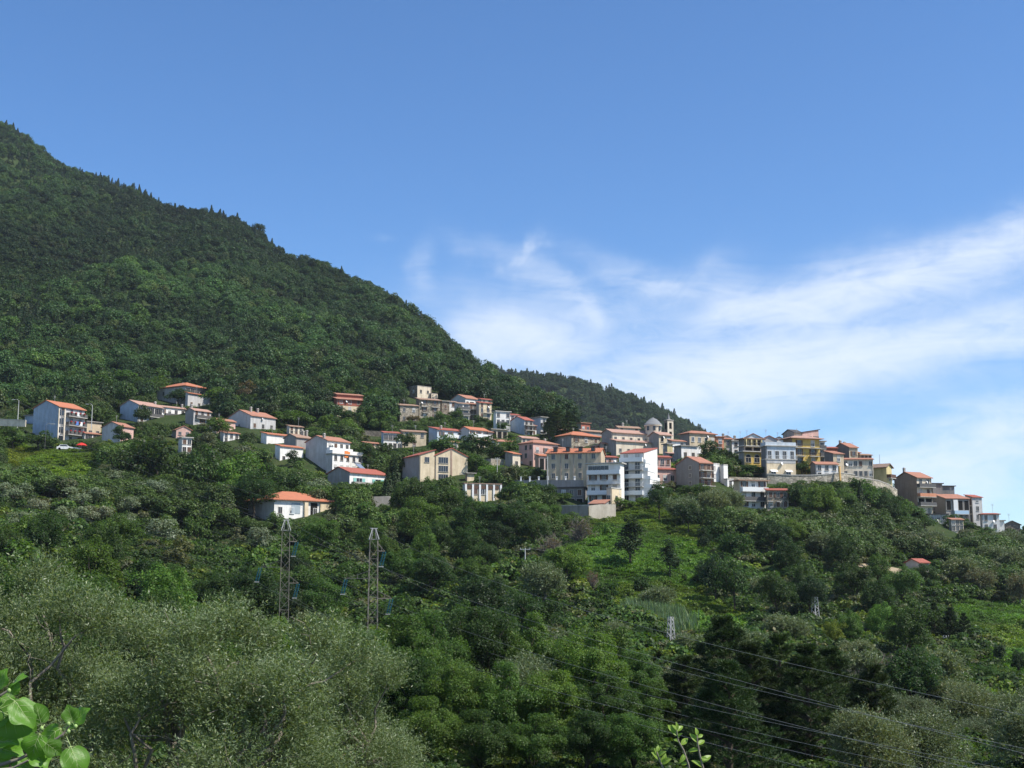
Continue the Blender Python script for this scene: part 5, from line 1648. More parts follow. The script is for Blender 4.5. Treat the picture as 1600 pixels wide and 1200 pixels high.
for i in range(2):      # tall dark conifers, 10 m
    Q = cone_crown(4200, 2.7, 10.0, .55, 51 + i, 12)
    b = MB(); b.tube([(0, 0, -1.2), (0, 0, 9.6)], [.24, .03], 7)
    reg('conifer', quads_mesh('crown', Q, [M_NEEDLE]), b.mesh('trunk', [M_BARK]), 10.0, 5.4)
for i in range(2):      # slim cypress-like trees, 8 m
    Q, LC = lobed_crown(3200, (1.25, 1.25, 4.0), 20, .42, .34, 61 + i, asp=.45, shell=.6, up=.5)
    b = MB(); b.tube([(0, 0, -1.2), (0, 0, 6)], [.15, .04], 6)
    reg('cypress', quads_mesh('crown', shift(Q, .1), [M_NEEDLE]), b.mesh('trunk', [M_BARK]), 8.0, 2.6)
for i in range(2):      # round shrubs, 2.4 m
    Q, LC = lobed_crown(1700, (1.6, 1.6, 1.2), 12, .42, .24, 71 + i, shell=.6)
    reg('shrub', quads_mesh('crown', shift(Q, -.1), [M_LEAF]), trunk_mesh('trunk', 2, .07, LC, 5, i + 29, .2), 2.3, 3.4)
# bare twiggy shrub
for i in range(2):
    r = random.Random(81 + i)
    b = MB()
    for k in range(70):
        th, ph = r.uniform(0, 6.28), r.uniform(.15, 1.25)
        L = r.uniform(1.6, 3.2)
        c = Vector((math.cos(th) * math.sin(ph) * L, math.sin(th) * math.sin(ph) * L, math.cos(ph) * L))
        pts = limb(b, (0, 0, 0), c, .05, .012, k * 7 + i, 4, .22, 4)
        for m in range(5):
            s = pts[r.randint(1, 4)]
            e = s + Vector((r.uniform(-1, 1), r.uniform(-1, 1), r.uniform(-.1, 1))) * .8
            limb(b, s, e, .022, .008, k * 91 + m, 2, .2, 3)
    tw = b.mesh('branches', [simple('grey_twigs', (.17, .145, .125), .95, spec=.1)])
    Q, LC = lobed_crown(500, (2.2, 2.2, 1.4), 14, .3, .16, 91 + i, shell=.5)
    reg('bare', quads_mesh('crown', Q, [M_LEAF]), tw, 3.0, 4.4)


def pine_mesh(seed, H=9.0, R=3.0, tufts=620, per=46):
    """umbrella of needle tufts at the branch ends"""
    r = np.random.default_rng(seed)
    z = r.uniform(.12, 1, tufts)
    ph = r.uniform(0, 2 * np.pi, tufts)
    whorl = np.round(z * 8 + .35 * np.sin(ph * 2 + seed)) / 8
    zz = np.clip(whorl * .45 + z * .55, .08, 1)
    rad = R * (1 - zz ** 2.2) * (.72 + .28 * np.sin(ph * 3 + zz * 9 + seed)) * r.uniform(.25, 1, tufts) ** .5 + .2
    C = np.stack([rad * np.cos(ph), rad * np.sin(ph), H * zz + .10 * rad], -1)
    i = np.repeat(np.arange(tufts), per)
    D = unit(r.normal(size=(tufts * per, 3)) + np.array([0, 0, .75]))
    ax = unit(np.stack([np.cos(ph), np.sin(ph), np.full(tufts, .7)], -1))
    D = unit(D + ax[i] * .6)
    L = .34 * r.uniform(.7, 1.25, tufts * per)
    P = C[i] + ax[i] * (r.uniform(-.28, .22, tufts * per))[:, None] + D * (L * .5)[:, None]
    N = np.cross(D, r.normal(size=D.shape))
    Q = leaf_quads(P, N, D, L, np.full(len(L), .045))
    b = MB()
    b.tube([(0, 0, -1.2), (.05, 0, H * .5), (0, 0, H * .97)], [.2, .13, .03], 8)
    for k in range(0, tufts, 6):
        limb(b, (0, 0, max(.6, C[k][2] - .35 * rad[k] - .2)), C[k], .045, .014, k, 3, .1, 4)
    return Q, b.mesh('trunk', [M_BARK])


for i in range(2):
    Q, tk = pine_mesh(101 + i, R=2.7 + .5 * i)
    reg('pine', quads_mesh('crown', Q, [M_NEEDLE]), tk, 9.3, 6.0)

# colours of the plants themselves
TONE = {'dark': (.032, .066, .013), 'deep': (.021, .044, .013), 'mid': (.056, .110, .019), 'bright': (.080, .150, .024), 'olive': (.088, .112, .046),
        'yellow': (.120, .165, .022), 'brown': (.105, .085, .045), 'rusty': (.14, .065, .035), 'pine': (.028, .052, .013), 'grey': (.082, .102, .056), 'lime': (.10, .17, .03)}
TWORD = {'dark': 'dark green', 'deep': 'blackish green', 'mid': 'mid green', 'bright': 'bright green', 'olive': 'grey-green', 'yellow': 'yellow-green', 'brown': 'brownish', 'rusty': 'rusty brown',
         'pine': 'dark', 'grey': 'silvery', 'lime': 'lime green'}
KWORD = {'broad_near': ('broadleaf_tree', 'broadleaf tree', 'tree'), 'olive_near': ('olive_tree', 'olive tree', 'tree'), 'broad_far': ('broadleaf_tree', 'broadleaf tree', 'tree'), 'broad_mid': ('broadleaf_tree', 'broadleaf tree', 'tree'), 'olive_mid': ('olive_tree', 'olive tree', 'tree'),
         'olive_far': ('olive_tree', 'olive tree', 'tree'), 'conifer': ('conifer_tree', 'conifer', 'tree'), 'cypress': ('slender_tree', 'slender tree', 'tree'),
         'shrub': ('shrub', 'shrub', 'shrub'), 'bare': ('bare_shrub', 'twiggy bare shrub', 'shrub'), 'pine': ('pine_tree', 'pine', 'tree')}
TREES = []      # records for the labels
tree_rand = random.Random(5)


def plant(kind, tone, px, pb, hpx, wpx=None, Y=None, dz=0.0, jit=.16):
    Y = Y or march(px, pb)
    if Y is None:
        return None
    if Y < 112:
        kind = {'broad_mid': 'broad_near', 'olive_mid': 'olive_near'}.get(kind, kind)
    u, v = uv(px, pb)
    X = u * Y
    Z = ground(X, Y) + dz
    var = tree_rand.randrange(len(KIND[kind]))
    cm, tm, h0, w0 = KIND[kind][var]
    hm = hpx * Y / FPX
    wm = (wpx or hpx * w0 / h0) * Y / FPX
    nm, word, cat = KWORD[kind]
    root = empty(nm, (X, Y, Z), tree_rand.uniform(0, 6.28))
    root.scale = (wm / w0, wm / w0, hm / h0)
    cr = link('crown', cm, root)
    tk = link('trunk', tm, root)
    c = TONE[tone]
    j = 1 + tree_rand.uniform(-jit, jit)
    g = 1 + tree_rand.uniform(-.1, .1)
    cr.color = (c[0] * j * g, c[1] * j, c[2] * j * (2 - g), 1)
    ppx, ppy = pix(X, Y, Z + hm * .55)
    TREES.append(dict(o=root, kind=kind, tone=tone, px=ppx, py=ppy, w=wm * FPX / Y, h=hm * FPX / Y, Y=Y, base=pb))
    root['category'] = cat
    return root


# ---- trees one can point at (column, foot row, height, width in photo pixels)
T = plant
T('pine', 'pine', 870, 690, 52, 44, Y=392); T('pine', 'pine', 888, 690, 47, 40, Y=388); T('pine', 'deep', 857, 688, 40, 34, Y=385)
T('conifer', 'pine', 618, 760, 70, 34, Y=300); T('conifer', 'deep', 606, 762, 58, 30, Y=296)
T('broad_mid', 'dark', 1030, 790, 64, 44, Y=284)
T('broad_far', 'dark', 245, 744, 92, 80, Y=300); T('broad_far', 'dark', 205, 742, 74, 66, Y=300); T('broad_far', 'dark', 318, 742, 92, 66, Y=292)
T('broad_far', 'mid', 165, 720, 44, 40, Y=318); T('broad_far', 'mid', 375, 738, 72, 66, Y=296); T('broad_far', 'bright', 362, 762, 66, 52, Y=286)
T('broad_mid', 'dark', 398, 782, 76, 84, Y=276); T('broad_far', 'dark', 445, 760, 56, 60, Y=292); T('broad_far', 'dark', 425, 735, 46, 48, Y=302)
T('olive_far', 'olive', 492, 765, 34, 50, Y=302); T('broad_far', 'mid', 545, 800, 44, 50, Y=279); T('broad_far', 'mid', 575, 818, 40, 46, Y=272)
T('broad_mid', 'dark', 640, 800, 84, 66, Y=276); T('broad_mid', 'dark', 690, 806, 74, 66, Y=274); T('broad_mid', 'dark', 720, 770, 40, 36, Y=288)
T('broad_mid', 'mid', 655, 850, 86, 80, Y=256); T('broad_mid', 'dark', 745, 838, 72, 76, Y=262); T('broad_mid', 'dark', 800, 830, 64, 78, Y=264)
T('broad_mid', 'mid', 845, 808, 54, 66, Y=272); T('broad_mid', 'dark', 835, 848, 56, 60, Y=254); T('broad_far', 'dark', 772, 800, 44, 50, Y=278)
T('broad_far', 'dark', 858, 790, 40, 28, Y=284); T('broad_far', 'mid', 893, 812, 28, 36, Y=275)
# upper hedge of trees between the rows of houses
for px, pb, h, w_, tn in [(600, 735, 34, 40, 'dark'), (632, 706, 30, 34, 'dark'), (690, 716, 34, 48, 'mid'), (735, 722, 38, 50, 'dark'), (770, 726, 40, 50, 'dark'), (795, 716, 30, 40, 'mid'), (745, 742, 34, 40, 'mid'),
                          (712, 662, 24, 24, 'dark'), (690, 664, 20, 26, 'mid'), (752, 668, 18, 24, 'dark'), (768, 671, 16, 16, 'mid'), (786, 677, 18, 20, 'mid'), (668, 668, 16, 22, 'mid'), (645, 664, 14, 24, 'brown'),
                          (695, 622, 26, 34, 'mid'), (604, 672, 26, 36, 'mid'), (574, 668, 34, 40, 'dark'), (547, 668, 26, 36, 'dark'), (530, 660, 24, 18, 'deep'),
                          (1112, 728, 34, 44, 'dark'), (1128, 730, 26, 30, 'dark'), (1150, 738, 22, 28, 'dark'), (1172, 746, 20, 44, 'dark'), (1188, 748, 16, 26, 'mid'), (1143, 706, 14, 22, 'mid'), (1253, 742, 22, 30, 'dark')]:
    T('broad_far', tn, px, pb, h, w_)
for px, pb, h, w_, Yt in [(798, 794, 32, 36, 296), (825, 797, 34, 44, 294), (850, 792, 30, 36, 297), (880, 787, 18, 26, 299), (668, 770, 40, 46, 290), (700, 772, 38, 46, 289), (645, 764, 44, 42, 291)]:
    T('broad_far', 'dark' if px % 20 else 'mid', px, pb, h, w_, Y=Yt)
for px, pb, h, w_, Yt in [(1212, 782, 22, 34, 318), (1236, 784, 24, 34, 319), (1256, 780, 22, 36, 322), (1306, 782, 26, 40, 321), (1330, 784, 28, 36, 324), (1352, 792, 30, 36, 326), (1374, 798, 30, 40, 331), (1394, 806, 32, 36, 335), (1412, 818, 30, 34, 334),
                           (1428, 830, 26, 44, 335), (1446, 842, 28, 44, 333), (1492, 838, 22, 40, 348), (1510, 834, 18, 34, 352), (1540, 844, 14, 36, 350), (1575, 846, 16, 34, 352),
                           (1096, 788, 24, 40, 303), (1075, 786, 22, 36, 302), (1234, 797, 20, 24, 306)]:
    T('broad_far', 'dark' if px % 4 else 'mid', px, pb, h, w_, Y=Yt)
T('broad_far', 'mid', 528, 632, 36, 40); T('broad_far', 'dark', 556, 630, 36, 44); T('broad_far', 'mid', 578, 640, 32, 40)
T('olive_mid', 'olive', 1068, 812, 46, 54, Y=280); T('olive_mid', 'olive', 1118, 808, 44, 50, Y=284); T('olive_mid', 'olive', 1142, 804, 34, 40, Y=290)
# around the western houses
for px, pb, h, w_, tn in [(278, 636, 30, 40, 'dark'), (222, 668, 34, 28, 'dark'), (342, 690, 40, 40, 'mid'), (60, 708, 34, 44, 'dark'), (20, 704, 30, 46, 'mid'), (80, 700, 16, 26, 'dark'), (38, 650, 30, 44, 'mid'), (150, 628, 40, 60, 'dark'),
                          (100, 620, 40, 56, 'dark'), (335, 636, 34, 44, 'mid'), (385, 636, 36, 40, 'brown'), (240, 625, 36, 44, 'mid'), (200, 612, 36, 44, 'bright'), (440, 668, 30, 44, 'mid'), (470, 672, 30, 44, 'mid'), (515, 690, 36, 44, 'mid'),
                          (545, 690, 30, 44, 'bright'), (575, 726, 38, 30, 'dark'), (300, 700, 24, 22, 'dark'), (460, 738, 28, 30, 'dark'), (190, 700, 30, 32, 'dark')]:
    T('broad_far', tn, px, pb, h, w_)
# silver and grey shrubs of the western slope
for px, pb, h, w_, tn in [(50, 760, 34, 50, 'olive'), (95, 775, 30, 40, 'olive'), (20, 790, 36, 50, 'olive'), (178, 768, 34, 54, 'grey'), (235, 792, 42, 56, 'grey'), (130, 800, 40, 66, 'olive'), (110, 830, 40, 50, 'olive'), (150, 826, 36, 44, 'brown'),
                          (275, 812, 36, 50, 'olive'), (60, 812, 34, 40, 'brown'), (320, 822, 30, 40, 'olive'), (190, 838, 34, 40, 'grey')]:
    T('olive_far', tn, px, pb, h, w_)
# the open slope in the middle
T('cypress', 'deep', 985, 888, 78, 42); T('cypress', 'deep', 1047, 905, 58, 30); T('broad_far', 'deep', 1076, 838, 54, 42); T('broad_far', 'deep', 1100, 870, 40, 26)
T('broad_far', 'deep', 1118, 948, 74, 48); T('broad_far', 'dark', 1148, 960, 84, 52); T('olive_mid', 'olive', 1027, 962, 44, 54); T('olive_mid', 'olive', 852, 955, 72, 68)
T('bare', 'brown', 905, 850, 40, 56); T('bare', 'brown', 862, 876, 36, 50); T('bare', 'rusty', 925, 924, 34, 30); T('shrub', 'dark', 950, 942, 30, 36); T('shrub', 'dark', 1003, 930, 26, 30)
T('olive_mid', 'olive', 965, 1008, 34, 46); T('broad_mid', 'dark', 1008, 1022, 44, 34); T('olive_mid', 'olive', 1085, 1040, 46, 70); T('broad_mid', 'mid', 1125, 1020, 46, 54); T('olive_far', 'grey', 1330, 990, 20, 34)
T('shrub', 'dark', 1069, 914, 16, 10); T('shrub', 'deep', 888, 865, 22, 26); T('broad_far', 'mid', 1010, 800, 24, 34); T('broad_far', 'mid', 975, 800, 20, 34)
# olives and greys of the eastern slope
for px, pb, h, w_, tn in [(1447, 872, 42, 54, 'grey'), (1480, 888, 32, 44, 'grey'), (1577, 870, 40, 56, 'grey'), (1590, 910, 50, 60, 'olive'), (1555, 900, 44, 56, 'olive'), (1500, 915, 42, 56, 'olive'), (1532, 932, 40, 50, 'brown'), (1345, 868, 36, 46, 'olive'), (1595, 955, 56, 44, 'brown')]:
    T('olive_mid', tn, px, pb, h, w_)
T('broad_mid', 'bright', 1282, 816, 62, 72, Y=292); T('conifer', 'deep', 1346, 816, 66, 32, Y=305); T('broad_mid', 'dark', 1388, 826, 56, 54, Y=308); T('broad_mid', 'mid', 1318, 812, 52, 52, Y=303); T('broad_far', 'mid', 1366, 822, 58, 50, Y=310); T('broad_far', 'dark', 1243, 802, 40, 36, Y=303); T('broad_mid', 'mid', 1408, 836, 48, 50, Y=310)
T('cypress', 'deep', 1563, 1050, 44, 18); T('broad_mid', 'deep', 1592, 1062, 40, 30)
for px, pb, h, w_ in [(1462, 1010, 66, 40), (1487, 1014, 62, 44), (1508, 1016, 56, 36), (1440, 1006, 54, 36)]:
    T('pine', 'deep' if px > 1480 else 'pine', px, pb, h, w_)
for px, pb, h, w_, tn in [(1345, 1085, 66, 74, 'olive'), (1455, 1096, 78, 96, 'olive'), (1490, 1128, 62, 70, 'olive'), (1560, 1150, 64, 80, 'olive'), (1425, 1160, 62, 84, 'grey'), (1300, 1128, 64, 60, 'olive'), (1230, 1010, 46, 70, 'olive'), (1340, 1040, 36, 56, 'olive'),
                          (1165, 1040, 50, 66, 'olive'), (1520, 1190, 60, 84, 'grey'), (1380, 1130, 60, 60, 'dark'), (1580, 1200, 56, 60, 'grey'), (1195, 1075, 52, 56, 'olive'), (880, 1030, 40, 56, 'olive'), (1130, 1075, 52, 50, 'brown'), (1075, 1060, 30, 40, 'brown')]:
    T('olive_mid', tn, px, pb, h, w_)
T('bare', 'brown', 1412, 1100, 74, 84); T('bare', 'brown', 1400, 1070, 40, 50); T('bare', 'brown', 1330, 1110, 60, 50)
for px, pb, h, w_, tn in [(1380, 1015, 66, 60, 'bright'), (1330, 1022, 60, 50, 'bright'), (1430, 1000, 50, 40, 'mid'), (1305, 1020, 46, 40, 'yellow'), (1290, 1010, 40, 50, 'dark'), (1450, 1040, 40, 46, 'mid'), (1510, 1048, 36, 44, 'mid'), (1550, 1078, 34, 60, 'mid'),
                          (1485, 1066, 40, 44, 'dark'), (1375, 985, 80, 66, 'dark'), (1335, 960, 80, 66, 'dark'), (1410, 955, 70, 66, 'mid'), (1440, 925, 44, 56, 'dark'), (1375, 925, 56, 50, 'mid'), (1320, 910, 70, 60, 'dark'), (1265, 970, 70, 60, 'deep'), (1215, 975, 80, 66, 'dark')]:
    T('broad_mid', tn, px, pb, h, w_)
# the near thicket
for px, pb, h, w_, Yt, tn in [(672, 1140, 165, 125, 100, 'mid'), (752, 1140, 180, 135, 104, 'dark'), (832, 1136, 160, 125, 106, 'mid'), (905, 1130, 130, 115, 106, 'dark'), (985, 1128, 105, 110, 107, 'mid'),
                              (640, 1215, 150, 120, 84, 'dark'), (715, 1222, 150, 130, 82, 'mid'), (790, 1222, 145, 130, 83, 'mid'), (868, 1220, 140, 125, 84, 'bright'), (945, 1220, 125, 125, 85, 'dark'), (1010, 1215, 110, 110, 87, 'mid'), (670, 1262, 120, 120, 72, 'mid'), (752, 1266, 110, 125, 71, 'dark'), (835, 1266, 110, 120, 71, 'mid'), (915, 1264, 112, 125, 72, 'dark'), (990, 1262, 115, 120, 72, 'mid'), (600, 1120, 110, 90, 108, 'mid')]:
    T('broad_mid', tn, px, pb, h, w_, Y=Yt)
# pines at the bottom
for px, pb, h, w_ in [(1135, 1248, 205, 170), (1225, 1262, 190, 170), (1305, 1262, 170, 150), (1075, 1262, 150, 140), (1180, 1300, 190, 170), (1270, 1320, 200, 170), (1375, 1290, 160, 140)]:
    T('pine', 'pine', px, pb, h, w_, Y={1135: 92, 1225: 90, 1305: 94, 1075: 88, 1180: 84, 1270: 82, 1375: 90}[px])

# ---- the rest of the wooded slope, filled in by kind of place
MEADOWS = [[(890, 806), (960, 786), (1070, 796), (1120, 850), (1100, 930), (1185, 970), (1180, 1000), (1085, 1005), (985, 975), (900, 920), (862, 870)],
           [(1475, 955), (1520, 938), (1660, 955), (1660, 1085), (1570, 1072), (1535, 1010)],
           [(0, 690), (60, 702), (158, 706), (168, 764), (100, 772), (30, 757), (0, 735)],
           [(770, 958), (830, 960), (830, 990), (780, 992)], [(1220, 1042), (1295, 1036), (1300, 1062), (1225, 1066)],
           [(1500, 1080), (1620, 1090), (1620, 1130), (1520, 1110)], [(740, 728), (800, 728), (800, 752), (742, 750)], [(985, 786), (1060, 786), (1060, 806), (985, 806)]]


def inside(px, py, poly):
    c = False
    j = len(poly) - 1
    for i in range(len(poly)):
        xi, yi = poly[i]; xj, yj = poly[j]
        if (yi > py) != (yj > py) and px < (xj - xi) * (py - yi) / (yj - yi) + xi:
            c = not c
        j = i
    return c


def meadow(px, py):
    return any(inside(px, py, m) for m in MEADOWS)


def blocks_house(px, pt, pb, wpx, Y, allow=.22):
    for (x0, x1, y0, y1, Yh) in RECTS:
        if Y > Yh + 14:
            continue
        if px + wpx * .5 < x0 or px - wpx * .5 > x1:
            continue
        if pb > y0 and pt < y1 - (y1 - y0) * allow:
            return True
        if abs(Y - Yh) < 7 and x0 - 4 < px < x1 + 4 and pb < y1 + 3:
            return True
    return False


rs = random.Random(77)
# pylons, masts and poles keep their outline clear as well
CLEAR = [(430, 455, 815, 958, 172), (398, 475, 840, 940, 172), (566, 596, 826, 968, 164), (530, 622, 855, 962, 164), (1268, 1282, 930, 985, 196), (1042, 1056, 962, 1026, 165), (815, 826, 855, 892, 226), (1026, 1034, 875, 902, 238), (1473, 1482, 992, 1004, 190),
         (1378, 1456, 872, 906, 262), (15, 155, 700, 744, 318), (880, 1100, 806, 985, 205), (1495, 1625, 944, 1075, 178), (384, 524, 765, 804, 284)]
placed = [(t['px'], t['py'] + t['h'] * .5, t['w'], t['Y']) for t in TREES]
BUDGET = 330
n_auto = 0
for tries in range(60000):
    if len(TREES) >= BUDGET:
        break
    px = rs.uniform(-30, 1630)
    pb = rs.uniform(700, 1330)
    Y = march(px, pb)
    if Y is None or Y < 46 or Y > 330:
        continue
    if meadow(px, pb) and rs.random() < .985 or inside(px, pb, PATH):
        continue
    # what grows here
    bottom = Y < 128
    if bottom:
        if Y < (78 if px < 1000 else 66):
            continue
        if px > 1040 and px < 1350 and Y < 96:
            kind, tone = 'pine', 'pine'
        elif px < 640 and Y < 62:
            continue
        else:
            kind = rs.choices(['broad_mid', 'olive_mid'], [5, 1.2 if px > 1100 else .2])[0]
            tone = rs.choices(['mid', 'dark', 'bright', 'brown'], [4, 3.2, .9 if px < 1000 else .3, 0])[0]
        if px > 1380:
            kind = rs.choices(['broad_mid', 'olive_mid'], [2, 3])[0]
        hm, wr = rs.uniform(6.5, 9.5), rs.uniform(.75, 1.05)
    elif px < 420 and Y > 200:
        kind = rs.choices(['broad_far', 'olive_far', 'shrub'], [3, 3, 1])[0]
        tone = rs.choices(['mid', 'dark', 'olive', 'bright'], [3, 3, 2, .7])[0]
        hm, wr = rs.uniform(4.5, 7), rs.uniform(.9, 1.3)
    elif px > 1180 and Y > 150:
        kind = rs.choices(['broad_mid', 'olive_mid'], [5, 1])[0]
        tone = rs.choices(['dark', 'mid', 'deep', 'bright'], [4, 3.4, 1, .8])[0]
        hm, wr = rs.uniform(6, 9.5), rs.uniform(.8, 1.15)
    else:
        kind = rs.choices(['broad_mid', 'olive_mid', 'broad_far'], [4, .5, 1])[0]
        tone = rs.choices(['dark', 'mid', 'deep', 'bright'], [4, 3.5, .8, .6])[0]
        hm, wr = rs.uniform(5.5, 9), rs.uniform(.8, 1.15)
    if kind.startswith('olive'):
        tone = rs.choices(['olive', 'grey', 'mid'], [4, 1, 1])[0]
        hm = min(hm, rs.uniform(4.2, 6)); wr = rs.uniform(1.0, 1.3)
    h = hm * FPX / Y
    w_ = h * wr
    if blocks_house(px, pb - h, pb, w_, Y):
        continue
    bad = False
    for (x0, x1, y0, y1, Yc) in CLEAR:
        if Y < Yc + 4 and px + w_ * .5 > x0 and px - w_ * .5 < x1 and pb - h < y1 and pb > y0:
            bad = True
            break
    if bad:
        continue
    k = .40 if bottom else .44
    ok = True
    for (qx, qy, qw, qY) in placed:
        dx = (px - qx) / (k * (w_ + qw) * .5 * 1.25)
        dy = (math.log(Y) - math.log(qY)) / (.055 if not bottom else .07)
        if dx * dx + dy * dy < 1.0:
            ok = False
            break
    if not ok:
        continue
    plant(kind, tone, px, pb, h, w_, Y=Y)
    placed.append((px, pb, w_, Y))
    n_auto += 1
print('trees', len(TREES), 'auto', n_auto, 'tries', tries)

# ------------------------------------------------------------------ what nobody could count: forest, undergrowth, grass
def proto_collection(name, meshes):
    c = bpy.data.collections.new(name)
    for i, me in enumerate(meshes):
        o = bpy.data.objects.new(f'{name}_{i:02d}', me)
        c.objects.link(o)
    return c


def scatter(name, label, pts, idx, scale, rot, tint, coll):
    n = len(pts)
    me = bpy.data.meshes.new(name)
    me.vertices.add(n)
    me.vertices.foreach_set('co', np.asarray(pts, np.float32).reshape(-1))
    for an, typ, key, arr in (('pick', 'INT', 'value', np.asarray(idx, np.int32)), ('size', 'FLOAT_VECTOR', 'vector', np.asarray(scale, np.float32).reshape(-1)),
                              ('turn', 'FLOAT_VECTOR', 'vector', np.asarray(rot, np.float32).reshape(-1)),
                              ('tint', 'FLOAT_COLOR', 'color', np.concatenate([np.asarray(tint, np.float32), np.ones((n, 1), np.float32)], 1).reshape(-1))):
        a = me.attributes.new(an, typ, 'POINT')
        a.data.foreach_set(key, arr)
    me.update()
    o = link(name, me)
    ng = bpy.data.node_groups.new(name + '_scatter', 'GeometryNodeTree')
    ng.interface.new_socket('Geometry', in_out='INPUT', socket_type='NodeSocketGeometry')
    ng.interface.new_socket('Geometry', in_out='OUTPUT', socket_type='NodeSocketGeometry')
    N = ng.nodes
    gi, go = N.new('NodeGroupInput'), N.new('NodeGroupOutput')
    ci = N.new('GeometryNodeCollectionInfo')
    ci.inputs['Collection'].default_value = coll
    ci.inputs['Separate Children'].default_value = True
    ci.inputs['Reset Children'].default_value = True
    ip = N.new('GeometryNodeInstanceOnPoints')
    ip.inputs['Pick Instance'].default_value = True

    def attr(nm, dt):
        a = N.new('GeometryNodeInputNamedAttribute')
        a.data_type = dt
        a.inputs[0].default_value = nm
        return a.outputs[0]
    m2p = N.new('GeometryNodeMeshToPoints')
    L = ng.links
    L.new(gi.outputs[0], m2p.inputs[0])
    L.new(m2p.outputs[0], ip.inputs['Points'])
    L.new(ci.outputs[0], ip.inputs['Instance'])
    L.new(attr('pick', 'INT'), ip.inputs['Instance Index'])
    e2r = N.new('FunctionNodeEulerToRotation')
    L.new(attr('turn', 'FLOAT_VECTOR'), e2r.inputs[0])
    L.new(e2r.outputs[0], ip.inputs['Rotation'])
    L.new(attr('size', 'FLOAT_VECTOR'), ip.inputs['Scale'])
    L.new(ip.outputs[0], go.inputs[0])
    md = o.modifiers.new('scatter', 'NODES')
    md.node_group = ng
    tag(o, label, kind='stuff')
    return o


def vnoise(x, y, seed, scale):
    """smooth value noise"""
    x = np.asarray(x) / scale; y = np.asarray(y) / scale
    xi, yi = np.floor(x).astype(int), np.floor(y).astype(int)
    fx, fy = x - xi, y - yi
    fx, fy = fx * fx * (3 - 2 * fx), fy * fy * (3 - 2 * fy)

    def h(a, b):
        v = np.sin(a * 127.1 + b * 311.7 + seed * 74.7) * 43758.5453
        return v - np.floor(v)
    return (h(xi, yi) * (1 - fx) + h(xi + 1, yi) * fx) * (1 - fy) + (h(xi, yi + 1) * (1 - fx) + h(xi + 1, yi + 1) * fx) * fy


def leafy(mat, n, R, nl, lobe, size, seed, dz, **kw):
    Q, LC = lobed_crown(n, R, nl, lobe, size, seed, **kw)
    return quads_mesh('clump', shift(Q, dz), [mat])


F_BROAD = [leafy(M_WOOD_LEAF, 1700, (3.3, 3.3, 3.6), 19 + 3 * i, .40, .50, 201 + i, .6, shell=.6, low=-.3, fill=.05) for i in range(4)]
F_CON = [quads_mesh('clump', cone_crown(1300, 2.5, 10.5, .62, 211 + i, 10, sharp=.8), [M_WOOD_LEAF]) for i in range(3)]
fcoll = proto_collection('forest_tree', F_BROAD + F_CON)

# forest on the mountain
fr_ = np.random.default_rng(31)


def place_forest(u, Y):
    lY = np.log(Y)
    Z = vterr(u, lY) * Y
    X = u * Y
    return np.stack([X, Y, Z], -1)


# stratified over the slope: about one tree every 5.2 m
cand = []
Y = 352.0
while Y < 1330:
    step = 4.2 + (Y - 352) / 980 * 1.4
    umin, umax = -0.56, 0.10
    n = int((umax - umin) * Y / (step * 1.06))
    uu = np.linspace(umin, umax, n) + fr_.normal(0, .28 * step / Y, n)
    yy = Y + fr_.uniform(-.5, .5, n) * step
    cand.append(np.stack([uu, yy], -1))
    Y += step
cand = np.concatenate(cand)
P = place_forest(cand[:, 0], cand[:, 1])
ppx, ppy = pix(P[:, 0], P[:, 1], P[:, 2])
keep = np.ones(len(P), bool)
# keep behind the village, and on this side of the ridge or just over it
lim = np.interp(ppx, [-300, 0, 140, 150, 330, 350, 430, 520, 580, 620, 690, 760, 850, 880, 2000], [652, 652, 645, 640, 640, 668, 676, 676, 672, 668, 655, 655, 660, 668, 668])
keep &= ppy < lim
ridgeY = np.interp(cand[:, 0], [-.6, -.4, -.3, -.2, -.1, -.05, 0, .04, .1], [1300, 1150, 1080, 950, 850, 750, 620, 530, 450])
keep &= cand[:, 1] < ridgeY * 1.10
keep &= ppx < 905
for (x0, x1, y0, y1, Yh) in RECTS:
    hpx_ = 9.0 * FPX / P[:, 1]
    keep &= ~((P[:, 1] < Yh + 13) & (ppx > x0 - 9) & (ppx < x1 + 9) & (ppy > y0 - 2) & (ppy - hpx_ < y1))
P, cand, ppx, ppy = P[keep], cand[keep], ppx[keep], ppy[keep]
n = len(P)
hgt = np.clip((P[:, 2] - 60) / 260, 0, 1)
nz = vnoise(P[:, 0], P[:, 1], 3, 60)
nz2 = vnoise(P[:, 0], P[:, 1], 9, 22)
nzs = vnoise(P[:, 0] * 1.0 + P[:, 1] * .35, P[:, 1] * .32, 21, 26)
pc = np.clip(.03 + .5 * hgt ** 1.4 + (nz - .55) * .8 + (nzs - .62) * .9, 0, .9)
near_ridge = cand[:, 1] > ridgeY[keep] * .93
pc = np.where(near_ridge, pc + .15, pc)
iscon = fr_.uniform(0, 1, n) < pc
pick = np.where(iscon, 4 + fr_.integers(0, 3, n), fr_.integers(0, 4, n))
s = np.clip(np.exp(fr_.normal(-.16, .26, n)), .4, 1.25) * np.where(iscon, .84, .95)
s = s * (1 + (nz2 - .5) * .5)
sc = np.stack([s * fr_.uniform(.9, 1.25, n), s * fr_.uniform(.9, 1.25, n), s * fr_.uniform(.8, 1.15, n)], -1)
sc[iscon, 2] *= .95
base = np.array([.030, .066, .019])[None, :] * (1 + (nz2[:, None] - .5) * .9) * (1 + (vnoise(P[:, 0], P[:, 1], 33, 95)[:, None] - .5) * .9)
lighter = fr_.uniform(0, 1, n)  # random draw
base = np.where((lighter > .86)[:, None], base * np.array([1.5, 1.35, 1.0]), base)
base = np.where((lighter < .06)[:, None], base * np.array([1.5, 1.05, 1.1]), base)
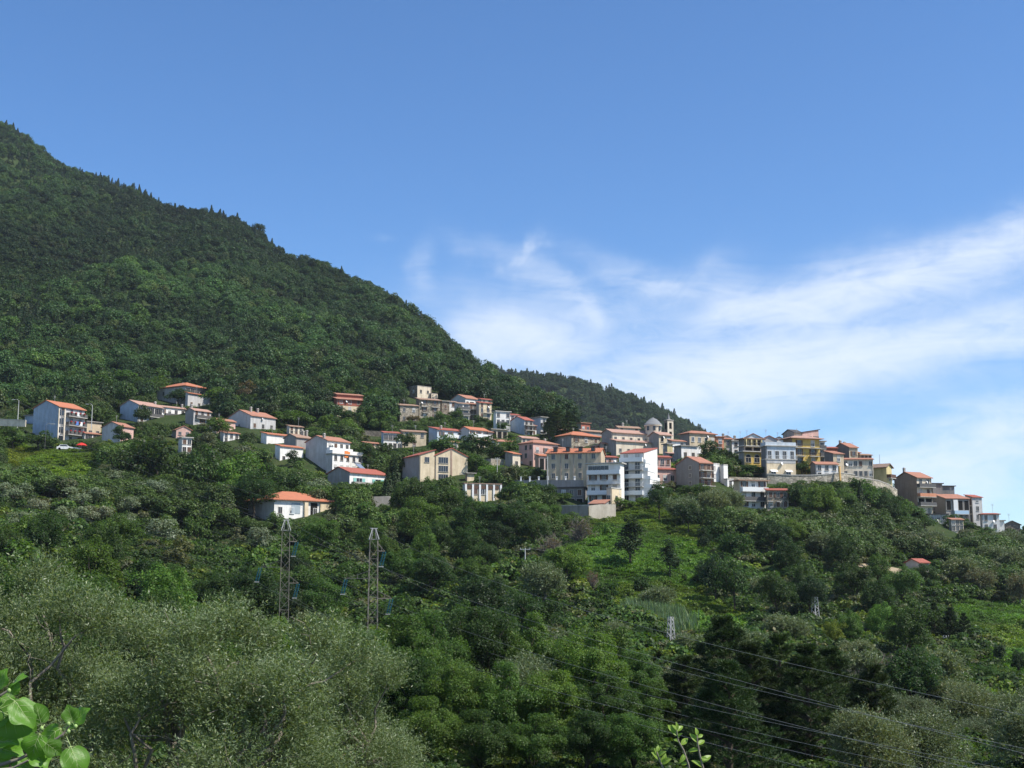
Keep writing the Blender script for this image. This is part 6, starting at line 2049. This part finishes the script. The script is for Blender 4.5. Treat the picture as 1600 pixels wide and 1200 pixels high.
con = np.array([.022, .046, .017])[None, :] * fr_.uniform(.75, 1.25, (n, 1))
tint = np.where(iscon[:, None], con, base * fr_.uniform(.75, 1.25, (n, 1)))
rot = np.stack([fr_.normal(0, .06, n), fr_.normal(0, .06, n), fr_.uniform(0, 6.28, n)], -1)
P[:, 2] -= .8
print('forest', n)
scatter('mountain_forest', 'dense mixed forest covering the mountain above the village', P, pick, sc, rot, tint, fcoll)

# forest on the far hill
uu = fr_.uniform(-.06, .24, 5200)
qq = fr_.uniform(.12, .80, 5200)
ii = np.clip(qq * 39, 0, 37.99); i0 = ii.astype(int); fi = ii - i0
jj = (uu - fu[0]) / (fu[1] - fu[0]); j0 = jj.astype(int); fj = jj - j0
zz = Zh[i0, j0] * (1 - fi) * (1 - fj) + Zh[i0 + 1, j0] * fi * (1 - fj) + Zh[i0, j0 + 1] * (1 - fi) * fj + Zh[i0 + 1, j0 + 1] * fi * fj
yy = 1150 + 420 * qq
P = np.stack([uu * yy, yy, zz - 1], -1)
n = len(P)
iscon = fr_.uniform(0, 1, n) < .38
pick = np.where(iscon, 4 + fr_.integers(0, 3, n), fr_.integers(0, 4, n))
s = fr_.uniform(.6, 1.35, n)
sc = np.stack([s * 1.5, s * 1.5, s * fr_.uniform(.7, 1.25, n)], -1)
nz2 = vnoise(P[:, 0], P[:, 1], 4, 60)
tint = np.array([.028, .056, .018])[None] * fr_.uniform(.7, 1.3, (n, 1)) * (.7 + .6 * nz2[:, None])
rot = np.stack([np.zeros(n), np.zeros(n), fr_.uniform(0, 6.28, n)], -1)
scatter('distant_forest', 'bluish wood of conifers on the far hill behind the church', P, pick, sc, rot, tint, fcoll)

# undergrowth and grass
C_BUSH = [leafy(M_COVER, 520, (1.5, 1.5, 1.1), 9, .45, .33, 221 + i, -.25, shell=.6, low=-.2) for i in range(3)]
C_FERN = []
for i in range(3):
    r = np.random.default_rng(231 + i)
    n_ = 420
    P0 = np.stack([r.normal(0, .62, n_), r.normal(0, .62, n_), r.uniform(0, .42, n_)], -1)
    P0[:, 2] *= np.exp(-(P0[:, 0] ** 2 + P0[:, 1] ** 2) * .6)
    Nn = np.array([0, 0, 1.0]) + r.normal(size=(n_, 3)) * .55
    C_FERN.append(quads_mesh('clump', leaf_quads(P0, Nn, r.normal(size=(n_, 3)), r.uniform(.16, .36, n_), r.uniform(.08, .2, n_)), [M_COVER]))
C_REED = []
r = np.random.default_rng(241)
n_ = 150
P0 = np.stack([r.normal(0, .7, n_), r.normal(0, .7, n_), r.uniform(.5, 1.5, n_)], -1)
T0 = np.stack([r.normal(0, .3, n_), r.normal(0, .3, n_), np.ones(n_)], -1)
C_REED.append(quads_mesh('clump', leaf_quads(P0, np.cross(T0, r.normal(size=(n_, 3))), T0, r.uniform(1.2, 2.2, n_), np.full(n_, .10)), [M_COVER]))
ccoll = proto_collection('cover_clump', C_BUSH + C_FERN + C_REED)

nC = 30000
u_ = fr_.uniform(-.47, .47, nC)
lY = fr_.uniform(math.log(44), math.log(430), nC)
Yc = np.exp(lY)
P = place_forest(u_, Yc)
ppx, ppy = pix(P[:, 0], P[:, 1], P[:, 2])
inm = np.array([meadow(a, b_) for a, b_ in zip(ppx, ppy)])
keep = np.ones(nC, bool)
size_px = 1.8 * FPX / Yc
for (x0, x1, y0, y1, Yh) in RECTS:
    keep &= ~((Yc < Yh + 10) & (ppx > x0 - 3) & (ppx < x1 + 3) & (ppy > y0) & (ppy - size_px < y1 - (y1 - y0) * .05) & (Yc > Yh - 40))
hutbox = (Yc < 268) & (ppx > 1380) & (ppx < 1458) & (ppy > 872) & (ppy - size_px < 908)
onp = hutbox | np.array([inside(a, b_ - 2, PATH) or inside(a, b_ - 8, PATH) for a, b_ in zip(ppx, ppy)])
keep &= (~inm) & (~onp) & (Yc < np.interp(u_, [-.5, 0, .1, .5], [430, 430, 385, 385]))
sel = keep
Pb, n = P[sel], int(sel.sum())
nzb = vnoise(Pb[:, 0], Pb[:, 1], 5, 14)
pick = fr_.integers(0, 3, n)
s = fr_.uniform(.55, 1.3, n) * (.7 + .6 * nzb) * np.clip(Yc[sel] / 140, .55, 1.0)
sc = np.stack([s * 1.1, s * 1.1, s * fr_.uniform(.7, 1.2, n)], -1)
tint = np.array([.040, .080, .016])[None] * (.55 + .9 * nzb[:, None]) * fr_.uniform(.7, 1.3, (n, 1))
gy = fr_.uniform(0, 1, n)
tint = np.where((gy > .88)[:, None], np.array([.085, .10, .05]), tint)
tint = np.where((gy < .10)[:, None], tint * np.array([2.0, 1.5, 1.0]), tint)
rot = np.stack([fr_.normal(0, .15, n), fr_.normal(0, .15, n), fr_.uniform(0, 6.28, n)], -1)
scatter('undergrowth', 'tangled green undergrowth between the trees of the slope', Pb, pick, sc, rot, tint, ccoll)

# bushes and small trees filling the gaps between the houses
nV = 9000
u_ = fr_.uniform(-.45, .42, nV)
Yc = fr_.uniform(262, 455, nV)
P = place_forest(u_, Yc)
ppx, ppy = pix(P[:, 0], P[:, 1], P[:, 2])
inm = np.array([meadow(a, b_) for a, b_ in zip(ppx, ppy)])
s = fr_.uniform(.32, .75, nV) * (.75 + .5 * vnoise(P[:, 0], P[:, 1], 12, 20))
hp, wp = s * 7.2 * FPX / Yc, s * 6.6 * FPX / Yc
keep = (~inm) & (Yc < np.interp(u_, [-.5, -.05, .03, .07, .12, .5], [455, 455, 430, 372, 356, 372]))
for (x0, x1, y0, y1, Yh) in RECTS:
    inx = (ppx + wp * .5 > x0) & (ppx - wp * .5 < x1)
    keep &= ~((Yc < Yh + 9) & inx & (ppy > y0) & (ppy - hp < y1 - (y1 - y0) * .10))
    keep &= ~((Yc > Yh - 2.5) & (Yc < Yh + 10) & (ppx > x0 - 4) & (ppx < x1 + 4))
P, Yc, s = P[keep], Yc[keep], s[keep]
n = len(P)
nzb = vnoise(P[:, 0], P[:, 1], 15, 16)
pick = fr_.integers(0, 4, n)
sc = np.stack([s * fr_.uniform(.9, 1.3, n), s * fr_.uniform(.9, 1.3, n), s * fr_.uniform(.75, 1.1, n)], -1)
tint = np.array([.050, .090, .019])[None] * (.55 + .9 * nzb[:, None]) * fr_.uniform(.7, 1.3, (n, 1))
gy = fr_.uniform(0, 1, n)
tint = np.where((gy > .90)[:, None], np.array([.08, .10, .048]), tint)
P[:, 2] -= .5 * s
rot = np.stack([fr_.normal(0, .1, n), fr_.normal(0, .1, n), fr_.uniform(0, 6.28, n)], -1)
scatter('thicket', 'bushy green thicket filling the gaps between the village houses', P, pick, sc, rot, tint, fcoll)
print('thicket', n)

# bright brambles and grass of the open patches, denser than the rest
nG = 60000
u_ = fr_.uniform(-.47, .47, nG)
lY = fr_.uniform(math.log(110), math.log(350), nG)
Yc = np.exp(lY)
P = place_forest(u_, Yc)
ppx, ppy = pix(P[:, 0], P[:, 1], P[:, 2])
inm = np.array([meadow(a, b_) for a, b_ in zip(ppx, ppy)])
P, Yc, ppx, ppy = P[inm], Yc[inm], ppx[inm], ppy[inm]
n = len(P)
nzb = vnoise(P[:, 0], P[:, 1], 6, 9)
nzc = vnoise(P[:, 0], P[:, 1], 8, 26)
pick = np.where(fr_.uniform(0, 1, n) < .05 + .07 * (nzb > .66), fr_.integers(0, 3, n), 3 + fr_.integers(0, 3, n))
s = np.where(pick < 3, fr_.uniform(.35, .75, n), fr_.uniform(.8, 1.5, n)) * (.7 + .6 * nzb)
tint = np.array([.078, .160, .027])[None] * (.65 + .7 * nzb[:, None]) * fr_.uniform(.8, 1.2, (n, 1))
tint = np.where((nzc > .60)[:, None], tint * np.array([1.2, .95, .95]), tint)
left = ppx < 200
tint = np.where(left[:, None], tint * np.array([1.3, 1.05, .85]), tint)
reed = (ppx > 985) & (ppx < 1075) & (ppy > 948)
sc = np.stack([s, s, s * fr_.uniform(.7, 1.4, n)], -1)
rot = np.stack([fr_.normal(0, .15, n), fr_.normal(0, .15, n), fr_.uniform(0, 6.28, n)], -1)
scatter('grass', 'bright brambles and grass of the open patches on the slope', P, pick, sc, rot, tint, ccoll)
print('cover', len(Pb), 'grass', n)
# reeds
rp = []
for k in range(150):
    px = 985 + 85 * fr_.uniform(); py = 962 + (px - 985) * .28 + fr_.uniform(-8, 14)
    Yr = march(px, py)
    if Yr:
        u, v = uv(px, py); rp.append((u * Yr, Yr, v * Yr))
rp = np.array(rp); n = len(rp)
s = fr_.uniform(.7, 1.3, n)
scatter('reeds', 'patch of pale bluish green giant reeds below the open slope', rp, np.full(n, 6), np.stack([s, s, s], -1), np.stack([np.zeros(n), np.zeros(n), fr_.uniform(0, 6.28, n)], -1),
        np.array([.10, .16, .09])[None] * fr_.uniform(.7, 1.3, (n, 1)), ccoll)

# ------------------------------------------------------------------ the near olives
OLV = []
for i in range(2):
    c0 = (0, 0, 5.05)
    Q, LC, (S0, D_, ln_) = spray_crown(10500, 16, [(3.1, 2.8, 1.85), (2.9, 3.0, 2.0)][i], 30, .215, .072, .017, 301 + i, c0, .66, -.45, .95, .65, peaks=9)
    if i == 0:      # a thin place low on the near side, where the limbs show
        cen = Q.mean(1)
        fx, fy = -math.sin(.4), -math.cos(.4)
        fwd = cen[:, 0] * fx + cen[:, 1] * fy
        side = cen[:, 0] * -fy + cen[:, 1] * fx
        hole = np.exp(-((side + .25) / 1.15) ** 2 - ((cen[:, 2] - 3.95) / .8) ** 2) * (fwd > -1.6)
        Q = Q[np.random.default_rng(5).uniform(0, 1, len(Q)) > hole * 1.3]
    crown = quads_mesh('crown', Q, [M_OLIVE])
    b = MB()
    rr = random.Random(311 + i)
    forks = []
    b.tube([(0, 0, -1.5), (.05, 0, 0), (-.08, .05, 1.4), (.02, .05, 2.3), (.12, 0, 3.05)], [.46, .38, .30, .27, .25], 12)
    for k in range(6):
        th = k * 1.05 + rr.uniform(-.3, .3)
        e = Vector((math.cos(th) * rr.uniform(1.0, 1.8), math.sin(th) * rr.uniform(1.0, 1.8), rr.uniform(4.2, 5.3)))
        pts = limb(b, (.12, 0, 2.95), e, .17, .075, 331 + k + 10 * i, 6, .16, 8)
        forks += pts[3:]
    for k, c in enumerate(LC):
        c = Vector(c)
        f = min(forks, key=lambda q: (q - c).length + rr.uniform(0, .5))
        pts = limb(b, f, c, .045, .014, 341 + k, 5, .18, 5)
        for m in range(3):
            s_ = pts[rr.randint(2, 5)]
            e = s_ + Vector((rr.uniform(-1, 1), rr.uniform(-1, 1), rr.uniform(-.2, 1))) * .7
            limb(b, s_, e, .014, .004, k * 13 + m, 3, .2, 4)
    OLV.append((crown, b.mesh('trunk', [M_BARK_PALE], True)))
for i, (lab, px, Y, ztop, rz, sxy, tone) in enumerate([
        ('broad silvery olive tree with forked dark limbs filling the near slope under the pylons', 335, 22.5, -.72, .4, 1.0, 'olive'),
        ('silvery olive tree at the near edge, cut off by the frame above the fig branch', 0, 24.5, -.25, 2.2, 1.0, 'olive'),
        ('smaller silvery olive between the broad near olive and the green thicket', 495, 30, -1.95, 4.0, .95, 'olive')]):
    u, v = uv(px, 1000)
    zg = ground(u * Y, Y)
    h0 = 7.45
    root = empty('olive_tree', (u * Y, Y, zg - .05), rz)
    hs = (ztop - zg) / h0
    root.scale = (sxy, sxy, hs)
    cr = link('crown', OLV[i % 2][0], root)
    cr.color = (.108, .152, .050, 1)
    cr['kind'] = 'stuff'
    link('trunk', OLV[i % 2][1], root)
    tag(root, lab, 'tree', 'near olive trees')

# ------------------------------------------------------------------ fig branch at the near corner
def leaf_shape(lobed, n=22):
    """outline of a fig leaf from the stalk round to the tip and back, length 1 along +y"""
    pts = []
    for i in range(n + 1):
        t = i / n * math.pi
        r = .5 + .05 * math.cos(t)
        if lobed:
            r *= 1 + .075 * math.cos(5 * t) - .05 * math.cos(2 * t)
        notch = .26 * math.exp(-((math.pi - t) / .32) ** 2)
        r = r * (1 - notch * 1.5)
        tipb = .10 * math.exp(-(t / .28) ** 2)
        pts.append((math.sin(t) * r * .98, .48 + math.cos(t) * (r + tipb)))
    return pts


fl, t = newmat('fig_leaf')
g = t.n('ShaderNodeNewGeometry')
oi = t.n('ShaderNodeObjectInfo')
nn = t.n('ShaderNodeTexNoise', ins={'Vector': g.outputs['Position'], 'Scale': 22.0, 'Detail': 5.0})
cc = t.mix(t.m('MULTIPLY', nn.outputs[0], .5), oi.outputs['Color'], (.10, .22, .02, 1))
cc = t.mix(t.m('MULTIPLY', g.outputs['Backfacing'], .6), cc, (.17, .26, .08, 1))
bpn = t.n('ShaderNodeBump', ins={'Height': nn.outputs[0], 'Strength': .25, 'Distance': .01})
d = t.n('ShaderNodeBsdfPrincipled', ins={'Base Color': cc, 'Roughness': .42, 'Normal': bpn.outputs[0]})
d.inputs['Specular IOR Level'].default_value = .3
trl = t.n('ShaderNodeBsdfTranslucent', ins={'Color': (.22, .42, .03, 1)})
ms = t.n('ShaderNodeMixShader', ins={0: .38, 1: d.outputs[0], 2: trl.outputs[0]})
t.n('ShaderNodeOutputMaterial', ins={0: ms.outputs[0]})
M_VEIN = simple('leaf_vein', (.34, .44, .16), .6)


def fig_leaf_mesh(lobed, seed, cup=.16):
    r = random.Random(seed)
    half = leaf_shape(lobed)
    b = MB()
    rings = 6

    def zf(x, y):
        return cup * abs(x) * 1.1 - .28 * (y - .3) ** 2 + .035 * math.sin(7 * y + seed) + .03 * math.sin(9 * x + 3 * y + seed * 2) - .25 * x * x
    V = []
    for s in (1, -1):
        rows = []
        for (x, y) in half:
            row = []
            for k in range(rings + 1):
                q = k / rings
                # from the midrib out to the edge
                yy = (y * q + (1 - q) * (.06 + .86 * (y - 0) / 1.05)) if True else y
                xx = x * q * s
                row.append((xx, yy, zf(xx, yy)))
            rows.append(row)
        for i in range(len(rows) - 1):
            for k in range(rings):
                f = [rows[i][k], rows[i][k + 1], rows[i + 1][k + 1], rows[i + 1][k]]
                b.poly(f if s < 0 else f[::-1], 0)
    # raised veins: midrib and pairs of side veins, and the stalk
    def vein(p, q, w0, w1):
        n = 6
        pts = []
        for i in range(n + 1):
            a = i / n
            x, y = p[0] + (q[0] - p[0]) * a, p[1] + (q[1] - p[1]) * a
            pts.append((x, y, zf(x, y) + .004))
        b.tube(pts, [w0 + (w1 - w0) * i / n for i in range(n + 1)], 4, 1)
    vein((0, .04), (0, .98), .013, .004)
    for sx in (1, -1):
        vein((0, .06), (.36 * sx, .34), .009, .003)
        vein((0, .06), (.26 * sx, .12), .007, .002)
        vein((0, .26), (.38 * sx, .56), .008, .003)
        vein((0, .48), (.28 * sx, .76), .006, .002)
        vein((0, .68), (.15 * sx, .90), .005, .002)
    b.tube([(0, .05, zf(0, .05)), (.01, -.1, -.05), (.0, -.3, -.12)], [.016, .014, .014], 5, 1)
    me = b.mesh('leaf', [fl, M_VEIN], True)
    return me


FLM = [fig_leaf_mesh(i % 3 != 0, i, .1 + .08 * (i % 3)) for i in range(5)]
YF = 7.0
root = empty('fig_tree', (0, 0, 0))
o = at(-150, 1200, YF)
zg = ground(o.x, YF)
root.location = (o.x, YF, zg)
base_ = root.location.copy()


def F(px, py, dy=0.0):
    return at(px, py, YF + dy) - base_


b = MB()
limb(b, (0, 0, -.3), F(-60, 1230), .06, .02, 5, 6, .1, 8)
b.build('trunk', M_BARK_PALE, root)
b = MB()
b.tube([F(-60, 1230), F(-2, 1196), F(30, 1186), F(73, 1165), F(98, 1148), F(108, 1134)], [.012, .010, .009, .008, .007, .006], 8)
b.build('branch', M_BARK_PALE, root)
b = MB()
b.tube([F(-60, 1230, .1), F(-45, 1150, .08), F(-20, 1105, .05), F(2, 1086), F(14, 1078)], [.012, .010, .009, .007, .005], 8)
b.build('branch', M_BARK_PALE, root)
b = MB()
b.tube([F(-60, 1230, -.1), F(-20, 1205, -.1), F(20, 1200, -.1), F(44, 1188, -.1)], [.010, .008, .006, .005], 8)
b.build('branch', M_BARK_PALE, root)
# (stalk px, py), (tip px, py), tilt towards the viewer, tone, mesh
LV = [((21, 1094), (49, 1127), .5, 1.0, 1), ((-8, 1108), (46, 1134), -.2, .55, 0), ((98, 1137), (62, 1162), .35, 1.1, 0), ((110, 1163), (124, 1206), .45, .9, 3), ((63, 1144), (48, 1182), .1, 1.2, 4),
      ((-14, 1122), (34, 1150), .3, .8, 1), ((0, 1168), (30, 1176), .8, 1.25, 2), ((-6, 1076), (6, 1050), .3, 1.0, 2), ((17, 1072), (34, 1056), 1.0, 1.3, 4), ((16, 1086), (26, 1070), .2, .8, 3),
      ((114, 1130), (107, 1106), .2, .55, 2), ((115, 1130), (133, 1110), .6, 1.2, 1), ((65, 1134), (57, 1104), -.1, .6, 3), ((100, 1138), (114, 1133), .9, 1.1, 4), ((52, 1172), (70, 1196), .9, 1.2, 2),
      ((20, 1184), (48, 1198), .6, 1.0, 1), ((-20, 1130), (14, 1112), .4, .9, 4), ((-10, 1156), (22, 1158), .9, 1.1, 2), ((-10, 1180), (8, 1200), .7, 1.0, 4), ((70, 1160), (92, 1176), -.3, .5, 1), ((-4, 1090), (20, 1098), .2, .7, 0)]
lr = random.Random(3)
for (sp, tp, tilt, tn, mi) in LV:
    dy = lr.uniform(-.12, .12)
    a, c = F(sp[0], sp[1], dy), F(tp[0], tp[1], dy - tilt * .04)
    yv = (c - a)
    L = yv.length / .95
    yv.normalize()
    nv = Vector((.35 + lr.uniform(-.3, .3), -1.0, .55 + tilt))
    nv = (nv - yv * nv.dot(yv)).normalized()
    xv = yv.cross(nv)
    M = Matrix((xv, yv, nv)).transposed().to_4x4() @ Matrix.Scale(L, 4)
    M.translation = a
    ob = link('leaf', FLM[mi], root)
    ob.matrix_basis = M
    ob.color = (.105 * tn, .24 * tn, .024 * tn, 1)
for (px, py) in [(14, 1079), (107, 1131), (118, 1135), (107, 1143), (65, 1138)]:
    b = MB()
    rr_ = .011
    b.lathe([(.001, -rr_ * 1.25), (rr_ * .55, -rr_ * .95), (rr_, -.1 * rr_), (rr_ * .85, .6 * rr_), (.35 * rr_, 1.05 * rr_), (.001, 1.15 * rr_)], 12)
    ob = b.build('fig', simple('green_fig', (.28, .40, .12), .5), root, True)
    ob.location = F(px, py, -.05)
tag(root, 'leafy fig branch with small green figs reaching in at the near corner', 'fig tree')

# ------------------------------------------------------------------ young shoots at the bottom edge
YS = 7.5
root = empty('sapling', (0, 0, 0))
o = at(1075, 1210, YS)
zg = ground(o.x, YS)
root.location = (o.x, YS, zg)
base_ = root.location.copy()


def G(px, py, dy=0.0):
    return at(px, py, YS + dy) - base_


def ovate(seed):
    b = MB()
    r = random.Random(seed)
    n = 8
    prof = [(0, 0), (.12, .1), (.22, .28), (.25, .48), (.2, .7), (.1, .88), (0, 1.0)]
    for s in (1, -1):
        for i in range(len(prof) - 1):
            (x0, y0), (x1, y1) = prof[i], prof[i + 1]
            z = lambda x, y: .35 * x - .3 * (y - .2) ** 2
            f = [(0, y0, z(0, y0)), (x0 * s, y0, z(x0, y0)), (x1 * s, y1, z(x1, y1)), (0, y1, z(0, y1))]
            f = [p for j, p in enumerate(f) if p not in f[:j]]
            b.poly(f if s > 0 else f[::-1], 0)
    b.tube([(0, -.15, -.02), (0, .5, .0), (0, .97, -.17)], [.018, .014, .006], 4, 1)
    return b.mesh('leaf', [fl, M_VEIN], True)


OV = [ovate(i) for i in range(2)]
lr = random.Random(9)
for stem, lvs in [
        ([(1046, 1330), (1040, 1225), (1036, 1200), (1030, 1186), (1026, 1175)], [(1034, 1196, 1040, 1180), (1030, 1188, 1021, 1176), (1027, 1180, 1024, 1170), (1028, 1182, 1038, 1174), (1033, 1193, 1046, 1186), (1026, 1175, 1030, 1165)]),
        ([(1080, 1330), (1079, 1225), (1076, 1196), (1068, 1172), (1060, 1158), (1057, 1140)], [(1059, 1150, 1046, 1133), (1058, 1143, 1052, 1132), (1057, 1142, 1058, 1130), (1057, 1143, 1066, 1134), (1059, 1152, 1064, 1146), (1061, 1160, 1053, 1154), (1064, 1164, 1074, 1154), (1070, 1178, 1064, 1190), (1075, 1192, 1065, 1194)]),
        ([(1112, 1330), (1106, 1225), (1098, 1198), (1093, 1178), (1090, 1160), (1089, 1148)], [(1090, 1160, 1080, 1147), (1090, 1156, 1082, 1148), (1089, 1150, 1088, 1138), (1090, 1152, 1098, 1148), (1091, 1164, 1100, 1156), (1092, 1172, 1076, 1172), (1097, 1192, 1109, 1180), (1098, 1199, 1084, 1188), (1094, 1184, 1105, 1186)])]:
    b = MB()
    pts = [G(x, y) for x, y in stem]
    b.tube(pts, [.010, .007, .006, .005, .004, .003][:len(pts)], 6)
    st = b.build('stem', M_BARK_PALE, root)
    for (x0, y0, x1, y1) in lvs:
        dy = lr.uniform(-.03, .03)
        a, c = G(x0, y0), G(x1, y1, dy)
        yv = (c - a)
        L = yv.length * 1.15
        yv.normalize()
        nv = Vector((.5 + lr.uniform(-.6, .4), -1.0, .5 + lr.uniform(0, .8)))
        nv = (nv - yv * nv.dot(yv)).normalized()
        M = Matrix((yv.cross(nv), yv, nv)).transposed().to_4x4() @ Matrix.Scale(L, 4)
        M.translation = a
        ob = link('leaf', OV[lr.randrange(2)], root)
        ob.matrix_basis = M
        ob.color = (.24, .34, .05, 1)
b = MB()
b.tube([(.0, 0, -.4), (0, 0, .3), G(1080, 1330)], [.03, .025, .012], 7)
b.tube([(0, 0, .3), G(1046, 1330)], [.02, .010], 6)
b.tube([(0, 0, .3), G(1112, 1330)], [.02, .010], 6)
b.build('trunk', M_BARK_PALE, root)
tag(root, 'young sapling whose lime green shoots rise from the bottom edge before dark pines', 'sapling')

# ------------------------------------------------------------------ labels for the trees
ORD = ['', 'second', 'third', 'fourth', 'fifth', 'sixth', 'seventh', 'eighth', 'ninth', 'tenth', 'eleventh', 'twelfth']
LANDMARKS += [(1000, 880, 'the open bramble slope', 60, 60), (1560, 1000, 'the eastern meadow', 60, 50), (1275, 962, 'the mast in the hollow', 8, 30), (1049, 1000, 'the mast by the reeds', 8, 35), (80, 725, 'the yellow-green meadow', 60, 20),
              (1065, 1165, 'the lime green shoots', 40, 35), (820, 875, 'the slender white pole', 6, 24), (1265, 1050, 'the small lower meadow', 36, 14), (60, 1130, 'the fig branch', 60, 60), (330, 960, 'the broad near olive', 220, 50),
              (1478, 1000, 'the short pale post', 6, 8), (1020, 970, 'the reed patch', 36, 14), (700, 1010, 'the near thicket', 60, 40)]
groups = {}
for tr in TREES:
    best, bd = None, 1e9
    for (lx, ly, ref, hw, hh) in LANDMARKS:
        dx = max(0, abs(tr['px'] - lx) - hw)
        dy = max(0, abs(tr['py'] - ly) - hh)
        d = math.hypot(dx, dy * 1.1)
        if d < bd:
            bd, best = d, (lx, ly, ref, hw, hh)
    lx, ly, ref, hw, hh = best
    dx, dy = tr['px'] - lx, tr['py'] - ly
    if bd < 6:
        rel = 'by'
    elif dy > hh and abs(dx) < hw + .6 * (dy - hh) + 10:
        rel = 'below'
    elif dy < -hh and abs(dx) < hw + .6 * (-dy - hh) + 10:
        rel = 'above'
    else:
        rel = 'left of' if dx < 0 else 'right of'
    if bd > 90:
        rel = 'well ' + rel if rel in ('below', 'above') else 'far ' + rel
    size = 'tall' if tr['h'] > 105 else ('small' if tr['h'] < 36 else '')
    kw = KWORD[tr['kind']][1]
    desc = ' '.join(x for x in (size, TWORD[tr['tone']], kw) if x)
    groups.setdefault((desc, rel, ref), []).append(tr)
for (desc, rel, ref), lst in groups.items():
    lst.sort(key=lambda a: a['px'])
    for i, tr in enumerate(lst):
        n = len(lst)
        if n == 1:
            lab = f'{desc} {rel} {ref}'
        elif i == 0:
            lab = f'{desc} {rel} {ref}, leftmost of {n}'
        elif i == n - 1:
            lab = f'{desc} {rel} {ref}, rightmost of {n}'
        else:
            lab = f'{desc} {rel} {ref}, {ORD[i] if i < len(ORD) else i + 1} from left of {n}'
        tr['o']['label'] = lab
        if len(lab.split()) > 16:
            print('LONG', lab)
        tr['o']['group'] = {'tree': 'trees on the slope', 'shrub': 'shrubs on the slope'}[tr['o']['category']]

# ------------------------------------------------------------------ haze: one closed box of pale air
hz, t = newmat('haze_air')
vp = t.n('ShaderNodeVolumePrincipled')
vp.inputs['Color'].default_value = (.80, .90, 1.0, 1)
vp.inputs['Density'].default_value = HAZE
vp.inputs['Anisotropy'].default_value = .25
ot = t.n('ShaderNodeOutputMaterial')
t.link(vp.outputs[0], ot.inputs['Volume'])
b = MB()
b.box(-2700, 2700, -90, 3050, -150, 640)
h = b.build('haze', hz)
h['kind'] = 'stuff'
h['label'] = 'thin pale summer haze in the valley air'
